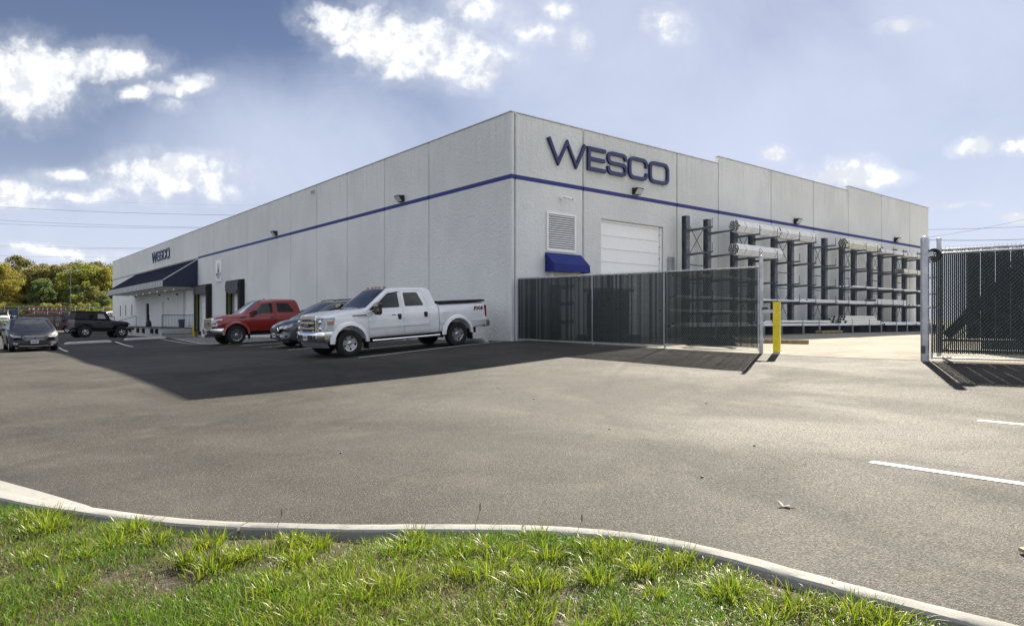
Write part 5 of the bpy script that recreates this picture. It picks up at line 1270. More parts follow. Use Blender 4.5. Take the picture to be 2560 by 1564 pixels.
def vehicle(s, root):
    """cut the half hull into body, doors and glass, mirror everything"""
    body = half_body(s); pm = [M[s['paint']], M['paint_dummy']]; gm = [M['autoglass'], M['trimblk']]
    wmax = max(p[1] for p in s['width'])
    for (xa, ra) in s['arches']:
        c = prism_mesh([(xa+ra*cos(2*pi*i/36), s['wheel_r']+.02+ra*sin(2*pi*i/36)) for i in range(36)], wmax-.34, wmax+.4); body = boolean(body, c, 'DIFFERENCE')
    for nm, (xs_, xe, zs_, ze, yi, yo) in s.get('slabs', {}).items():      # windscreen and rear screen: slabs that follow the slope
        d = Vector((xe-xs_, ze-zs_)).normalized(); nn = Vector((-d.y, d.x))
        if nn.y < 0: nn = -nn
        def hexslab(e0, e1, ins, th0, th1):
            A = Vector((xs_, zs_))+d*e0; B = Vector((xe, ze))-d*e1; mb = MB(); mb.mi = 1
            y0_, y1_ = yi-ins, yo-ins
            v = []
            for off in (-th0, th1):
                for P, y in ((A, y0_), (B, y1_)): q = P+nn*off; v.append(((q.x, -.2, q.y), (q.x, y, q.y)))
            (a0, a1), (b0, b1), (c0, c1), (d0, d1) = v
            mb.add([a0, b0, b1, a1, c0, d0, d1, c1], [(0,3,2,1),(4,5,6,7),(0,1,5,4),(1,2,6,5),(2,3,7,6),(3,0,4,7)])
            return mb.mesh('cut', [M['paint_dummy']]*2)
        gl = boolean(body, hexslab(.012, .012, .012, .07, .20), 'INTERSECT'); body = boolean(body, hexslab(0, 0, 0, .08, .20), 'DIFFERENCE')
        gl.transform(Matrix.Translation((-nn.x*.012, 0, -nn.y*.012))); clean(gl)
        add_obj(nm, finish(joined(gl, mirrored(gl)), 40), root, [M['screen'], M['trimblk']])
    def window(panel, poly, parent, depth=.012):
        p2 = rounded(poly, .05); gl = boolean(panel, prism_mesh(shrink(p2, .006), .2, wmax+.3), 'INTERSECT'); panel = boolean(panel, prism_mesh(p2, .2, wmax+.3), 'DIFFERENCE')
        gl.transform(Matrix.Translation((0, -depth, 0))); return panel, gl
    for door in s.get('doors', []):
        poly = door['poly']; pc = boolean(body, prism_mesh(shrink(poly, .007), wmax-.42, wmax+.3), 'INTERSECT'); body = boolean(body, prism_mesh(poly, wmax-.44, wmax+.3), 'DIFFERENCE')
        gl = None
        if 'win' in door: pc, gl = window(pc, door['win'], None)
        ds = add_pair('door', finish(pc), root, pm)
        for k_, d_ in enumerate(ds):
            if gl: add_obj('window', finish(gl.copy() if k_ == 0 else mirrored(gl), 40), d_, gm)
            hx, hz, hy = door['handle']; sgn = 1 if k_ == 0 else -1; mb = MB()
            if s.get('handle', 'bar') == 'pad': mb.box(hx-.07, hx+.07, sgn*(hy-.03), sgn*(hy+.012), hz-.10, hz+.08).build('handle', M['trimblk'], d_, bevel=.012, local=True)
            else: mb.box(hx-.10, hx+.10, sgn*(hy-.02), sgn*(hy+.03), hz-.018, hz+.018).build('handle', M[s.get('handle_mat', 'chrome')], d_, bevel=.008, local=True)
    for poly in s.get('quarter', []):
        body, gl = window(body, poly, None); add_pair('window', finish(gl, 40), root, gm)
    for poly in s.get('cuts', []): body = boolean(body, prism_mesh(poly, -.2 if s.get('cut_full') else wmax-.2, wmax+.4), 'DIFFERENCE')
    clean(body); me = joined(body, mirrored(body)); add_obj('body', finish(me), root, pm)
def flares(root, s, mats, proud=.035, w=.07, wy=None, ang=(0, 180)):
    for (xa, ra) in s['arches']:
        zc = s['wheel_r']+.02; y0 = interp(s['width'], xa)+s.get('bulge', .02)
        for sg in (1, -1):
            V = []; n = 22
            for i in range(n+1):
                a = radians(ang[0]+(ang[1]-ang[0])*i/n)
                for (rr, yy) in ((ra-.004, y0-.06), (ra-.004, y0+proud), (ra+w*.5, y0+proud*.9), (ra+w, y0-.012)): V.append((xa+rr*cos(a), sg*yy, zc+rr*sin(a)))
            F = [(4*i+j, 4*i+4+j, 4*i+5+j, 4*i+1+j) for i in range(n) for j in range(3)]
            MB().add(V, F).build('wheel_arch_lip', mats, root, smooth=50, local=True)
def lbox(root, name, m, x0, x1, y0, y1, z0, z1, bev=.006): return MB().box(x0, x1, y0, y1, z0, z1).build(name, M[m] if isinstance(m, str) else m, root, bevel=bev, local=True)
def mirror_arm(root, x, y, z, h, w, capm, body='trimblk', d=.16):
    for sg in (1, -1):
        mi = MB().hexa([(x-.04, sg*(y+.10), z-h/2), (x+d*.7, sg*(y+.12), z-h/2), (x+d*.6, sg*(y+.10+w), z-h/2), (x-.04, sg*(y+.10+w), z-h/2), (x-.04, sg*(y+.10), z+h/2), (x+d*.6, sg*(y+.12), z+h/2), (x+d*.5, sg*(y+.10+w), z+h/2), (x-.04, sg*(y+.10+w), z+h/2)]).build('wing_mirror', M[capm], root, bevel=.02, local=True)
        MB().box(x-.02, x+.05, sg*(y-.05), sg*(y+.12), z-h*.3, z-h*.12).build('mirror_arm', M[body], mi, local=True)
        MB().box(x-.052, x-.042, sg*(y+.12), sg*(y+.08+w), z-h*.42, z+h*.42).build('mirror_glass', M['autoglass'], mi, local=True)
def number_plate(root, x, y, z, face=1, w=.305, h=.155):
    p = MB().box(x, x+face*.012, y-w/2, y+w/2, z-h/2, z+h/2).build('number_plate', M['plate'], root, local=True)
    mb = MB()
    for i, yy in enumerate((-.105, -.07, -.035, .02, .055, .09)): mb.box(x+face*.0125, x+face*.0145, y+yy-.011, y+yy+.011, z-.035, z+.032)
    mb.build('plate_characters', M['navy'], p, local=True)['kind'] = 'stuff'
    return p
def oval_badge(root, x, y, z, a, b, face=1):
    def ell(k, x_): return [(x_, y+a*k*cos(2*pi*i/24), z+b*k*sin(2*pi*i/24)) for i in range(24)]
    ch = MB().add(ell(1, x)+ell(1, x+face*.02), [(i, (i+1) % 24, 24+(i+1) % 24, 24+i) for i in range(24)]+[tuple(range(24)), tuple(range(24, 48))]).build('badge', M['chrome'], root, local=True)
    MB().add(ell(.84, x+face*.021)+ell(.84, x+face*.026), [(i, (i+1) % 24, 24+(i+1) % 24, 24+i) for i in range(24)]+[tuple(range(24)), tuple(range(24, 48))]).build('badge_oval', M['badge_blue'], ch, local=True)
    me = text_mesh('Ford', b*1.15, .001, b*.02); me.materials.clear(); me.materials.append(M['chrome'])
    me.transform(Matrix.Translation((x+face*.0275, y, z+b*.05)) @ Matrix(((0, 0, 1, 0), (1, 0, 0, 0), (0, 1, 0, 0), (0, 0, 0, 1))))
    o = bpy.data.objects.new('badge_script', me); COL.objects.link(o); o.parent = ch
def underside(root, x0, x1, w, z0, z1): lbox(root, 'chassis', 'trimblk', x0, x1, -w, w, z0, z1, 0)

# ---------------------------------------------------------------- white crew-cab pickup
def white_pickup():
    r = thing('pickup_truck', 'white crew-cab pickup with chrome grille parked nearest the building corner', 'pickup truck')
    s = dict(paint='p_white', wheel_r=.405, bulge=.025, ridge=.0, ridge_z=.90, tumble=.13, belt=[(-5.3, 1.385), (-.6, 1.355), (.3, 1.30), (.9, 1.22)], crown=.025, nose_curve=.06, tail_curve=.03, n=60,
        top=[(-5.20, 1.44), (-3.28, 1.44), (-3.27, 1.46), (-3.18, 1.46), (-3.12, 1.60), (-3.0, 1.90), (-2.93, 1.975), (-2.8, 2.01), (-2.1, 2.035), (-1.5, 2.02), (-1.38, 1.98), (-.62, 1.43), (-.50, 1.41), (-.3, 1.395), (.2, 1.365), (.55, 1.325), (.74, 1.285), (.82, 1.22)],
        bottom=[(-5.2, .62), (-4.6, .56), (-3.2, .50), (-.6, .50), (.3, .60), (.82, .64)],
        width=[(-5.2, .955), (-4.9, .985), (-.5, .99), (.3, .985), (.62, .965), (.82, .93)],
        arches=[(0, .52), (-3.97, .52)],
        slabs={'windscreen': (-1.43, -.64, 2.01, 1.45, .72, .83)},
        handle='pad',
        doors=[dict(poly=[(-.66, .56), (-.62, .9), (-.66, 1.38), (-1.38, 1.91), (-1.82, 1.95), (-1.90, .55)], win=[(-.86, 1.41), (-1.40, 1.83), (-1.75, 1.87), (-1.80, 1.41)], handle=(-1.74, 1.12, 1.005)),
               dict(poly=[(-1.93, .55), (-1.85, 1.95), (-2.62, 1.94), (-2.84, 1.42), (-2.88, .58)], win=[(-1.99, 1.43), (-1.95, 1.87), (-2.48, 1.86), (-2.70, 1.43)], handle=(-2.72, 1.14, 1.005))],
        cuts=[[(-3.245, .3), (-3.215, .3), (-3.215, 1.6), (-3.245, 1.6)]], cut_full=True)
    vehicle(s, r); flares(r, s, M['p_white'], .05, .13)
    # grille and nose
    X = .80
    gr = MB().prism(rounded([(-.50, .74), (.50, .74), (.56, .80), (.56, 1.16), (.50, 1.22), (-.50, 1.22), (-.56, 1.16), (-.56, .80)], .03), X-.02, X+.07, 'x').build('grille_surround', M['chrome'], r, bevel=.015, local=True)
    lbox(gr, 'grille_recess', 'trimblk', X+.071, X+.076, -.485, .485, .80, 1.165, 0)
    for z0_, z1_ in ((.875, .945), (1.035, 1.105)): lbox(gr, 'grille_bar', 'chrome', X+.077, X+.115, -.48, .48, z0_, z1_, .015)
    for z_ in (.80, 1.13): 
        for sg in (1, -1): lbox(gr, 'grille_clip', 'chrome', X+.077, X+.10, sg*.33, sg*.47, z_+.005, z_+.035, .004)
    MB().prism([(-.55, 1.20), (.55, 1.20), (.50, 1.262), (-.50, 1.262)], X-.16, X+.055, 'x').build('hood_trim', M['chrome'], gr, bevel=.03, local=True)
    oval_badge(gr, X+.116, 0, .985, .165, .068)
    for sg in (1, -1):
        hl = MB().hexa([(X+.07, sg*.575, .80), (X+.0, sg*.965, .80), (X-.27, sg*1.03, .84), (X-.2, sg*.575, .80), (X+.06, sg*.575, 1.20), (X-.03, sg*.945, 1.21), (X-.36, sg*1.02, 1.21), (X-.2, sg*.575, 1.20)]).build('headlight', M['clearlens'], r, bevel=.012, local=True)
        MB().hexa([(X-.10, sg*.992, 1.0), (X-.26, sg*1.034, 1.0), (X-.26, sg*.9, 1.0), (X-.1, sg*.9, 1.0), (X-.11, sg*.985, 1.10), (X-.31, sg*1.03, 1.10), (X-.31, sg*.9, 1.10), (X-.1, sg*.9, 1.10)]).build('indicator', M['amber'], hl, local=True)
        for zz_ in (.86, 1.06): MB().lathe([(0, .055), (.05, .05), (.075, .02), (.08, 0)], 14, 'x', (X+.0, sg*.75, zz_+.02)).build('lamp_bowl', M['chrome'], hl, smooth=40, local=True)
    P = rounded([(.56, .60), (.56, .78), (.93, .78), (1.0, .74), (1.0, .52), (.93, .47), (.56, .47)], .02)
    bp = MB(); prof_ = [(-1.0, -.30), (-.98, -.02), (-.80, .10), (-.40, .155), (0, .165), (.40, .155), (.80, .10), (.98, -.02), (1.0, -.30)]
    V = []
    for y, dx in prof_:
        for dd, z in ((-.02, .80), (.012, .775), (.02, .70), (.02, .60), (-.01, .52), (-.05, .50)): V.append((X+dx+dd, y, z))
    bm_ = MB().add(V, [(6*i+j, 6*i+6+j, 6*i+7+j, 6*i+1+j) for i in range(8) for j in range(5)]+[(6*i+6, 6*i, 6*i+5, 6*i+11) for i in range(8)]).build('front_bumper', M['chrome'], r, smooth=50, local=True)
    for y0, y1 in ((-.45, -.06), (.10, .45)): lbox(bm_, 'bumper_slot', 'trimblk', X+.175, X+.187, y0, y1, .56, .70, .01)
    number_plate(r, X+.19, .04, .63)
    for sg in (1, -1):
        f_ = MB().hexa([(X+.165, sg*.53, .55), (X+.112, sg*.78, .55), (X+.09, sg*.78, .55), (X+.1, sg*.53, .55), (X+.165, sg*.53, .71), (X+.112, sg*.80, .71), (X+.09, sg*.80, .71), (X+.1, sg*.53, .71)]).build('fog_lamp_recess', M['trimblk'], bm_, bevel=.015, local=True)
        MB().lathe([(0, .03), (.045, .025), (.05, 0)], 14, 'x', (X+.115, sg*.68, .63)).build('fog_lamp', M['clearlens'], bm_, local=True)
    V = []
    for y, dx in prof_[1:-1]:
        for dd, z in ((-.06, .50), (-.09, .40), (-.14, .31)): V.append((X+dx+dd-.02, y*.93, z))
    MB().add(V, [(3*i+j, 3*i+3+j, 3*i+4+j, 3*i+1+j) for i in range(6) for j in range(2)]).build('valance', M['valance'], r, smooth=50, local=True)
    for sg in (1, -1):
        lbox(r, 'door_moulding', 'p_white', -2.84, -.66, sg*1.008, sg*1.03, .80, .90, .012)
        lbox(r, 'bed_moulding', 'p_white', -3.47, -3.25, sg*1.008, sg*1.028, .80, .90, .012)
        lbox(r, 'bed_moulding', 'p_white', -5.18, -4.52, sg*1.0, sg*1.02, .80, .90, .012)
        MB().tube((-.72, sg*1.03, .43), (-3.2, sg*1.03, .43), .038, 10).build('side_step', M['chrome'], r, smooth=50, local=True)
        lbox(r, 'step_pad', 'trimblk', -3.05, -.85, sg*.99, sg*1.05, .465, .475, 0)
        for x in (-.95, -1.9, -2.9): MB().beam((x, sg*.8, .52), (x, sg*1.03, .43), .05, .03).build('step_bracket', M['trimblk'], r, local=True)
        MB().prism([(-.95, 1.845), (-1.35, 1.80), (-.9, 1.45)], 0, .01, 'y')
        MB().hexa([(-.90, sg*.975, 1.41), (-1.42, sg*.905, 1.83), (-1.80, sg*.895, 1.875), (-1.80, sg*.875, 1.82), (-.90, sg*.995, 1.43), (-1.42, sg*.93, 1.86), (-1.80, sg*.915, 1.885), (-1.80, sg*.93, 1.83)]).build('rain_visor', M['autoglass'], r, local=True) if False else None
        MB().path([(-.87, sg*.965, 1.43), (-1.39, sg*.915, 1.85), (-1.76, sg*.905, 1.89)], .02, 6).build('rain_visor', M['trimblk'], r, local=True)
        lbox(r, 'mud_flap', 'black', -.60, -.57, sg*.74, sg*1.04, .20, .52, 0); lbox(r, 'mud_flap', 'black', -4.55, -4.52, sg*.74, sg*1.04, .20, .56, 0)
        lbox(r, 'fender_vent', 'trimblk', -.58, -.12, sg*.985, sg*1.022, 1.215, 1.245, .006); lbox(r, 'fender_vent_trim', 'chrome', -.62, -.30, sg*.99, sg*1.030, 1.19, 1.208, .005)
        lbox(r, 'tail_light', 'redlens', -5.235, -5.14, sg*.86, sg*.985, .93, 1.33, .015)
        lbox(r, 'keypad', 'trimblk', -1.60, -1.46, sg*1.004, sg*1.012, 1.17, 1.19, 0)
    # towing mirrors
    for sg in (1, -1):
        mi = MB().box(-.92, -.74, sg*1.16, sg*1.40, 1.22, 1.57).build('wing_mirror', M['trimblk'], r, bevel=.03, local=True)
        MB().box(-.91, -.715, sg*1.17, sg*1.40, 1.45, 1.585).build('mirror_cap', M['chrome'], mi, bevel=.03, local=True)
        MB().box(-.86, -.80, sg*.96, sg*1.17, 1.30, 1.36).box(-.86, -.80, sg*.96, sg*1.17, 1.44, 1.48).build('mirror_arm', M['trimblk'], mi, local=True)
        MB().box(-.80, -.72, sg*1.402, sg*1.41, 1.33, 1.42).build('mirror_indicator', M['amber'], mi, local=True)
        MB().hexa([(-.70, sg*.97, 1.36), (-.98, sg*.96, 1.40), (-.98, sg*.95, 1.40), (-.70, sg*.96, 1.36), (-.72, sg*.99, 1.40), (-1.02, sg*.95, 1.62), (-1.02, sg*.94, 1.62), (-.72, sg*.98, 1.40)]).build('mirror_sail', M['trimblk'], r, local=True)
    lbox(r, 'tonneau_cover', 'canvas', -5.18, -3.27, -.90, .90, 1.475, 1.53, .02)
    for sg in (1, -1): lbox(r, 'bed_rail_cap', 'trimblk', -5.20, -3.26, sg*.84, sg*.955, 1.455, 1.515, .012)
    lbox(r, 'rear_bumper', 'chrome', -5.42, -5.21, -.93, .93, .58, .80, .03); lbox(r, 'tow_hitch', 'trimblk', -5.38, -5.1, -.05, .05, .46, .56, .005)
    for y in (-.55, -.24, 0, .24, .55): MB().lathe([(.06, 0), (.055, .025), (.02, .04), (0, .04)], 12, 'z', (-1.50, y, 2.04+.01*(1-(y/.6)**2))).build('cab_light', M['amber'], r, smooth=40, local=True)
    lbox(r, 'wiper', 'trimblk', -.66, -.63, .05, .55, 1.46, 1.475, 0); lbox(r, 'cowl', 'trimblk', -.63, -.52, -.70, .70, 1.43, 1.445, 0)
    for y in (.28, -.28): MB().lathe([(.02, 0), (.012, .012), (0, .014)], 8, 'z', (-.25, y, 1.41)).build('washer_nozzle', M['trimblk'], r, local=True)
    # fuel door: shallow raised plate, and the lettering
    MB().prism(rounded([(-3.42, 1.02), (-3.20-.38, 1.02), (-3.58, 1.17), (-3.42, 1.17)][::1], .02), 0, 0.001, 'y')
    lbox(r, 'fuel_door', 'p_white', -3.62, -3.42, 1.006, 1.013, 1.0, 1.18, .003)
    mk_ = Matrix(((-1, 0, 0, 0), (0, 0, 1, 0), (0, 1, 0, 0), (0, 0, 0, 1)))
    for txt, dx, mm in (('F', .17, 'trimblk'), ('X', .04, 'redlens'), ('4', -.10, 'trimblk')):
        me = text_mesh(txt, .17, .0015, .007); me.transform(Matrix.Translation((-4.90+dx, 1.006, 1.23)) @ mk_ @ Matrix.Diagonal((1.35, 1, 1, 1))); add_obj('decal_letter', me, r, [M[mm]])
    for y in (0,): lbox(r, 'seat', 'curtain', -1.9, -1.8, -.6, .6, 1.2, 1.3, 0) if False else None
    underside(r, -5.0, .7, .62, .38, .60)
    for x in (0, -3.97): MB().tube((x, -.8, .38), (x, .8, .38), .06, 8).build('axle', M['trimblk'], r, local=True)
    add_wheels(r, (0, -3.97), .865, .405, .265, .225, 'wide', 5)
    place(r, (-6.27, .94), (-1, -.012), 3.97); return r
WP = white_pickup()

def red_pickup():
    r = thing('pickup_truck', 'dark red crew-cab pickup parked beside the hatched strip', 'pickup truck')
    s = dict(paint='p_red', wheel_r=.40, bulge=.02, ridge=.0, ridge_z=.92, tumble=.15, belt=[(-4.9, 1.30), (-.6, 1.26), (.3, 1.20), (.9, 1.10)], crown=.025, nose_curve=.11, tail_curve=.03, n=54,
        top=[(-4.85, 1.38), (-3.05, 1.38), (-3.04, 1.40), (-2.96, 1.40), (-2.92, 1.55), (-2.82, 1.84), (-2.74, 1.92), (-2.6, 1.945), (-1.9, 1.955), (-1.25, 1.93), (-1.12, 1.89), (-.40, 1.36), (-.28, 1.32), (.3, 1.29), (.62, 1.22), (.84, 1.12), (.88, 1.05)],
        bottom=[(-4.85, .66), (-4.2, .56), (-3.0, .50), (-.6, .50), (.3, .58), (.88, .60)],
        width=[(-4.85, .945), (-4.5, .975), (.3, .975), (.65, .95), (.88, .90)], arches=[(0, .50), (-3.68, .50)],
        slabs={'windscreen': (-1.16, -.42, 1.94, 1.385, .655, .79)}, handle_mat='chrome',
        doors=[dict(poly=[(-.60, .55), (-.58, .9), (-.62, 1.30), (-1.12, 1.84), (-1.70, 1.86), (-1.76, .54)], win=[(-.76, 1.29), (-1.20, 1.74), (-1.64, 1.78), (-1.66, 1.33), (-1.15, 1.33), (-1.0, 1.29)], handle=(-1.55, 1.12, .99)),
               dict(poly=[(-1.79, .54), (-1.73, 1.86), (-2.50, 1.84), (-2.78, 1.36), (-2.85, .58)], win=[(-1.88, 1.36), (-1.85, 1.78), (-2.40, 1.76), (-2.66, 1.36)], handle=(-2.62, 1.13, .99))],
        cuts=[[(-3.02, .3), (-2.99, .3), (-2.99, 1.6), (-3.02, 1.6)]], cut_full=True)
    vehicle(s, r); flares(r, s, M['p_red'], .03, .10)
    X = .86
    gr = MB().prism(rounded([(-.58, .72), (.58, .72), (.66, .80), (.62, 1.12), (.56, 1.17), (-.56, 1.17), (-.62, 1.12), (-.66, .80)], .03), X-.02, X+.06, 'x').build('grille_surround', M['chrome'], r, bevel=.012, local=True)
    lbox(gr, 'grille_recess', 'trimblk', X+.061, X+.066, -.55, .55, .76, 1.13, 0)
    for i in range(5): lbox(gr, 'grille_bar', 'chrome', X+.067, X+.09, -.55, .55, .785+i*.074, .812+i*.074, .006)
    oval_badge(gr, X+.09, 0, .95, .15, .062)
    for sg in (1, -1):
        hl = MB().hexa([(X+.05, sg*.67, .80), (X-.05, sg*.90, .80), (X-.16, sg*.955, .86), (X-.2, sg*.67, .80), (X+.02, sg*.66, 1.12), (X-.12, sg*.88, 1.13), (X-.34, sg*.965, 1.13), (X-.2, sg*.66, 1.12)]).build('headlight', M['clearlens'], r, bevel=.012, local=True)
        MB().hexa([(X+.056, sg*.70, .88), (X+.0, sg*.84, .88), (X-.02, sg*.84, .88), (X, sg*.70, .88), (X+.045, sg*.70, .98), (X-.01, sg*.83, .98), (X-.02, sg*.83, .98), (X, sg*.70, .98)]).build('indicator', M['amber'], hl, local=True)
    prof_ = [(-.97, -.34), (-.95, -.08), (-.78, .07), (-.40, .125), (0, .135), (.40, .125), (.78, .07), (.95, -.08), (.97, -.34)]; V = []
    for y, dx in prof_:
        for dd, z in ((-.02, .71), (.015, .69), (.02, .60), (.0, .50), (-.03, .47)): V.append((X+dx+dd, y, z))
    bm_ = MB().add(V, [(5*i+j, 5*i+5+j, 5*i+6+j, 5*i+1+j) for i in range(8) for j in range(4)]+[(5*i+5, 5*i, 5*i+4, 5*i+9) for i in range(8)]).build('front_bumper', M['chrome'], r, smooth=50, local=True)
    lbox(bm_, 'bumper_slot', 'trimblk', X+.15, X+.16, -.45, .45, .50, .64, .01)
    for sg in (1, -1): MB().hexa([(X+.13, sg*.55, .53), (X+.085, sg*.76, .53), (X+.07, sg*.76, .53), (X+.07, sg*.55, .53), (X+.13, sg*.55, .63), (X+.085, sg*.78, .63), (X+.07, sg*.78, .63), (X+.07, sg*.55, .63)]).build('fog_lamp', M['trimblk'], bm_, bevel=.01, local=True)
    number_plate(r, X+.162, .0, .57)
    lbox(r, 'valance', 'trimblk', X-.25, X+.02, -.80, .80, .33, .46, .03)
    mirror_arm(r, -.78, .93, 1.35, .22, .22, 'trimblk')
    for sg in (1, -1):
        lbox(r, 'side_step', 'trimblk', -3.05, -.65, sg*.90, sg*1.02, .40, .45, .01); lbox(r, 'mud_flap', 'black', -.58, -.55, sg*.74, sg*1.0, .22, .5, 0)
        lbox(r, 'tail_light', 'redlens', -4.88, -4.78, sg*.80, sg*.96, .95, 1.30, .015); lbox(r, 'fender_badge', 'chrome', -.46, -.18, sg*.985, sg*1.002, 1.155, 1.19, .005); lbox(r, 'fender_badge', 'chrome', -.30, -.13, sg*.985, sg*1.002, 1.125, 1.145, .004)
        lbox(r, 'bed_rail_cap', 'trimblk', -4.85, -3.04, sg*.80, sg*.92, 1.39, 1.435, .01)
    lbox(r, 'rear_bumper', 'chrome', -5.02, -4.86, -.9, .9, .58, .76, .03)
    underside(r, -4.6, .7, .6, .36, .58); add_wheels(r, (0, -3.68), .85, .40, .27, .245, 'twin', 6)
    MB().lathe([(0, .05), (.02, .03), (.035, 0)], 10, 'z', (-1.6, 0, 1.98)).build('antenna', M['trimblk'], r, local=True)
    place(r, (-5.86, 12.88), (-1, 0), 3.68); return r
RP = red_pickup()

def grey_suv():
    r = thing('crossover_car', 'grey crossover with roof rails parked between the red and the white pickup', 'car')
    s = dict(paint='p_grey', wheel_r=.35, bulge=.03, ridge=.0, ridge_z=.75, tumble=.26, belt=[(-3.6, 1.12), (-.6, 1.06), (.3, .99), (.9, .84)], crown=.035, nose_curve=.24, tail_curve=.10, n=50,
        top=[(-3.55, 1.05), (-3.5, 1.30), (-3.25, 1.58), (-3.05, 1.66), (-2.4, 1.70), (-1.6, 1.70), (-1.15, 1.66), (-.95, 1.60), (.05, 1.10), (.2, 1.05), (.55, .98), (.80, .86), (.92, .74)],
        bottom=[(-3.55, .42), (-3.1, .30), (-.6, .26), (.5, .27), (.92, .36)], width=[(-3.55, .86), (-3.1, .915), (0, .92), (.5, .90), (.80, .82), (.92, .74)], arches=[(0, .405), (-2.69, .405)],
        slabs={'windscreen': (-1.08, .03, 1.68, 1.125, .60, .74)}, handle_mat='p_grey',
        doors=[dict(poly=[(-.48, .34), (-.50, 1.04), (-.95, 1.46), (-1.50, 1.56), (-1.52, .34)], win=[(-.58, 1.08), (-.98, 1.40), (-1.44, 1.48), (-1.46, 1.10)], handle=(-1.35, .95, .93)),
               dict(poly=[(-1.54, .34), (-1.52, 1.56), (-2.15, 1.56), (-2.42, 1.12), (-2.26, .42)], win=[(-1.60, 1.11), (-1.58, 1.48), (-2.10, 1.49), (-2.28, 1.13)], handle=(-2.18, .98, .93))],
        quarter=[[(-2.50, 1.14), (-2.35, 1.46), (-2.85, 1.46), (-3.05, 1.18)]])
    vehicle(s, r); flares(r, s, M['trimblk'], .012, .05)
    X = .90
    gp_ = [(-.42, .66), (-.30, .56), (.30, .56), (.42, .66), (.34, .78), (-.34, .78)]
    gr = MB().prism(gp_, X-.04, X+.03, 'x').build('grille_surround', M['chrome'], r, bevel=.01, local=True)
    MB().prism(shrink(gp_, .022), X+.031, X+.035, 'x').build('grille_recess', M['trimblk'], gr, local=True)
    for i in range(3): lbox(gr, 'grille_bar', 'chrome', X+.036, X+.05, -.33, .33, .60+i*.055, .62+i*.055, .004)
    oval_badge(gr, X+.05, 0, .68, .10, .042)
    for sg in (1, -1):
        MB().hexa([(X+.0, sg*.43, .72), (X-.14, sg*.72, .74), (X-.3, sg*.86, .80), (X-.25, sg*.43, .72), (X-.03, sg*.40, .82), (X-.20, sg*.70, .85), (X-.42, sg*.885, .89), (X-.25, sg*.40, .82)]).build('headlight', M['clearlens'], r, bevel=.008, local=True)
        MB().hexa([(X+.01, sg*.50, .42), (X-.08, sg*.70, .42), (X-.14, sg*.70, .42), (X-.1, sg*.50, .42), (X+.0, sg*.48, .50), (X-.10, sg*.74, .51), (X-.14, sg*.74, .51), (X-.1, sg*.48, .50)]).build('fog_lamp', M['clearlens'], r, local=True)
        MB().path([(-1.25, sg*.60, 1.72), (-1.5, sg*.60, 1.765), (-2.8, sg*.60, 1.75), (-3.05, sg*.60, 1.68)], .018, 8).build('roof_rail', M['trimblk'], r, local=True)
        lbox(r, 'tail_light', 'redlens', -3.52, -3.4, sg*.70, sg*.90, .95, 1.1, .01)
    lbox(r, 'lower_grille', 'trimblk', X-.02, X+.03, -.46, .46, .36, .50, .01); number_plate(r, X+.035, 0, .50)
    mirror_arm(r, -.50, .86, 1.10, .14, .17, 'p_grey'); underside(r, -3.2, .6, .6, .22, .36); add_wheels(r, (0, -2.69), .80, .35, .225, .225, 'thin', 7)
    place(r, (-5.22, 6.55), (-1, 0), 2.69); return r
GS = grey_suv()

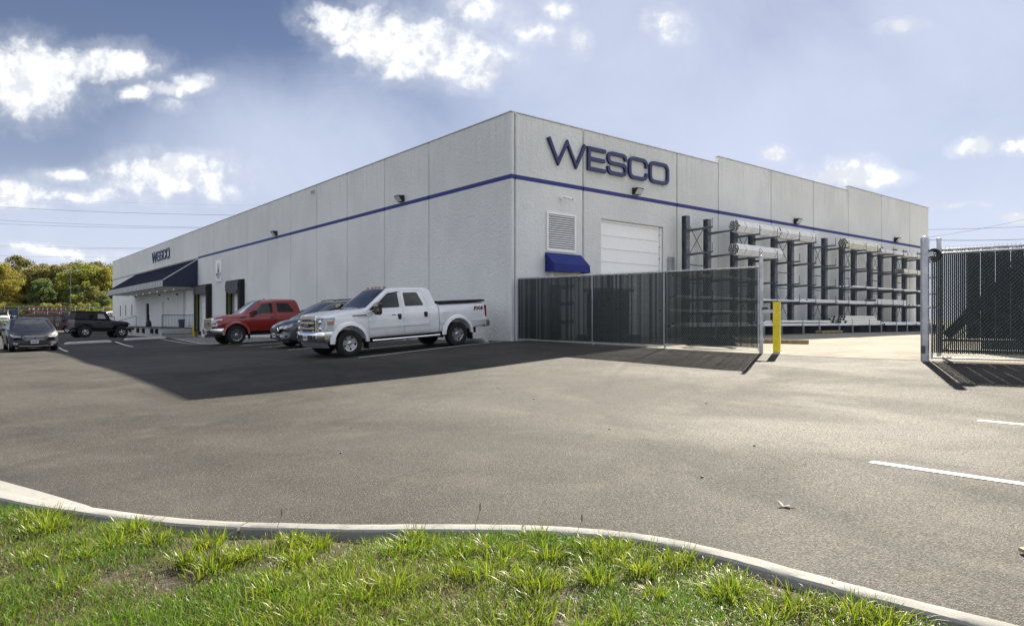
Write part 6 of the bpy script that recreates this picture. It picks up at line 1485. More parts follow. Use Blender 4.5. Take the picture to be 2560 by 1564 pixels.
def dark_sedan():
    r = thing('sedan_car', 'midnight blue saloon car facing the camera at the left edge', 'car')
    s = dict(paint='p_navy', wheel_r=.345, bulge=.03, ridge=.0, ridge_z=.72, tumble=.30, belt=[(-4.0, 1.08), (-.6, 1.02), (.3, .96), (.95, .80)], crown=.04, nose_curve=.26, tail_curve=.14, n=56,
        top=[(-4.0, .95), (-3.95, 1.08), (-3.3, 1.17), (-3.15, 1.19), (-2.3, 1.46), (-1.9, 1.52), (-1.4, 1.535), (-1.05, 1.50), (-.85, 1.45), (.15, 1.06), (.28, 1.02), (.65, .94), (.88, .82), (.98, .70)],
        bottom=[(-4.0, .45), (-3.4, .28), (-.6, .20), (.5, .20), (.98, .28)], width=[(-4.0, .84), (-3.5, .93), (0, .965), (.5, .945), (.85, .86), (.98, .78)], arches=[(0, .39), (-2.87, .39)],
        slabs={'windscreen': (-1.0, .13, 1.53, 1.085, .60, .77), 'rear_screen': (-2.35, -3.1, 1.47, 1.21, .58, .70)}, handle_mat='p_navy',
        doors=[dict(poly=[(-.46, .28), (-.48, 1.0), (-.95, 1.34), (-1.50, 1.42), (-1.52, .28)], win=[(-.56, 1.04), (-.98, 1.28), (-1.44, 1.36), (-1.46, 1.06)], handle=(-1.36, .90, .975)),
               dict(poly=[(-1.54, .28), (-1.52, 1.42), (-2.15, 1.40), (-2.55, 1.10), (-2.44, .40)], win=[(-1.60, 1.06), (-1.58, 1.35), (-2.08, 1.34), (-2.42, 1.10)], handle=(-2.30, .93, .975))])
    vehicle(s, r)
    X = 1.0
    gp_ = [(-.50, .66), (-.36, .53), (.36, .53), (.50, .66), (.40, .74), (-.40, .74)]
    gr = MB().prism(gp_, X-.05, X+.03, 'x').build('grille_surround', M['satin'], r, bevel=.008, local=True)
    MB().prism(shrink(gp_, .016), X+.031, X+.035, 'x').build('grille_recess', M['trimblk'], gr, local=True)
    for i in range(4): lbox(gr, 'grille_bar', 'satin', X+.036, X+.045, -.40+.03*abs(i-2), .40-.03*abs(i-2), .562+i*.043, .577+i*.043, .003)
    oval_badge(gr, X+.046, 0, .645, .09, .036)
    for sg in (1, -1):
        MB().hexa([(X-.03, sg*.53, .66), (X-.16, sg*.80, .67), (X-.34, sg*.90, .74), (X-.25, sg*.53, .66), (X-.06, sg*.50, .735), (X-.22, sg*.78, .80), (X-.46, sg*.925, .84), (X-.25, sg*.50, .74)]).build('headlight', M['clearlens'], r, bevel=.008, local=True)
        MB().hexa([(X-.03, sg*.66, .36), (X-.12, sg*.82, .37), (X-.2, sg*.82, .37), (X-.12, sg*.66, .36), (X-.04, sg*.64, .42), (X-.13, sg*.84, .45), (X-.2, sg*.84, .45), (X-.12, sg*.64, .42)]).build('fog_lamp', M['clearlens'], r, local=True)
        MB().path([(-.02, sg*.78, 1.06), (-.55, sg*.72, 1.28), (-.96, sg*.66, 1.46), (-1.4, sg*.64, 1.51)], .011, 6).build('pillar_trim', M['satin'], r, local=True)
    lbox(r, 'lower_intake', 'trimblk', X-.06, X+.01, -.6, .6, .28, .40, .01); MB().path([(X+.0, -.62, .285), (X+.03, 0, .265), (X, .62, .285)], .010, 6).build('lip_trim', M['satin'], r, local=True)
    number_plate(r, X+.034, -.02, .47); mirror_arm(r, -.42, .90, 1.03, .12, .18, 'p_navy'); lbox(r, 'inner_mirror', 'trimblk', -.78, -.76, -.10, .10, 1.385, 1.42, .005) if False else None
    underside(r, -3.5, .6, .6, .18, .32); add_wheels(r, (0, -2.87), .82, .345, .245, .235, 'thin', 10)
    place(r, (-12.62, 20.25), (.02, -1), 2.87); return r
DS = dark_sedan()

def soft_top():
    r = thing('off_road_car', 'dark grey soft-top off-road car seen from the side before the platform', 'off-road car')
    s = dict(paint='p_slate', wheel_r=.42, bulge=.0, tumble=.02, belt=1.22, crown=.01, nose_curve=.02, tail_curve=.0, n=30,
        top=[(-3.0, 1.27), (-.80, 1.27), (-.62, 1.27), (.42, 1.22), (.52, 1.18)], bottom=[(-3.0, .62), (-.6, .62), (-.5, .74), (.52, .78)], width=[(-3.0, .76), (-.62, .76), (-.55, .66), (.52, .56)], arches=[(-2.37, .50)],
        doors=[dict(poly=[(-.72, .68), (-.72, 1.20), (-1.62, 1.20), (-1.62, .68)], handle=(-1.45, 1.08, .78))], handle_mat='trimblk')
    vehicle(s, r)
    # canvas top with two clear panels
    tp = MB(); tp.hexa([(-3.0, -.70, 1.29), (-.78, -.70, 1.29), (-.78, .70, 1.29), (-3.0, .70, 1.29), (-2.86, -.62, 1.80), (-1.05, -.62, 1.86), (-1.05, .62, 1.86), (-2.86, .62, 1.80)]).build('canvas_top', M['canvas'], r, bevel=.03, local=True)
    MB().hexa([(-.72, -.68, 1.28), (-.68, -.68, 1.28), (-.68, .68, 1.28), (-.72, .68, 1.28), (-1.02, -.62, 1.83), (-.98, -.62, 1.83), (-.98, .62, 1.83), (-1.02, .62, 1.83)]).build('windscreen', M['autoglass'], r, local=True)
    for sg in (1, -1):
        MB().hexa([(-1.55, sg*.690, 1.36), (-1.0, sg*.690, 1.36), (-1.0, sg*.675, 1.36), (-1.55, sg*.675, 1.36), (-1.52, sg*.648, 1.70), (-1.15, sg*.648, 1.70), (-1.15, sg*.63, 1.70), (-1.52, sg*.63, 1.70)]).build('clear_panel', M['clearlens'], tp.__class__ and r, local=True)
        MB().hexa([(-2.80, sg*.694, 1.36), (-1.75, sg*.694, 1.36), (-1.75, sg*.68, 1.36), (-2.80, sg*.68, 1.36), (-2.74, sg*.648, 1.70), (-1.75, sg*.652, 1.72), (-1.75, sg*.63, 1.72), (-2.74, sg*.63, 1.70)]).build('side_window', M['autoglass'], r, local=True)
        MB().prism([(-.75, .74), (-.55, .98), (-.35, 1.10), (.45, 1.10), (.56, 1.0), (.56, .95), (.42, 1.03), (-.32, 1.03), (-.5, .92), (-.66, .70)], sg*.60, sg*.86, 'y').build('front_wing', M['p_slate'], r, local=True)
        MB().prism([(-2.98, .92), (-2.75, 1.0), (-2.0, 1.0), (-1.76, .74), (-1.84, .72), (-2.06, .94), (-2.7, .94), (-2.94, .86)], sg*.74, sg*.86, 'y').build('rear_wing', M['trimblk'], r, local=True)
        lbox(r, 'tail_light', 'redlens', -3.05, -3.0, sg*.60, sg*.74, .84, 1.0, .01)
        lbox(r, 'side_marker', 'amber', -.30, -.18, sg*.861, sg*.868, 1.045, 1.075, 0)
    lbox(r, 'front_bumper', 'trimblk', .60, .92, -.72, .72, .60, .74, .02); lbox(r, 'rear_bumper', 'trimblk', -3.18, -3.02, -.72, .72, .60, .70, .02)
    lbox(r, 'roof_skin', 'canvas', -2.88, -1.0, -.63, .63, 1.83, 1.88, .02); lbox(r, 'grille', 'p_slate', .50, .56, -.50, .50, .80, 1.18, .02)
    underside(r, -2.9, .5, .45, .46, .66); add_wheels(r, (0, -2.37), .78, .42, .27, .20, 'thin', 5, .0)
    f = Vector((-8.37, 37.2))+Vector((cos(radians(10)), sin(radians(10))))*2.37; s_ = Vector((-sin(radians(10)), cos(radians(10))))*.85
    place(r, tuple(f+s_), (cos(radians(10)), sin(radians(10))), 2.37); return r
ST = soft_top()

def maroon_van():
    r = thing('work_van', 'maroon work van carrying ladders, parked behind the dark saloon and the soft-top', 'van')
    s = dict(paint='p_maroon', wheel_r=.37, bulge=.02, tumble=.10, belt=1.25, crown=.05, nose_curve=.16, tail_curve=.02, n=46,
        top=[(-4.55, 1.95), (-4.4, 2.02), (-3.5, 2.06), (-1.4, 2.06), (-.9, 2.02), (-.72, 1.95), (.18, 1.30), (.30, 1.24), (.66, 1.14), (.80, .98)],
        bottom=[(-4.55, .45), (-.6, .38), (.80, .42)], width=[(-4.55, .97), (-.5, 1.0), (.4, .97), (.80, .86)], arches=[(0, .45), (-3.5, .45)],
        slabs={'windscreen': (-.80, .15, 1.99, 1.33, .66, .84)}, handle_mat='trimblk',
        doors=[dict(poly=[(-.40, .5), (-.38, 1.2), (-.78, 1.85), (-1.35, 1.88), (-1.38, .5)], win=[(-.44, 1.26), (-.80, 1.76), (-1.28, 1.78), (-1.30, 1.26)], handle=(-1.28, 1.1, 1.0))],
        quarter=[[(-1.50, 1.30), (-1.50, 1.78), (-2.35, 1.78), (-2.35, 1.30)], [(-2.50, 1.30), (-2.50, 1.78), (-3.30, 1.78), (-3.30, 1.30)]])
    vehicle(s, r)
    for sg in (1, -1):
        lbox(r, 'headlight', 'clearlens', .60, .84, sg*.62, sg*.88, .80, .98, .02); lbox(r, 'tail_light', 'redlens', -4.6, -4.5, sg*.86, sg*.98, .9, 1.3, .01)
        lbox(r, 'white_lettering', 'white_paint', -2.5, -1.8, sg*1.022, sg*1.026, .98, 1.02, 0); MB().lathe([(.13, 0), (.16, 0), (.16, .004), (.13, .004)], 18, 'y', (-1.0, sg*1.022, .95)).build('round_emblem', M['white_paint'], r, local=True)
        lbox(r, 'side_marker', 'white_paint', .30, .36, sg*.99, sg*1.0, .70, .80, 0)
    lbox(r, 'front_bumper', 'trimblk', .70, .92, -.92, .92, .45, .66, .03); lbox(r, 'grille', 'trimblk', .80, .86, -.5, .5, .75, .98, .02); mirror_arm(r, -.40, .96, 1.35, .26, .18, 'trimblk')
    underside(r, -4.3, .6, .6, .30, .48); add_wheels(r, (0, -3.5), .86, .37, .235, .21, 'thin', 5)
    f = Vector((-6.0, 68.9)); h = Vector((cos(radians(-37)), sin(radians(-37))))
    h = Vector((.774, -.633)); place(r, (-5.55, 68.45), tuple(h), 3.5)
    rk = r
    for x in (-.9, -2.2, -3.6): MB().beam((x, -.85, 2.30), (x, .85, 2.30), .05, .05).beam((x, -.80, 2.05), (x, -.80, 2.30), .04, .04).beam((x, .80, 2.05), (x, .80, 2.30), .04, .04).build('roof_rack_bar', M['white_trim'], rk, local=True)
    return r
MV = maroon_van()
def ladder(label, root_m, x0, x1, y0, y1, z0, z1, m, rungs, tilt=0.0, upright=False):
    r = thing('ladder', label, 'ladder'); r.matrix_world = root_m
    if upright:
        for z in (z0, z1): MB().beam((x0, y0, z), (x1, y0, z+tilt), .06, .13).build('rail', M[m], r, local=True)
        for i in range(rungs): t = (i+.5)/rungs; x = x0+(x1-x0)*t; MB().beam((x, y0, z0+tilt*t), (x+.06, y0, z1+tilt*t), .05, .09).build('rung', M['coping'], r, local=True)
    else:
        for y in (y0, y1): MB().beam((x0, y, z0), (x1, y, z0+tilt), .04, .09).build('rail', M[m], r, local=True)
        for i in range(rungs): t = (i+.5)/rungs; x = x0+(x1-x0)*t; MB().beam((x, y0, z0+tilt*t), (x, y1, z0+tilt*t), .035, .035).build('rung', M['coping'], r, local=True)
    return r
VM = MV.matrix_world.copy()
ladder('orange ladder standing on edge on the maroon van, white rungs showing', VM, -4.6, -.2, -.55, -.2, 2.42, 2.80, 'oladder', 9, -.02, True)
ladder('orange ladder lying flat on the rack of the maroon van', VM, -5.3, .1, -.2, .6, 2.36, 2.36, 'oladder', 12)

def simple_car(kind, paint, label, front, heading, group=None):
    r = thing({'suv': 'parked_suv', 'pickup': 'parked_pickup', 'van': 'parked_minivan', 'sedan': 'parked_car'}[kind], label, {'suv': 'suv', 'pickup': 'pickup truck', 'van': 'minivan', 'sedan': 'car'}[kind], group=group)
    if kind == 'pickup':
        s = dict(top=[(-4.6, 1.28), (-2.85, 1.28), (-2.80, 1.35), (-2.62, 1.80), (-2.4, 1.88), (-1.2, 1.88), (-1.0, 1.82), (-.3, 1.30), (.6, 1.20), (.85, 1.02)], belt=1.24, wheel_r=.39, arches=[(0, .47), (-3.5, .47)], tumble=.2, slabs={'windscreen': (-1.05, -.33, 1.87, 1.34, .62, .76)}, quarter=[[(-.62, 1.28), (-1.08, 1.70), (-1.62, 1.72), (-1.62, 1.28)], [(-1.72, 1.28), (-1.72, 1.72), (-2.30, 1.70), (-2.5, 1.28)]])
    elif kind == 'sedan':
        s = dict(top=[(-3.7, .95), (-3.6, 1.08), (-3.0, 1.12), (-2.2, 1.42), (-1.3, 1.46), (-.9, 1.40), (.05, 1.0), (.7, .88), (.88, .7)], belt=.98, wheel_r=.33, arches=[(0, .38), (-2.7, .38)], tumble=.28, slabs={'windscreen': (-.98, .0, 1.45, 1.05, .58, .72)}, quarter=[[(-.55, 1.02), (-.98, 1.28), (-1.42, 1.32), (-1.42, 1.02)], [(-1.5, 1.02), (-1.5, 1.32), (-2.0, 1.30), (-2.4, 1.05)]])
    else:
        h = 1.78 if kind == 'suv' else 1.75
        s = dict(top=[(-3.8, 1.1), (-3.72, h-.30), (-3.5, h-.06), (-3.0, h), (-1.4, h), (-1.0, h-.06), (-.15, 1.16), (.0, 1.12), (.7, 1.02), (.88, .8)], belt=1.10, wheel_r=.37, arches=[(0, .44), (-2.85, .44)], tumble=.2, slabs={'windscreen': (-1.05, -.2, h, 1.20, .62, .76)}, quarter=[[(-.55, 1.14), (-1.0, 1.52), (-1.55, 1.56), (-1.55, 1.14)], [(-1.65, 1.14), (-1.65, 1.56), (-2.4, 1.56), (-2.4, 1.14)], [(-2.5, 1.14), (-2.5, 1.56), (-3.2, 1.54), (-3.45, 1.18)]])
    s.update(paint=paint, bulge=.02, n=30, crown=.03, nose_curve=.16, tail_curve=.05, bottom=[(s['top'][0][0], .4), (-.6, .32), (s['top'][-1][0], .36)], width=[(s['top'][0][0], .88), (-.5, .93), (.4, .90), (s['top'][-1][0], .80)])
    vehicle(s, r); X = s['top'][-1][0]; zt = s['top'][-1][1]
    lbox(r, 'grille', 'trimblk', X-.05, X+.02, -.45, .45, zt-.22, zt-.04, .01); lbox(r, 'grille_bar', 'chrome', X+.021, X+.03, -.42, .42, zt-.15, zt-.11, 0); lbox(r, 'front_bumper', 'trimblk' if kind != 'pickup' else 'chrome', X-.1, X+.05, -.80, .80, .38, .56, .03)
    for sg in (1, -1):
        lbox(r, 'headlight', 'clearlens', X-.22, X-.01, sg*.52, sg*.80, zt-.20, zt-.04, .02); lbox(r, 'wing_mirror', paint, -.62, -.50, sg*.90, sg*1.10, s['belt'], s['belt']+.16, .02)
        lbox(r, 'tail_light', 'redlens', s['top'][0][0]-.02, s['top'][0][0]+.12, sg*.70, sg*.90, .9, 1.08, .01)
    underside(r, s['top'][0][0]+.4, .6, .6, .22, .4); add_wheels(r, (0, s['arches'][1][0]), .80, s['wheel_r'], .22, .20, 'thin', 5)
    place(r, front, heading, -s['arches'][1][0]); return r
def cam_pt(px_, Z): k = (px_-1280)/1703.7; return old2b(k*Z, Z)
def at(px_, Z): q = cam_pt(px_, Z); return (q.x, q.y)
cams = lambda p: tuple((Vector((CAM.x, CAM.y))-Vector(p)).normalized())
def facing(p, deg=0):
    v = Vector(cams(p)); a = radians(deg); return (v.x*cos(a)-v.y*sin(a), v.x*sin(a)+v.y*cos(a))
FR = 'vehicles in the far parking rows'
p = at(8, 118); w1 = simple_car('pickup', 'p_white', 'white pickup with a yellow ladder rack at the far left edge', p, facing(p, 4), FR)
WM = w1.matrix_world.copy()
ladder('yellow ladder on the white pickup at the far left edge', WM, -.6, -.5, -1.25, 1.05, 2.35, 2.35, 'yladder', 1)
lbx = w1
MB().hexa([(-2.6, .86, 1.3), (-.9, .86, 1.9), (-.9, .80, 1.9), (-2.6, .80, 1.3), (-2.6, .86, 2.3), (-.9, .86, 2.3), (-.9, .80, 2.3), (-2.6, .80, 2.3)]).build('rack_side', M['white_trim'], w1, local=True)
lbox(w1, 'roof_rack_bar', 'trimblk', -2.0, -.6, -1.0, 1.0, 2.22, 2.3, .01)
p = at(246, 112); simple_car('van', 'p_white', 'white minivan parked nose-on, showing over the bonnet of the soft-top', p, facing(p, -8), FR)
p = at(251, 128); simple_car('suv', 'p_silver', 'pale silver car in the back row directly behind the white minivan', p, facing(p, -30), FR)
p = at(228, 100); simple_car('sedan', 'p_silver', 'light silver saloon half hidden behind the soft-top roof', p, facing(p, 60), FR)
p = at(205, 104); simple_car('suv', 'p_grey', 'dark grey car behind the soft-top, left of the light silver one', p, facing(p, 75), FR)
p = at(47, 92); simple_car('suv', 'p_slate', 'dark boxy car between the maroon van and the white pickup', p, facing(p, -140), FR)
p = at(268, 124); simple_car('sedan', 'p_red', 'small red car at the foot of the warehouse far corner', p, facing(p, 20), FR)
p = at(277, 122); simple_car('sedan', 'p_silver', 'pale car right beside the small red one by the warehouse corner', p, facing(p, 10), FR)
p = at(168, 96); simple_car('suv', 'p_silver', 'silver car roof showing just above the maroon van', p, facing(p, 80), FR)
p = at(-22, 52); simple_car('sedan', 'p_navy', 'dark car cut off by the left edge of the picture', p, facing(p, 12), FR)
bpy.data.scenes.remove(TMP)
# blue parking sign on a post
sp = at(36, 45); zs = g(*sp); ps = thing('parking_sign', 'small blue parking sign on a post above the dark saloon', 'sign', (sp[0], sp[1], zs), atan2(CAM.y-sp[1], CAM.x-sp[0])-pi/2+pi)
MB().tube((0, 0, 0), (0, 0, 2.0), .025, 8).build('post', M['galv'], ps, local=True); MB().box(-.15, .15, -.035, -.028, 1.50, 1.96).build('plate', M['rail_blue'], ps, bevel=.003, local=True); MB().box(-.11, .11, -.042, -.036, 1.54, 1.60).build('white_band', M['white_paint'], ps, local=True)

# ================================================================== FAR FENCE, TREES, LAMP, CABLES
ff = thing('fence', 'long plain chain-link fence with bare posts along the foot of the trees', 'fence')
Zf = 134; pts = [at(x, Zf) for x in np.linspace(-130, 330, 14)]
pts = [(a, b, g(a, b)) for a, b in pts]
me = MB().tube((0, 0, 0), (0, 0, 2.7), .045, 6).mesh('post', M['galv'])
for a, b, c in pts:
    o = bpy.data.objects.new('post', me); COL.objects.link(o); o.parent = ff; o.location = (a, b, c)
for (a, b, c), (d, e, f_) in zip(pts[:-1], pts[1:]): MB().tube((a, b, c+2.5), (d, e, f_+2.5), .03, 6).build('top_rail', M['galv'], ff)
mb = MB()
for (a, b, c), (d, e, f_) in zip(pts[:-1], pts[1:]):
    n = 14
    for i in range(n):
        for s0, s1 in ((0, 1), (1, 0)):
            t0, t1 = i/n, (i+1)/n
            for lv in range(5):
                z0, z1 = lv*2.5/5, (lv+1)*2.5/5; za, zb = (z0, z1) if s0 == 0 else (z1, z0)
                mb.beam((a+(d-a)*t0, b+(e-b)*t0, c+(f_-c)*t0+za), (a+(d-a)*t1, b+(e-b)*t1, c+(f_-c)*t1+zb), .004)
mb.build('chain_link_mesh', M['rack'], ff)['kind'] = 'stuff'
def canopy_mat(name, a, b, c): M[name] = leafmat(name, .55, base=(a, b, c), rough=.6)  # distance haze put into the leaf colours, which are muted for it
canopy_mat('leaf_olive', (.145, .14, .055), (.09, .09, .038), (.20, .18, .07))
canopy_mat('leaf_yellow', (.22, .20, .045), (.13, .13, .035), (.29, .25, .06))
canopy_mat('leaf_green', (.085, .125, .05), (.055, .085, .035), (.19, .22, .11))
canopy_mat('leaf_brown', (.16, .135, .060), (.10, .088, .042), (.21, .17, .07))
canopy_mat('leaf_lime', (.17, .195, .045), (.11, .135, .035), (.25, .25, .06))
canopy_mat('leaf_amber', (.23, .19, .045), (.14, .125, .035), (.29, .24, .055))
def tree(px_, Z, H, Wd, kind, label, trunk=.30, density=1.0, seed=0, leaf=.34, cat='tree', name='tree', group='trees behind the far fence'):
    if name == 'tree': H = H*.87
    x, y = at(px_, Z); z = g(x, y); r = thing(name, label, cat, (x, y, z-.2), 0, group)
    rs = np.random.RandomState(seed+int(px_*3)+900)
    # trunk and limbs
    mb = MB(); H0 = H*trunk; lean = rs.uniform(-.04, .04, 2)*H; tips = []
    tr = max(.06, H*.014)
    mb.tube((0, 0, 0), (lean[0]*.4, lean[1]*.4, H0), tr*1.3, 8, tr); mb.tube((lean[0]*.4, lean[1]*.4, H0), (lean[0], lean[1], H*.82), tr, 8, tr*.3)
    nl = 11 if name == 'tree' else 6
    for i in range(nl):
        t = rs.uniform(.55, 1) if i % 3 else rs.uniform(.25, .6); hb = H0*t+(H*.8-H0)*rs.uniform(0, .75)*(i % 3 > 0); a = rs.uniform(0, 2*pi); ln = Wd*rs.uniform(.25, .46)
        p0 = Vector((lean[0]*hb/H, lean[1]*hb/H, hb)); p1 = p0+Vector((cos(a)*ln*.5, sin(a)*ln*.5, ln*.7)); p2 = p1+Vector((cos(a)*ln*.5, sin(a)*ln*.5, ln*.6))
        mb.tube(p0, p1, tr*.45, 6, tr*.28); mb.tube(p1, p2, tr*.28, 6, tr*.08); tips.append(p2)
        for q in range(2): mb.tube(p1, p1+Vector(rs.uniform(-1, 1, 3))*ln*.45+Vector((0, 0, ln*.3)), tr*.18, 5, tr*.05)
    mb.build('trunk', M['bark'], r, smooth=60, local=True)
    # crown: leaf quads gathered in clumps that fill an uneven volume
    nc = int((72 if name == 'tree' else 24)*density*(Wd/7)); C = []
    for k in range(nc):
        h = rs.beta(1.6, 1.3); ang = rs.uniform(0, 2*pi); env = (math.sin(pi*min(.98, .16+.80*h))**.65)*Wd/2; rad = env*math.sqrt(rs.uniform(0, 1))*rs.uniform(.65, 1.12)
        C.append((cos(ang)*rad+lean[0]*h, sin(ang)*rad+lean[1]*h, H0*.85+(H-H0*.85)*h*.95, rs.uniform(.55, 1.25)*Wd*.085+.25))
    C = np.array(C); per = int(95*density**.3); n = nc*per
    ci = np.repeat(np.arange(nc), per); d = rs.normal(0, 1, (n, 3)); d /= np.linalg.norm(d, axis=1)[:, None]; rr = rs.uniform(.25, 1.15, n)**.6
    P = C[ci, :3]+d*(rr*C[ci, 3])[:, None]*np.array([1, 1, .72]); P[:, 2] = np.maximum(P[:, 2], .15)
    sz = rs.uniform(.5, 1.2, n)*leaf; nrm = rs.normal(0, 1, (n, 3)); nrm[:, 2] += .5; nrm /= np.linalg.norm(nrm, axis=1)[:, None]
    t1 = np.cross(nrm, rs.normal(0, 1, (n, 3))); t1 /= np.linalg.norm(t1, axis=1)[:, None]; t2 = np.cross(nrm, t1)
    V = np.stack([P-t1*sz[:, None]*.5, P-t2*sz[:, None]*.34, P+t1*sz[:, None]*.5, P+t2*sz[:, None]*.34], 1).reshape(-1, 3)
    F = np.arange(4*n).reshape(-1, 4); me = np_mesh('crown', V, F, M[kind]); o = bpy.data.objects.new('crown', me); COL.objects.link(o); o.parent = r; return r
TR = [(-95, 150, 15, 8, 'leaf_olive', 'olive tree beyond the left edge of the picture'), (-60, 146, 14, 8, 'leaf_yellow', 'yellow tree beyond the left edge of the picture'), (-25, 155, 16, 9, 'leaf_brown', 'brownish tree beyond the left edge of the picture'),
      (4, 146, 14.0, 7.5, 'leaf_amber', 'amber tree at the very left of the wood'), (24, 152, 12.5, 6, 'leaf_yellow', 'lower golden yellow tree right of the amber one'), (45, 158, 17.0, 6.5, 'leaf_olive', 'tallest olive tree near the left of the wood'),
      (68, 155, 16.0, 6.5, 'leaf_olive', 'tall thin olive tree with bare stems second from the tallest'), (88, 162, 13, 5.5, 'leaf_brown', 'dull brown thin tree left of the white-green one'), (102, 147, 10.2, 5.5, 'leaf_green', 'shorter silvery green tree standing in front of the wood'),
      (108, 160, 15.0, 7, 'leaf_olive', 'broad olive tree behind the silvery green one'), (130, 158, 15.0, 7, 'leaf_brown', 'russet brown tree in the middle of the wood'), (150, 160, 15.2, 6.5, 'leaf_brown', 'dark russet tree behind the lamp post'),
      (168, 156, 14.5, 7, 'leaf_olive', 'olive green tree just left of the big yellow-green one'), (184, 160, 16.2, 7.5, 'leaf_olive', 'high dark tree peaking above the lamp post'), (204, 148, 14.2, 8.5, 'leaf_lime', 'big yellow-green tree right of the lamp post'),
      (222, 150, 13.5, 7.5, 'leaf_yellow', 'yellow tree between the yellow-green one and the warehouse'), (240, 160, 16.0, 7.5, 'leaf_brown', 'tall brownish tree near the warehouse corner'), (254, 151, 13.5, 7, 'leaf_yellow', 'golden tree close to the warehouse corner'),
      (272, 158, 15.0, 8, 'leaf_brown', 'brown tree touching the warehouse parapet'), (292, 155, 14, 8, 'leaf_olive', 'olive tree half hidden by the warehouse'), (320, 160, 14, 9, 'leaf_olive', 'olive tree wholly behind the warehouse'),
      (190, 144, 8.5, 5, 'leaf_green', 'dark green small tree below the lamp head'), (242, 143, 8.0, 5.5, 'leaf_olive', 'low grey-green tree right of the dark green small one'), (262, 141, 6.0, 3.2, 'leaf_green', 'small dark conical tree by the warehouse')]
BK = ['between the amber and golden crowns', 'just behind the tallest olive tree', 'behind the silvery green tree', 'left of the middle', 'right of the middle', 'behind the lamp pole', 'behind the big yellow-green tree', 'next to the golden tree by the warehouse', 'nearest the warehouse', 'beyond the left edge']
for i, px_ in enumerate((16, 57, 98, 118, 141, 160, 196, 232, 264, -40)): tree(px_, 176, 14.5+(i*37 % 5)*.5, 9, ('leaf_olive', 'leaf_yellow', 'leaf_brown')[i % 3], 'back-row tree '+BK[i], trunk=.2, seed=i*29+5, density=.9)
for i, (a, b, c, d, k_, l_) in enumerate(TR): tree(a, b, c, d*1.15, k_, l_, trunk=.26 if k_ in ('leaf_olive', 'leaf_brown') else .18, seed=i*7, density=.85 if k_ in ('leaf_olive', 'leaf_brown') else 1.15)
side = ['at the very left of the fence', 'second from the left along the fence', 'behind the yellow ladder', 'left of the maroon van', 'over the rear of the ladders', 'over the middle of the ladders', 'over the front of the ladders', 'left of the tall bright bush', 'tall and bright, left of the soft-top', 'behind the soft-top roof', 'left of the white minivan', 'behind the white minivan', 'close to the warehouse edge', 'touching the warehouse edge']
for i, px_ in enumerate((-14, 8, 30, 50, 70, 92, 114, 136, 192, 168, 208, 230, 252, 276)):
    big = px_ == 192; tree(px_, 138+rnd(-2, 2), 5.6 if big else rnd(2.6, 3.6), 4.5 if big else rnd(4.2, 6.0), 'leaf_lime' if i % 3 != 1 else 'leaf_yellow', 'yellow-green bush '+side[i], trunk=.12, seed=i*13, density=1.3, leaf=.26, cat='bush', name='bush', group='bushes along the far fence')
# undergrowth that reads as one mass
rs = np.random.RandomState(3); n = 26000; px_ = rs.uniform(-110, 340, n); Zs = rs.uniform(140, 172, n); k = (px_-1280)/1703.7
X = CAM.x+RGT.x*k*Zs+FWD.x*Zs; Y = CAM.y+RGT.y*k*Zs+FWD.y*Zs; hh = rs.beta(1.2, 2.2, n)*3.4*(.6+.4*np.sin(px_*.21)); P = np.stack([X, Y, gz(X, Y)+hh], 1)
nrm = rs.normal(0, 1, (n, 3)); nrm /= np.linalg.norm(nrm, axis=1)[:, None]; t1 = np.cross(nrm, rs.normal(0, 1, (n, 3))); t1 /= np.linalg.norm(t1, axis=1)[:, None]; t2 = np.cross(nrm, t1); sz = rs.uniform(.25, .6, (n, 1))
V = np.stack([P-t1*sz*.5, P-t2*sz*.35, P+t1*sz*.5, P+t2*sz*.35], 1).reshape(-1, 3); me = np_mesh('undergrowth', V, np.arange(4*n).reshape(-1, 4), M['leaf_olive']); o = bpy.data.objects.new('undergrowth', me); COL.objects.link(o); tag(o, 'tangled olive undergrowth between the tree trunks', 'undergrowth', kind='stuff')
# a low far tree line right of the warehouse, hidden by the gate from here
n = 30000; ang = rs.uniform(-.95, .35, n); R_ = rs.uniform(170, 200, n); X = 15+np.cos(ang)*R_; Y = -20+np.sin(ang)*R_; hh = rs.beta(1.3, 1.6, n)*(5.2+1.5*np.sin(ang*31)+1.0*np.sin(ang*83)); P = np.stack([X, Y, gz(X, Y)+hh], 1)
nrm = rs.normal(0, 1, (n, 3)); nrm /= np.linalg.norm(nrm, axis=1)[:, None]; t1 = np.cross(nrm, rs.normal(0, 1, (n, 3))); t1 /= np.linalg.norm(t1, axis=1)[:, None]; t2 = np.cross(nrm, t1); sz = rs.uniform(.6, 1.4, (n, 1))
V = np.stack([P-t1*sz*.5, P-t2*sz*.35, P+t1*sz*.5, P+t2*sz*.35], 1).reshape(-1, 3); me = np_mesh('far_wood', V, np.arange(4*n).reshape(-1, 4), M['leaf_olive']); o = bpy.data.objects.new('far_wood', me); COL.objects.link(o); tag(o, 'low distant wood beyond the storage yard on the right', 'wood', kind='stuff')
# parking-lot lamp between the trees
lx, ly = at(176, 122); lz = g(lx, ly); lp = thing('lamp_post', 'tall parking-lot lamp post with two flat heads in front of the trees', 'lamp post', (lx, ly, lz))
hd = Vector((RGT.x, RGT.y, 0)); top = Vector((lx, ly, lz+9.3))
MB().tube((lx, ly, lz), tuple(top), .07, 8, .05).build('pole', M['curtain'], lp, smooth=60)
for s_, nm_ in ((-.75, 1), (.95, 1)): MB().beam(top, top+hd*s_*.7, .07, .07).build('arm', M['curtain'], lp); c = top+hd*s_; MB().beam(c-hd*.38+Vector((0, 0, .06)), c+hd*.38+Vector((0, 0, .06)), .40, .12).build('lamp_head', M['galv'], lp, bevel=.03)
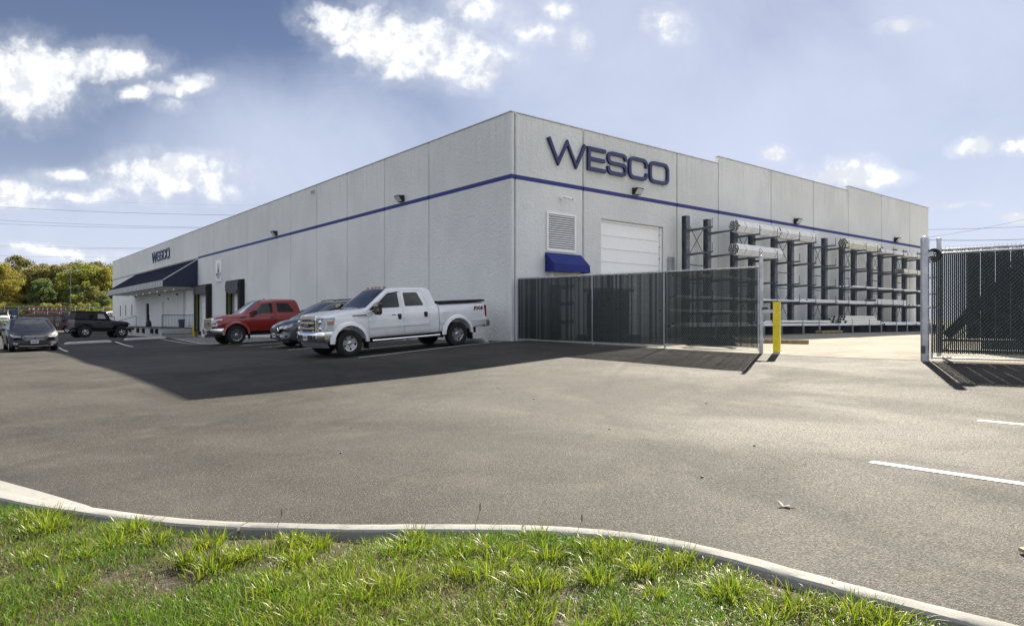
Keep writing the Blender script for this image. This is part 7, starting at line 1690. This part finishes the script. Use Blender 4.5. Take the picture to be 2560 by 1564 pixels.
# overhead cables
def cable(label, a, b, za, zb, sag, r=.03, n=26):
    t = thing('power_line', label, 'power line', (a[0], a[1], za), 0, 'overhead cables'); p = []
    for i in range(n+1):
        q = i/n; p.append((a[0]+(b[0]-a[0])*q, a[1]+(b[1]-a[1])*q, za+(zb-za)*q-4*sag*q*(1-q)))
    MB().path(p, r*.75, 5).build('wire', M['blackp'], t)
def hgt(y, Z): return 1.4+(803.3-y)*Z/1703.7
for (ya, yb_, Z, lb, r_) in ((512, 536, 190, 'highest of the left-hand overhead cables', .045), (545, 567, 190, 'second highest left-hand overhead cable', .04), (553, 567, 192, 'third left-hand overhead cable, just under the second', .04), (608, 616, 230, 'fourth left-hand overhead cable above the trees', .04), (612, 617, 232, 'fifth left-hand overhead cable, almost touching the fourth', .03), (634, 638, 250, 'lowest left-hand overhead cable just above the tree tops', .04), (491, 512, 260, 'faint uppermost cable crossing the left-hand clouds', .02)):
    A = at(-260, Z); B = at(760, Z); sl_ = (yb_-ya)/620
    cable(lb, A, B, hgt(ya-sl_*330, Z), hgt(yb_+sl_*60, Z), 1.2, r_)
for (xa, ya, xb, yb_, Z, lb, r_) in ((2290, 599, 2760, 586, 75, 'lower thick cable right of the warehouse', .035), (2290, 574, 2760, 553, 110, 'upper thin cable right of the warehouse', .03), (2290, 597, 2620, 534, 95, 'thin cable rising steeply right of the warehouse', .02)):
    cable(lb, at(xa, Z), at(xb, Z), hgt(ya, Z), hgt(yb_, Z), .3, r_)
# a pale shed roof and dark stack far behind the right-hand gate
q = at(2600, 70); sh = thing('far_building', 'pale low building whose roof edge shows above the right-hand gate', 'building', (q[0], q[1], .6))
zr = hgt(624, 70); MB().box(q[0]-1, q[0]+14, q[1]-16, q[1]+1.2, .3, zr-.3).build('wall', M['stucco'], sh); MB().box(q[0]-1.4, q[0]+14.4, q[1]-16.4, q[1]+1.6, zr-.295, zr).build('roof', M['coping'], sh)
MB().box(q[0]+.5, q[0]+1.3, q[1]-.2, q[1]+.6, zr+.003, zr+1.6).build('chimney', M['wood'], sh)
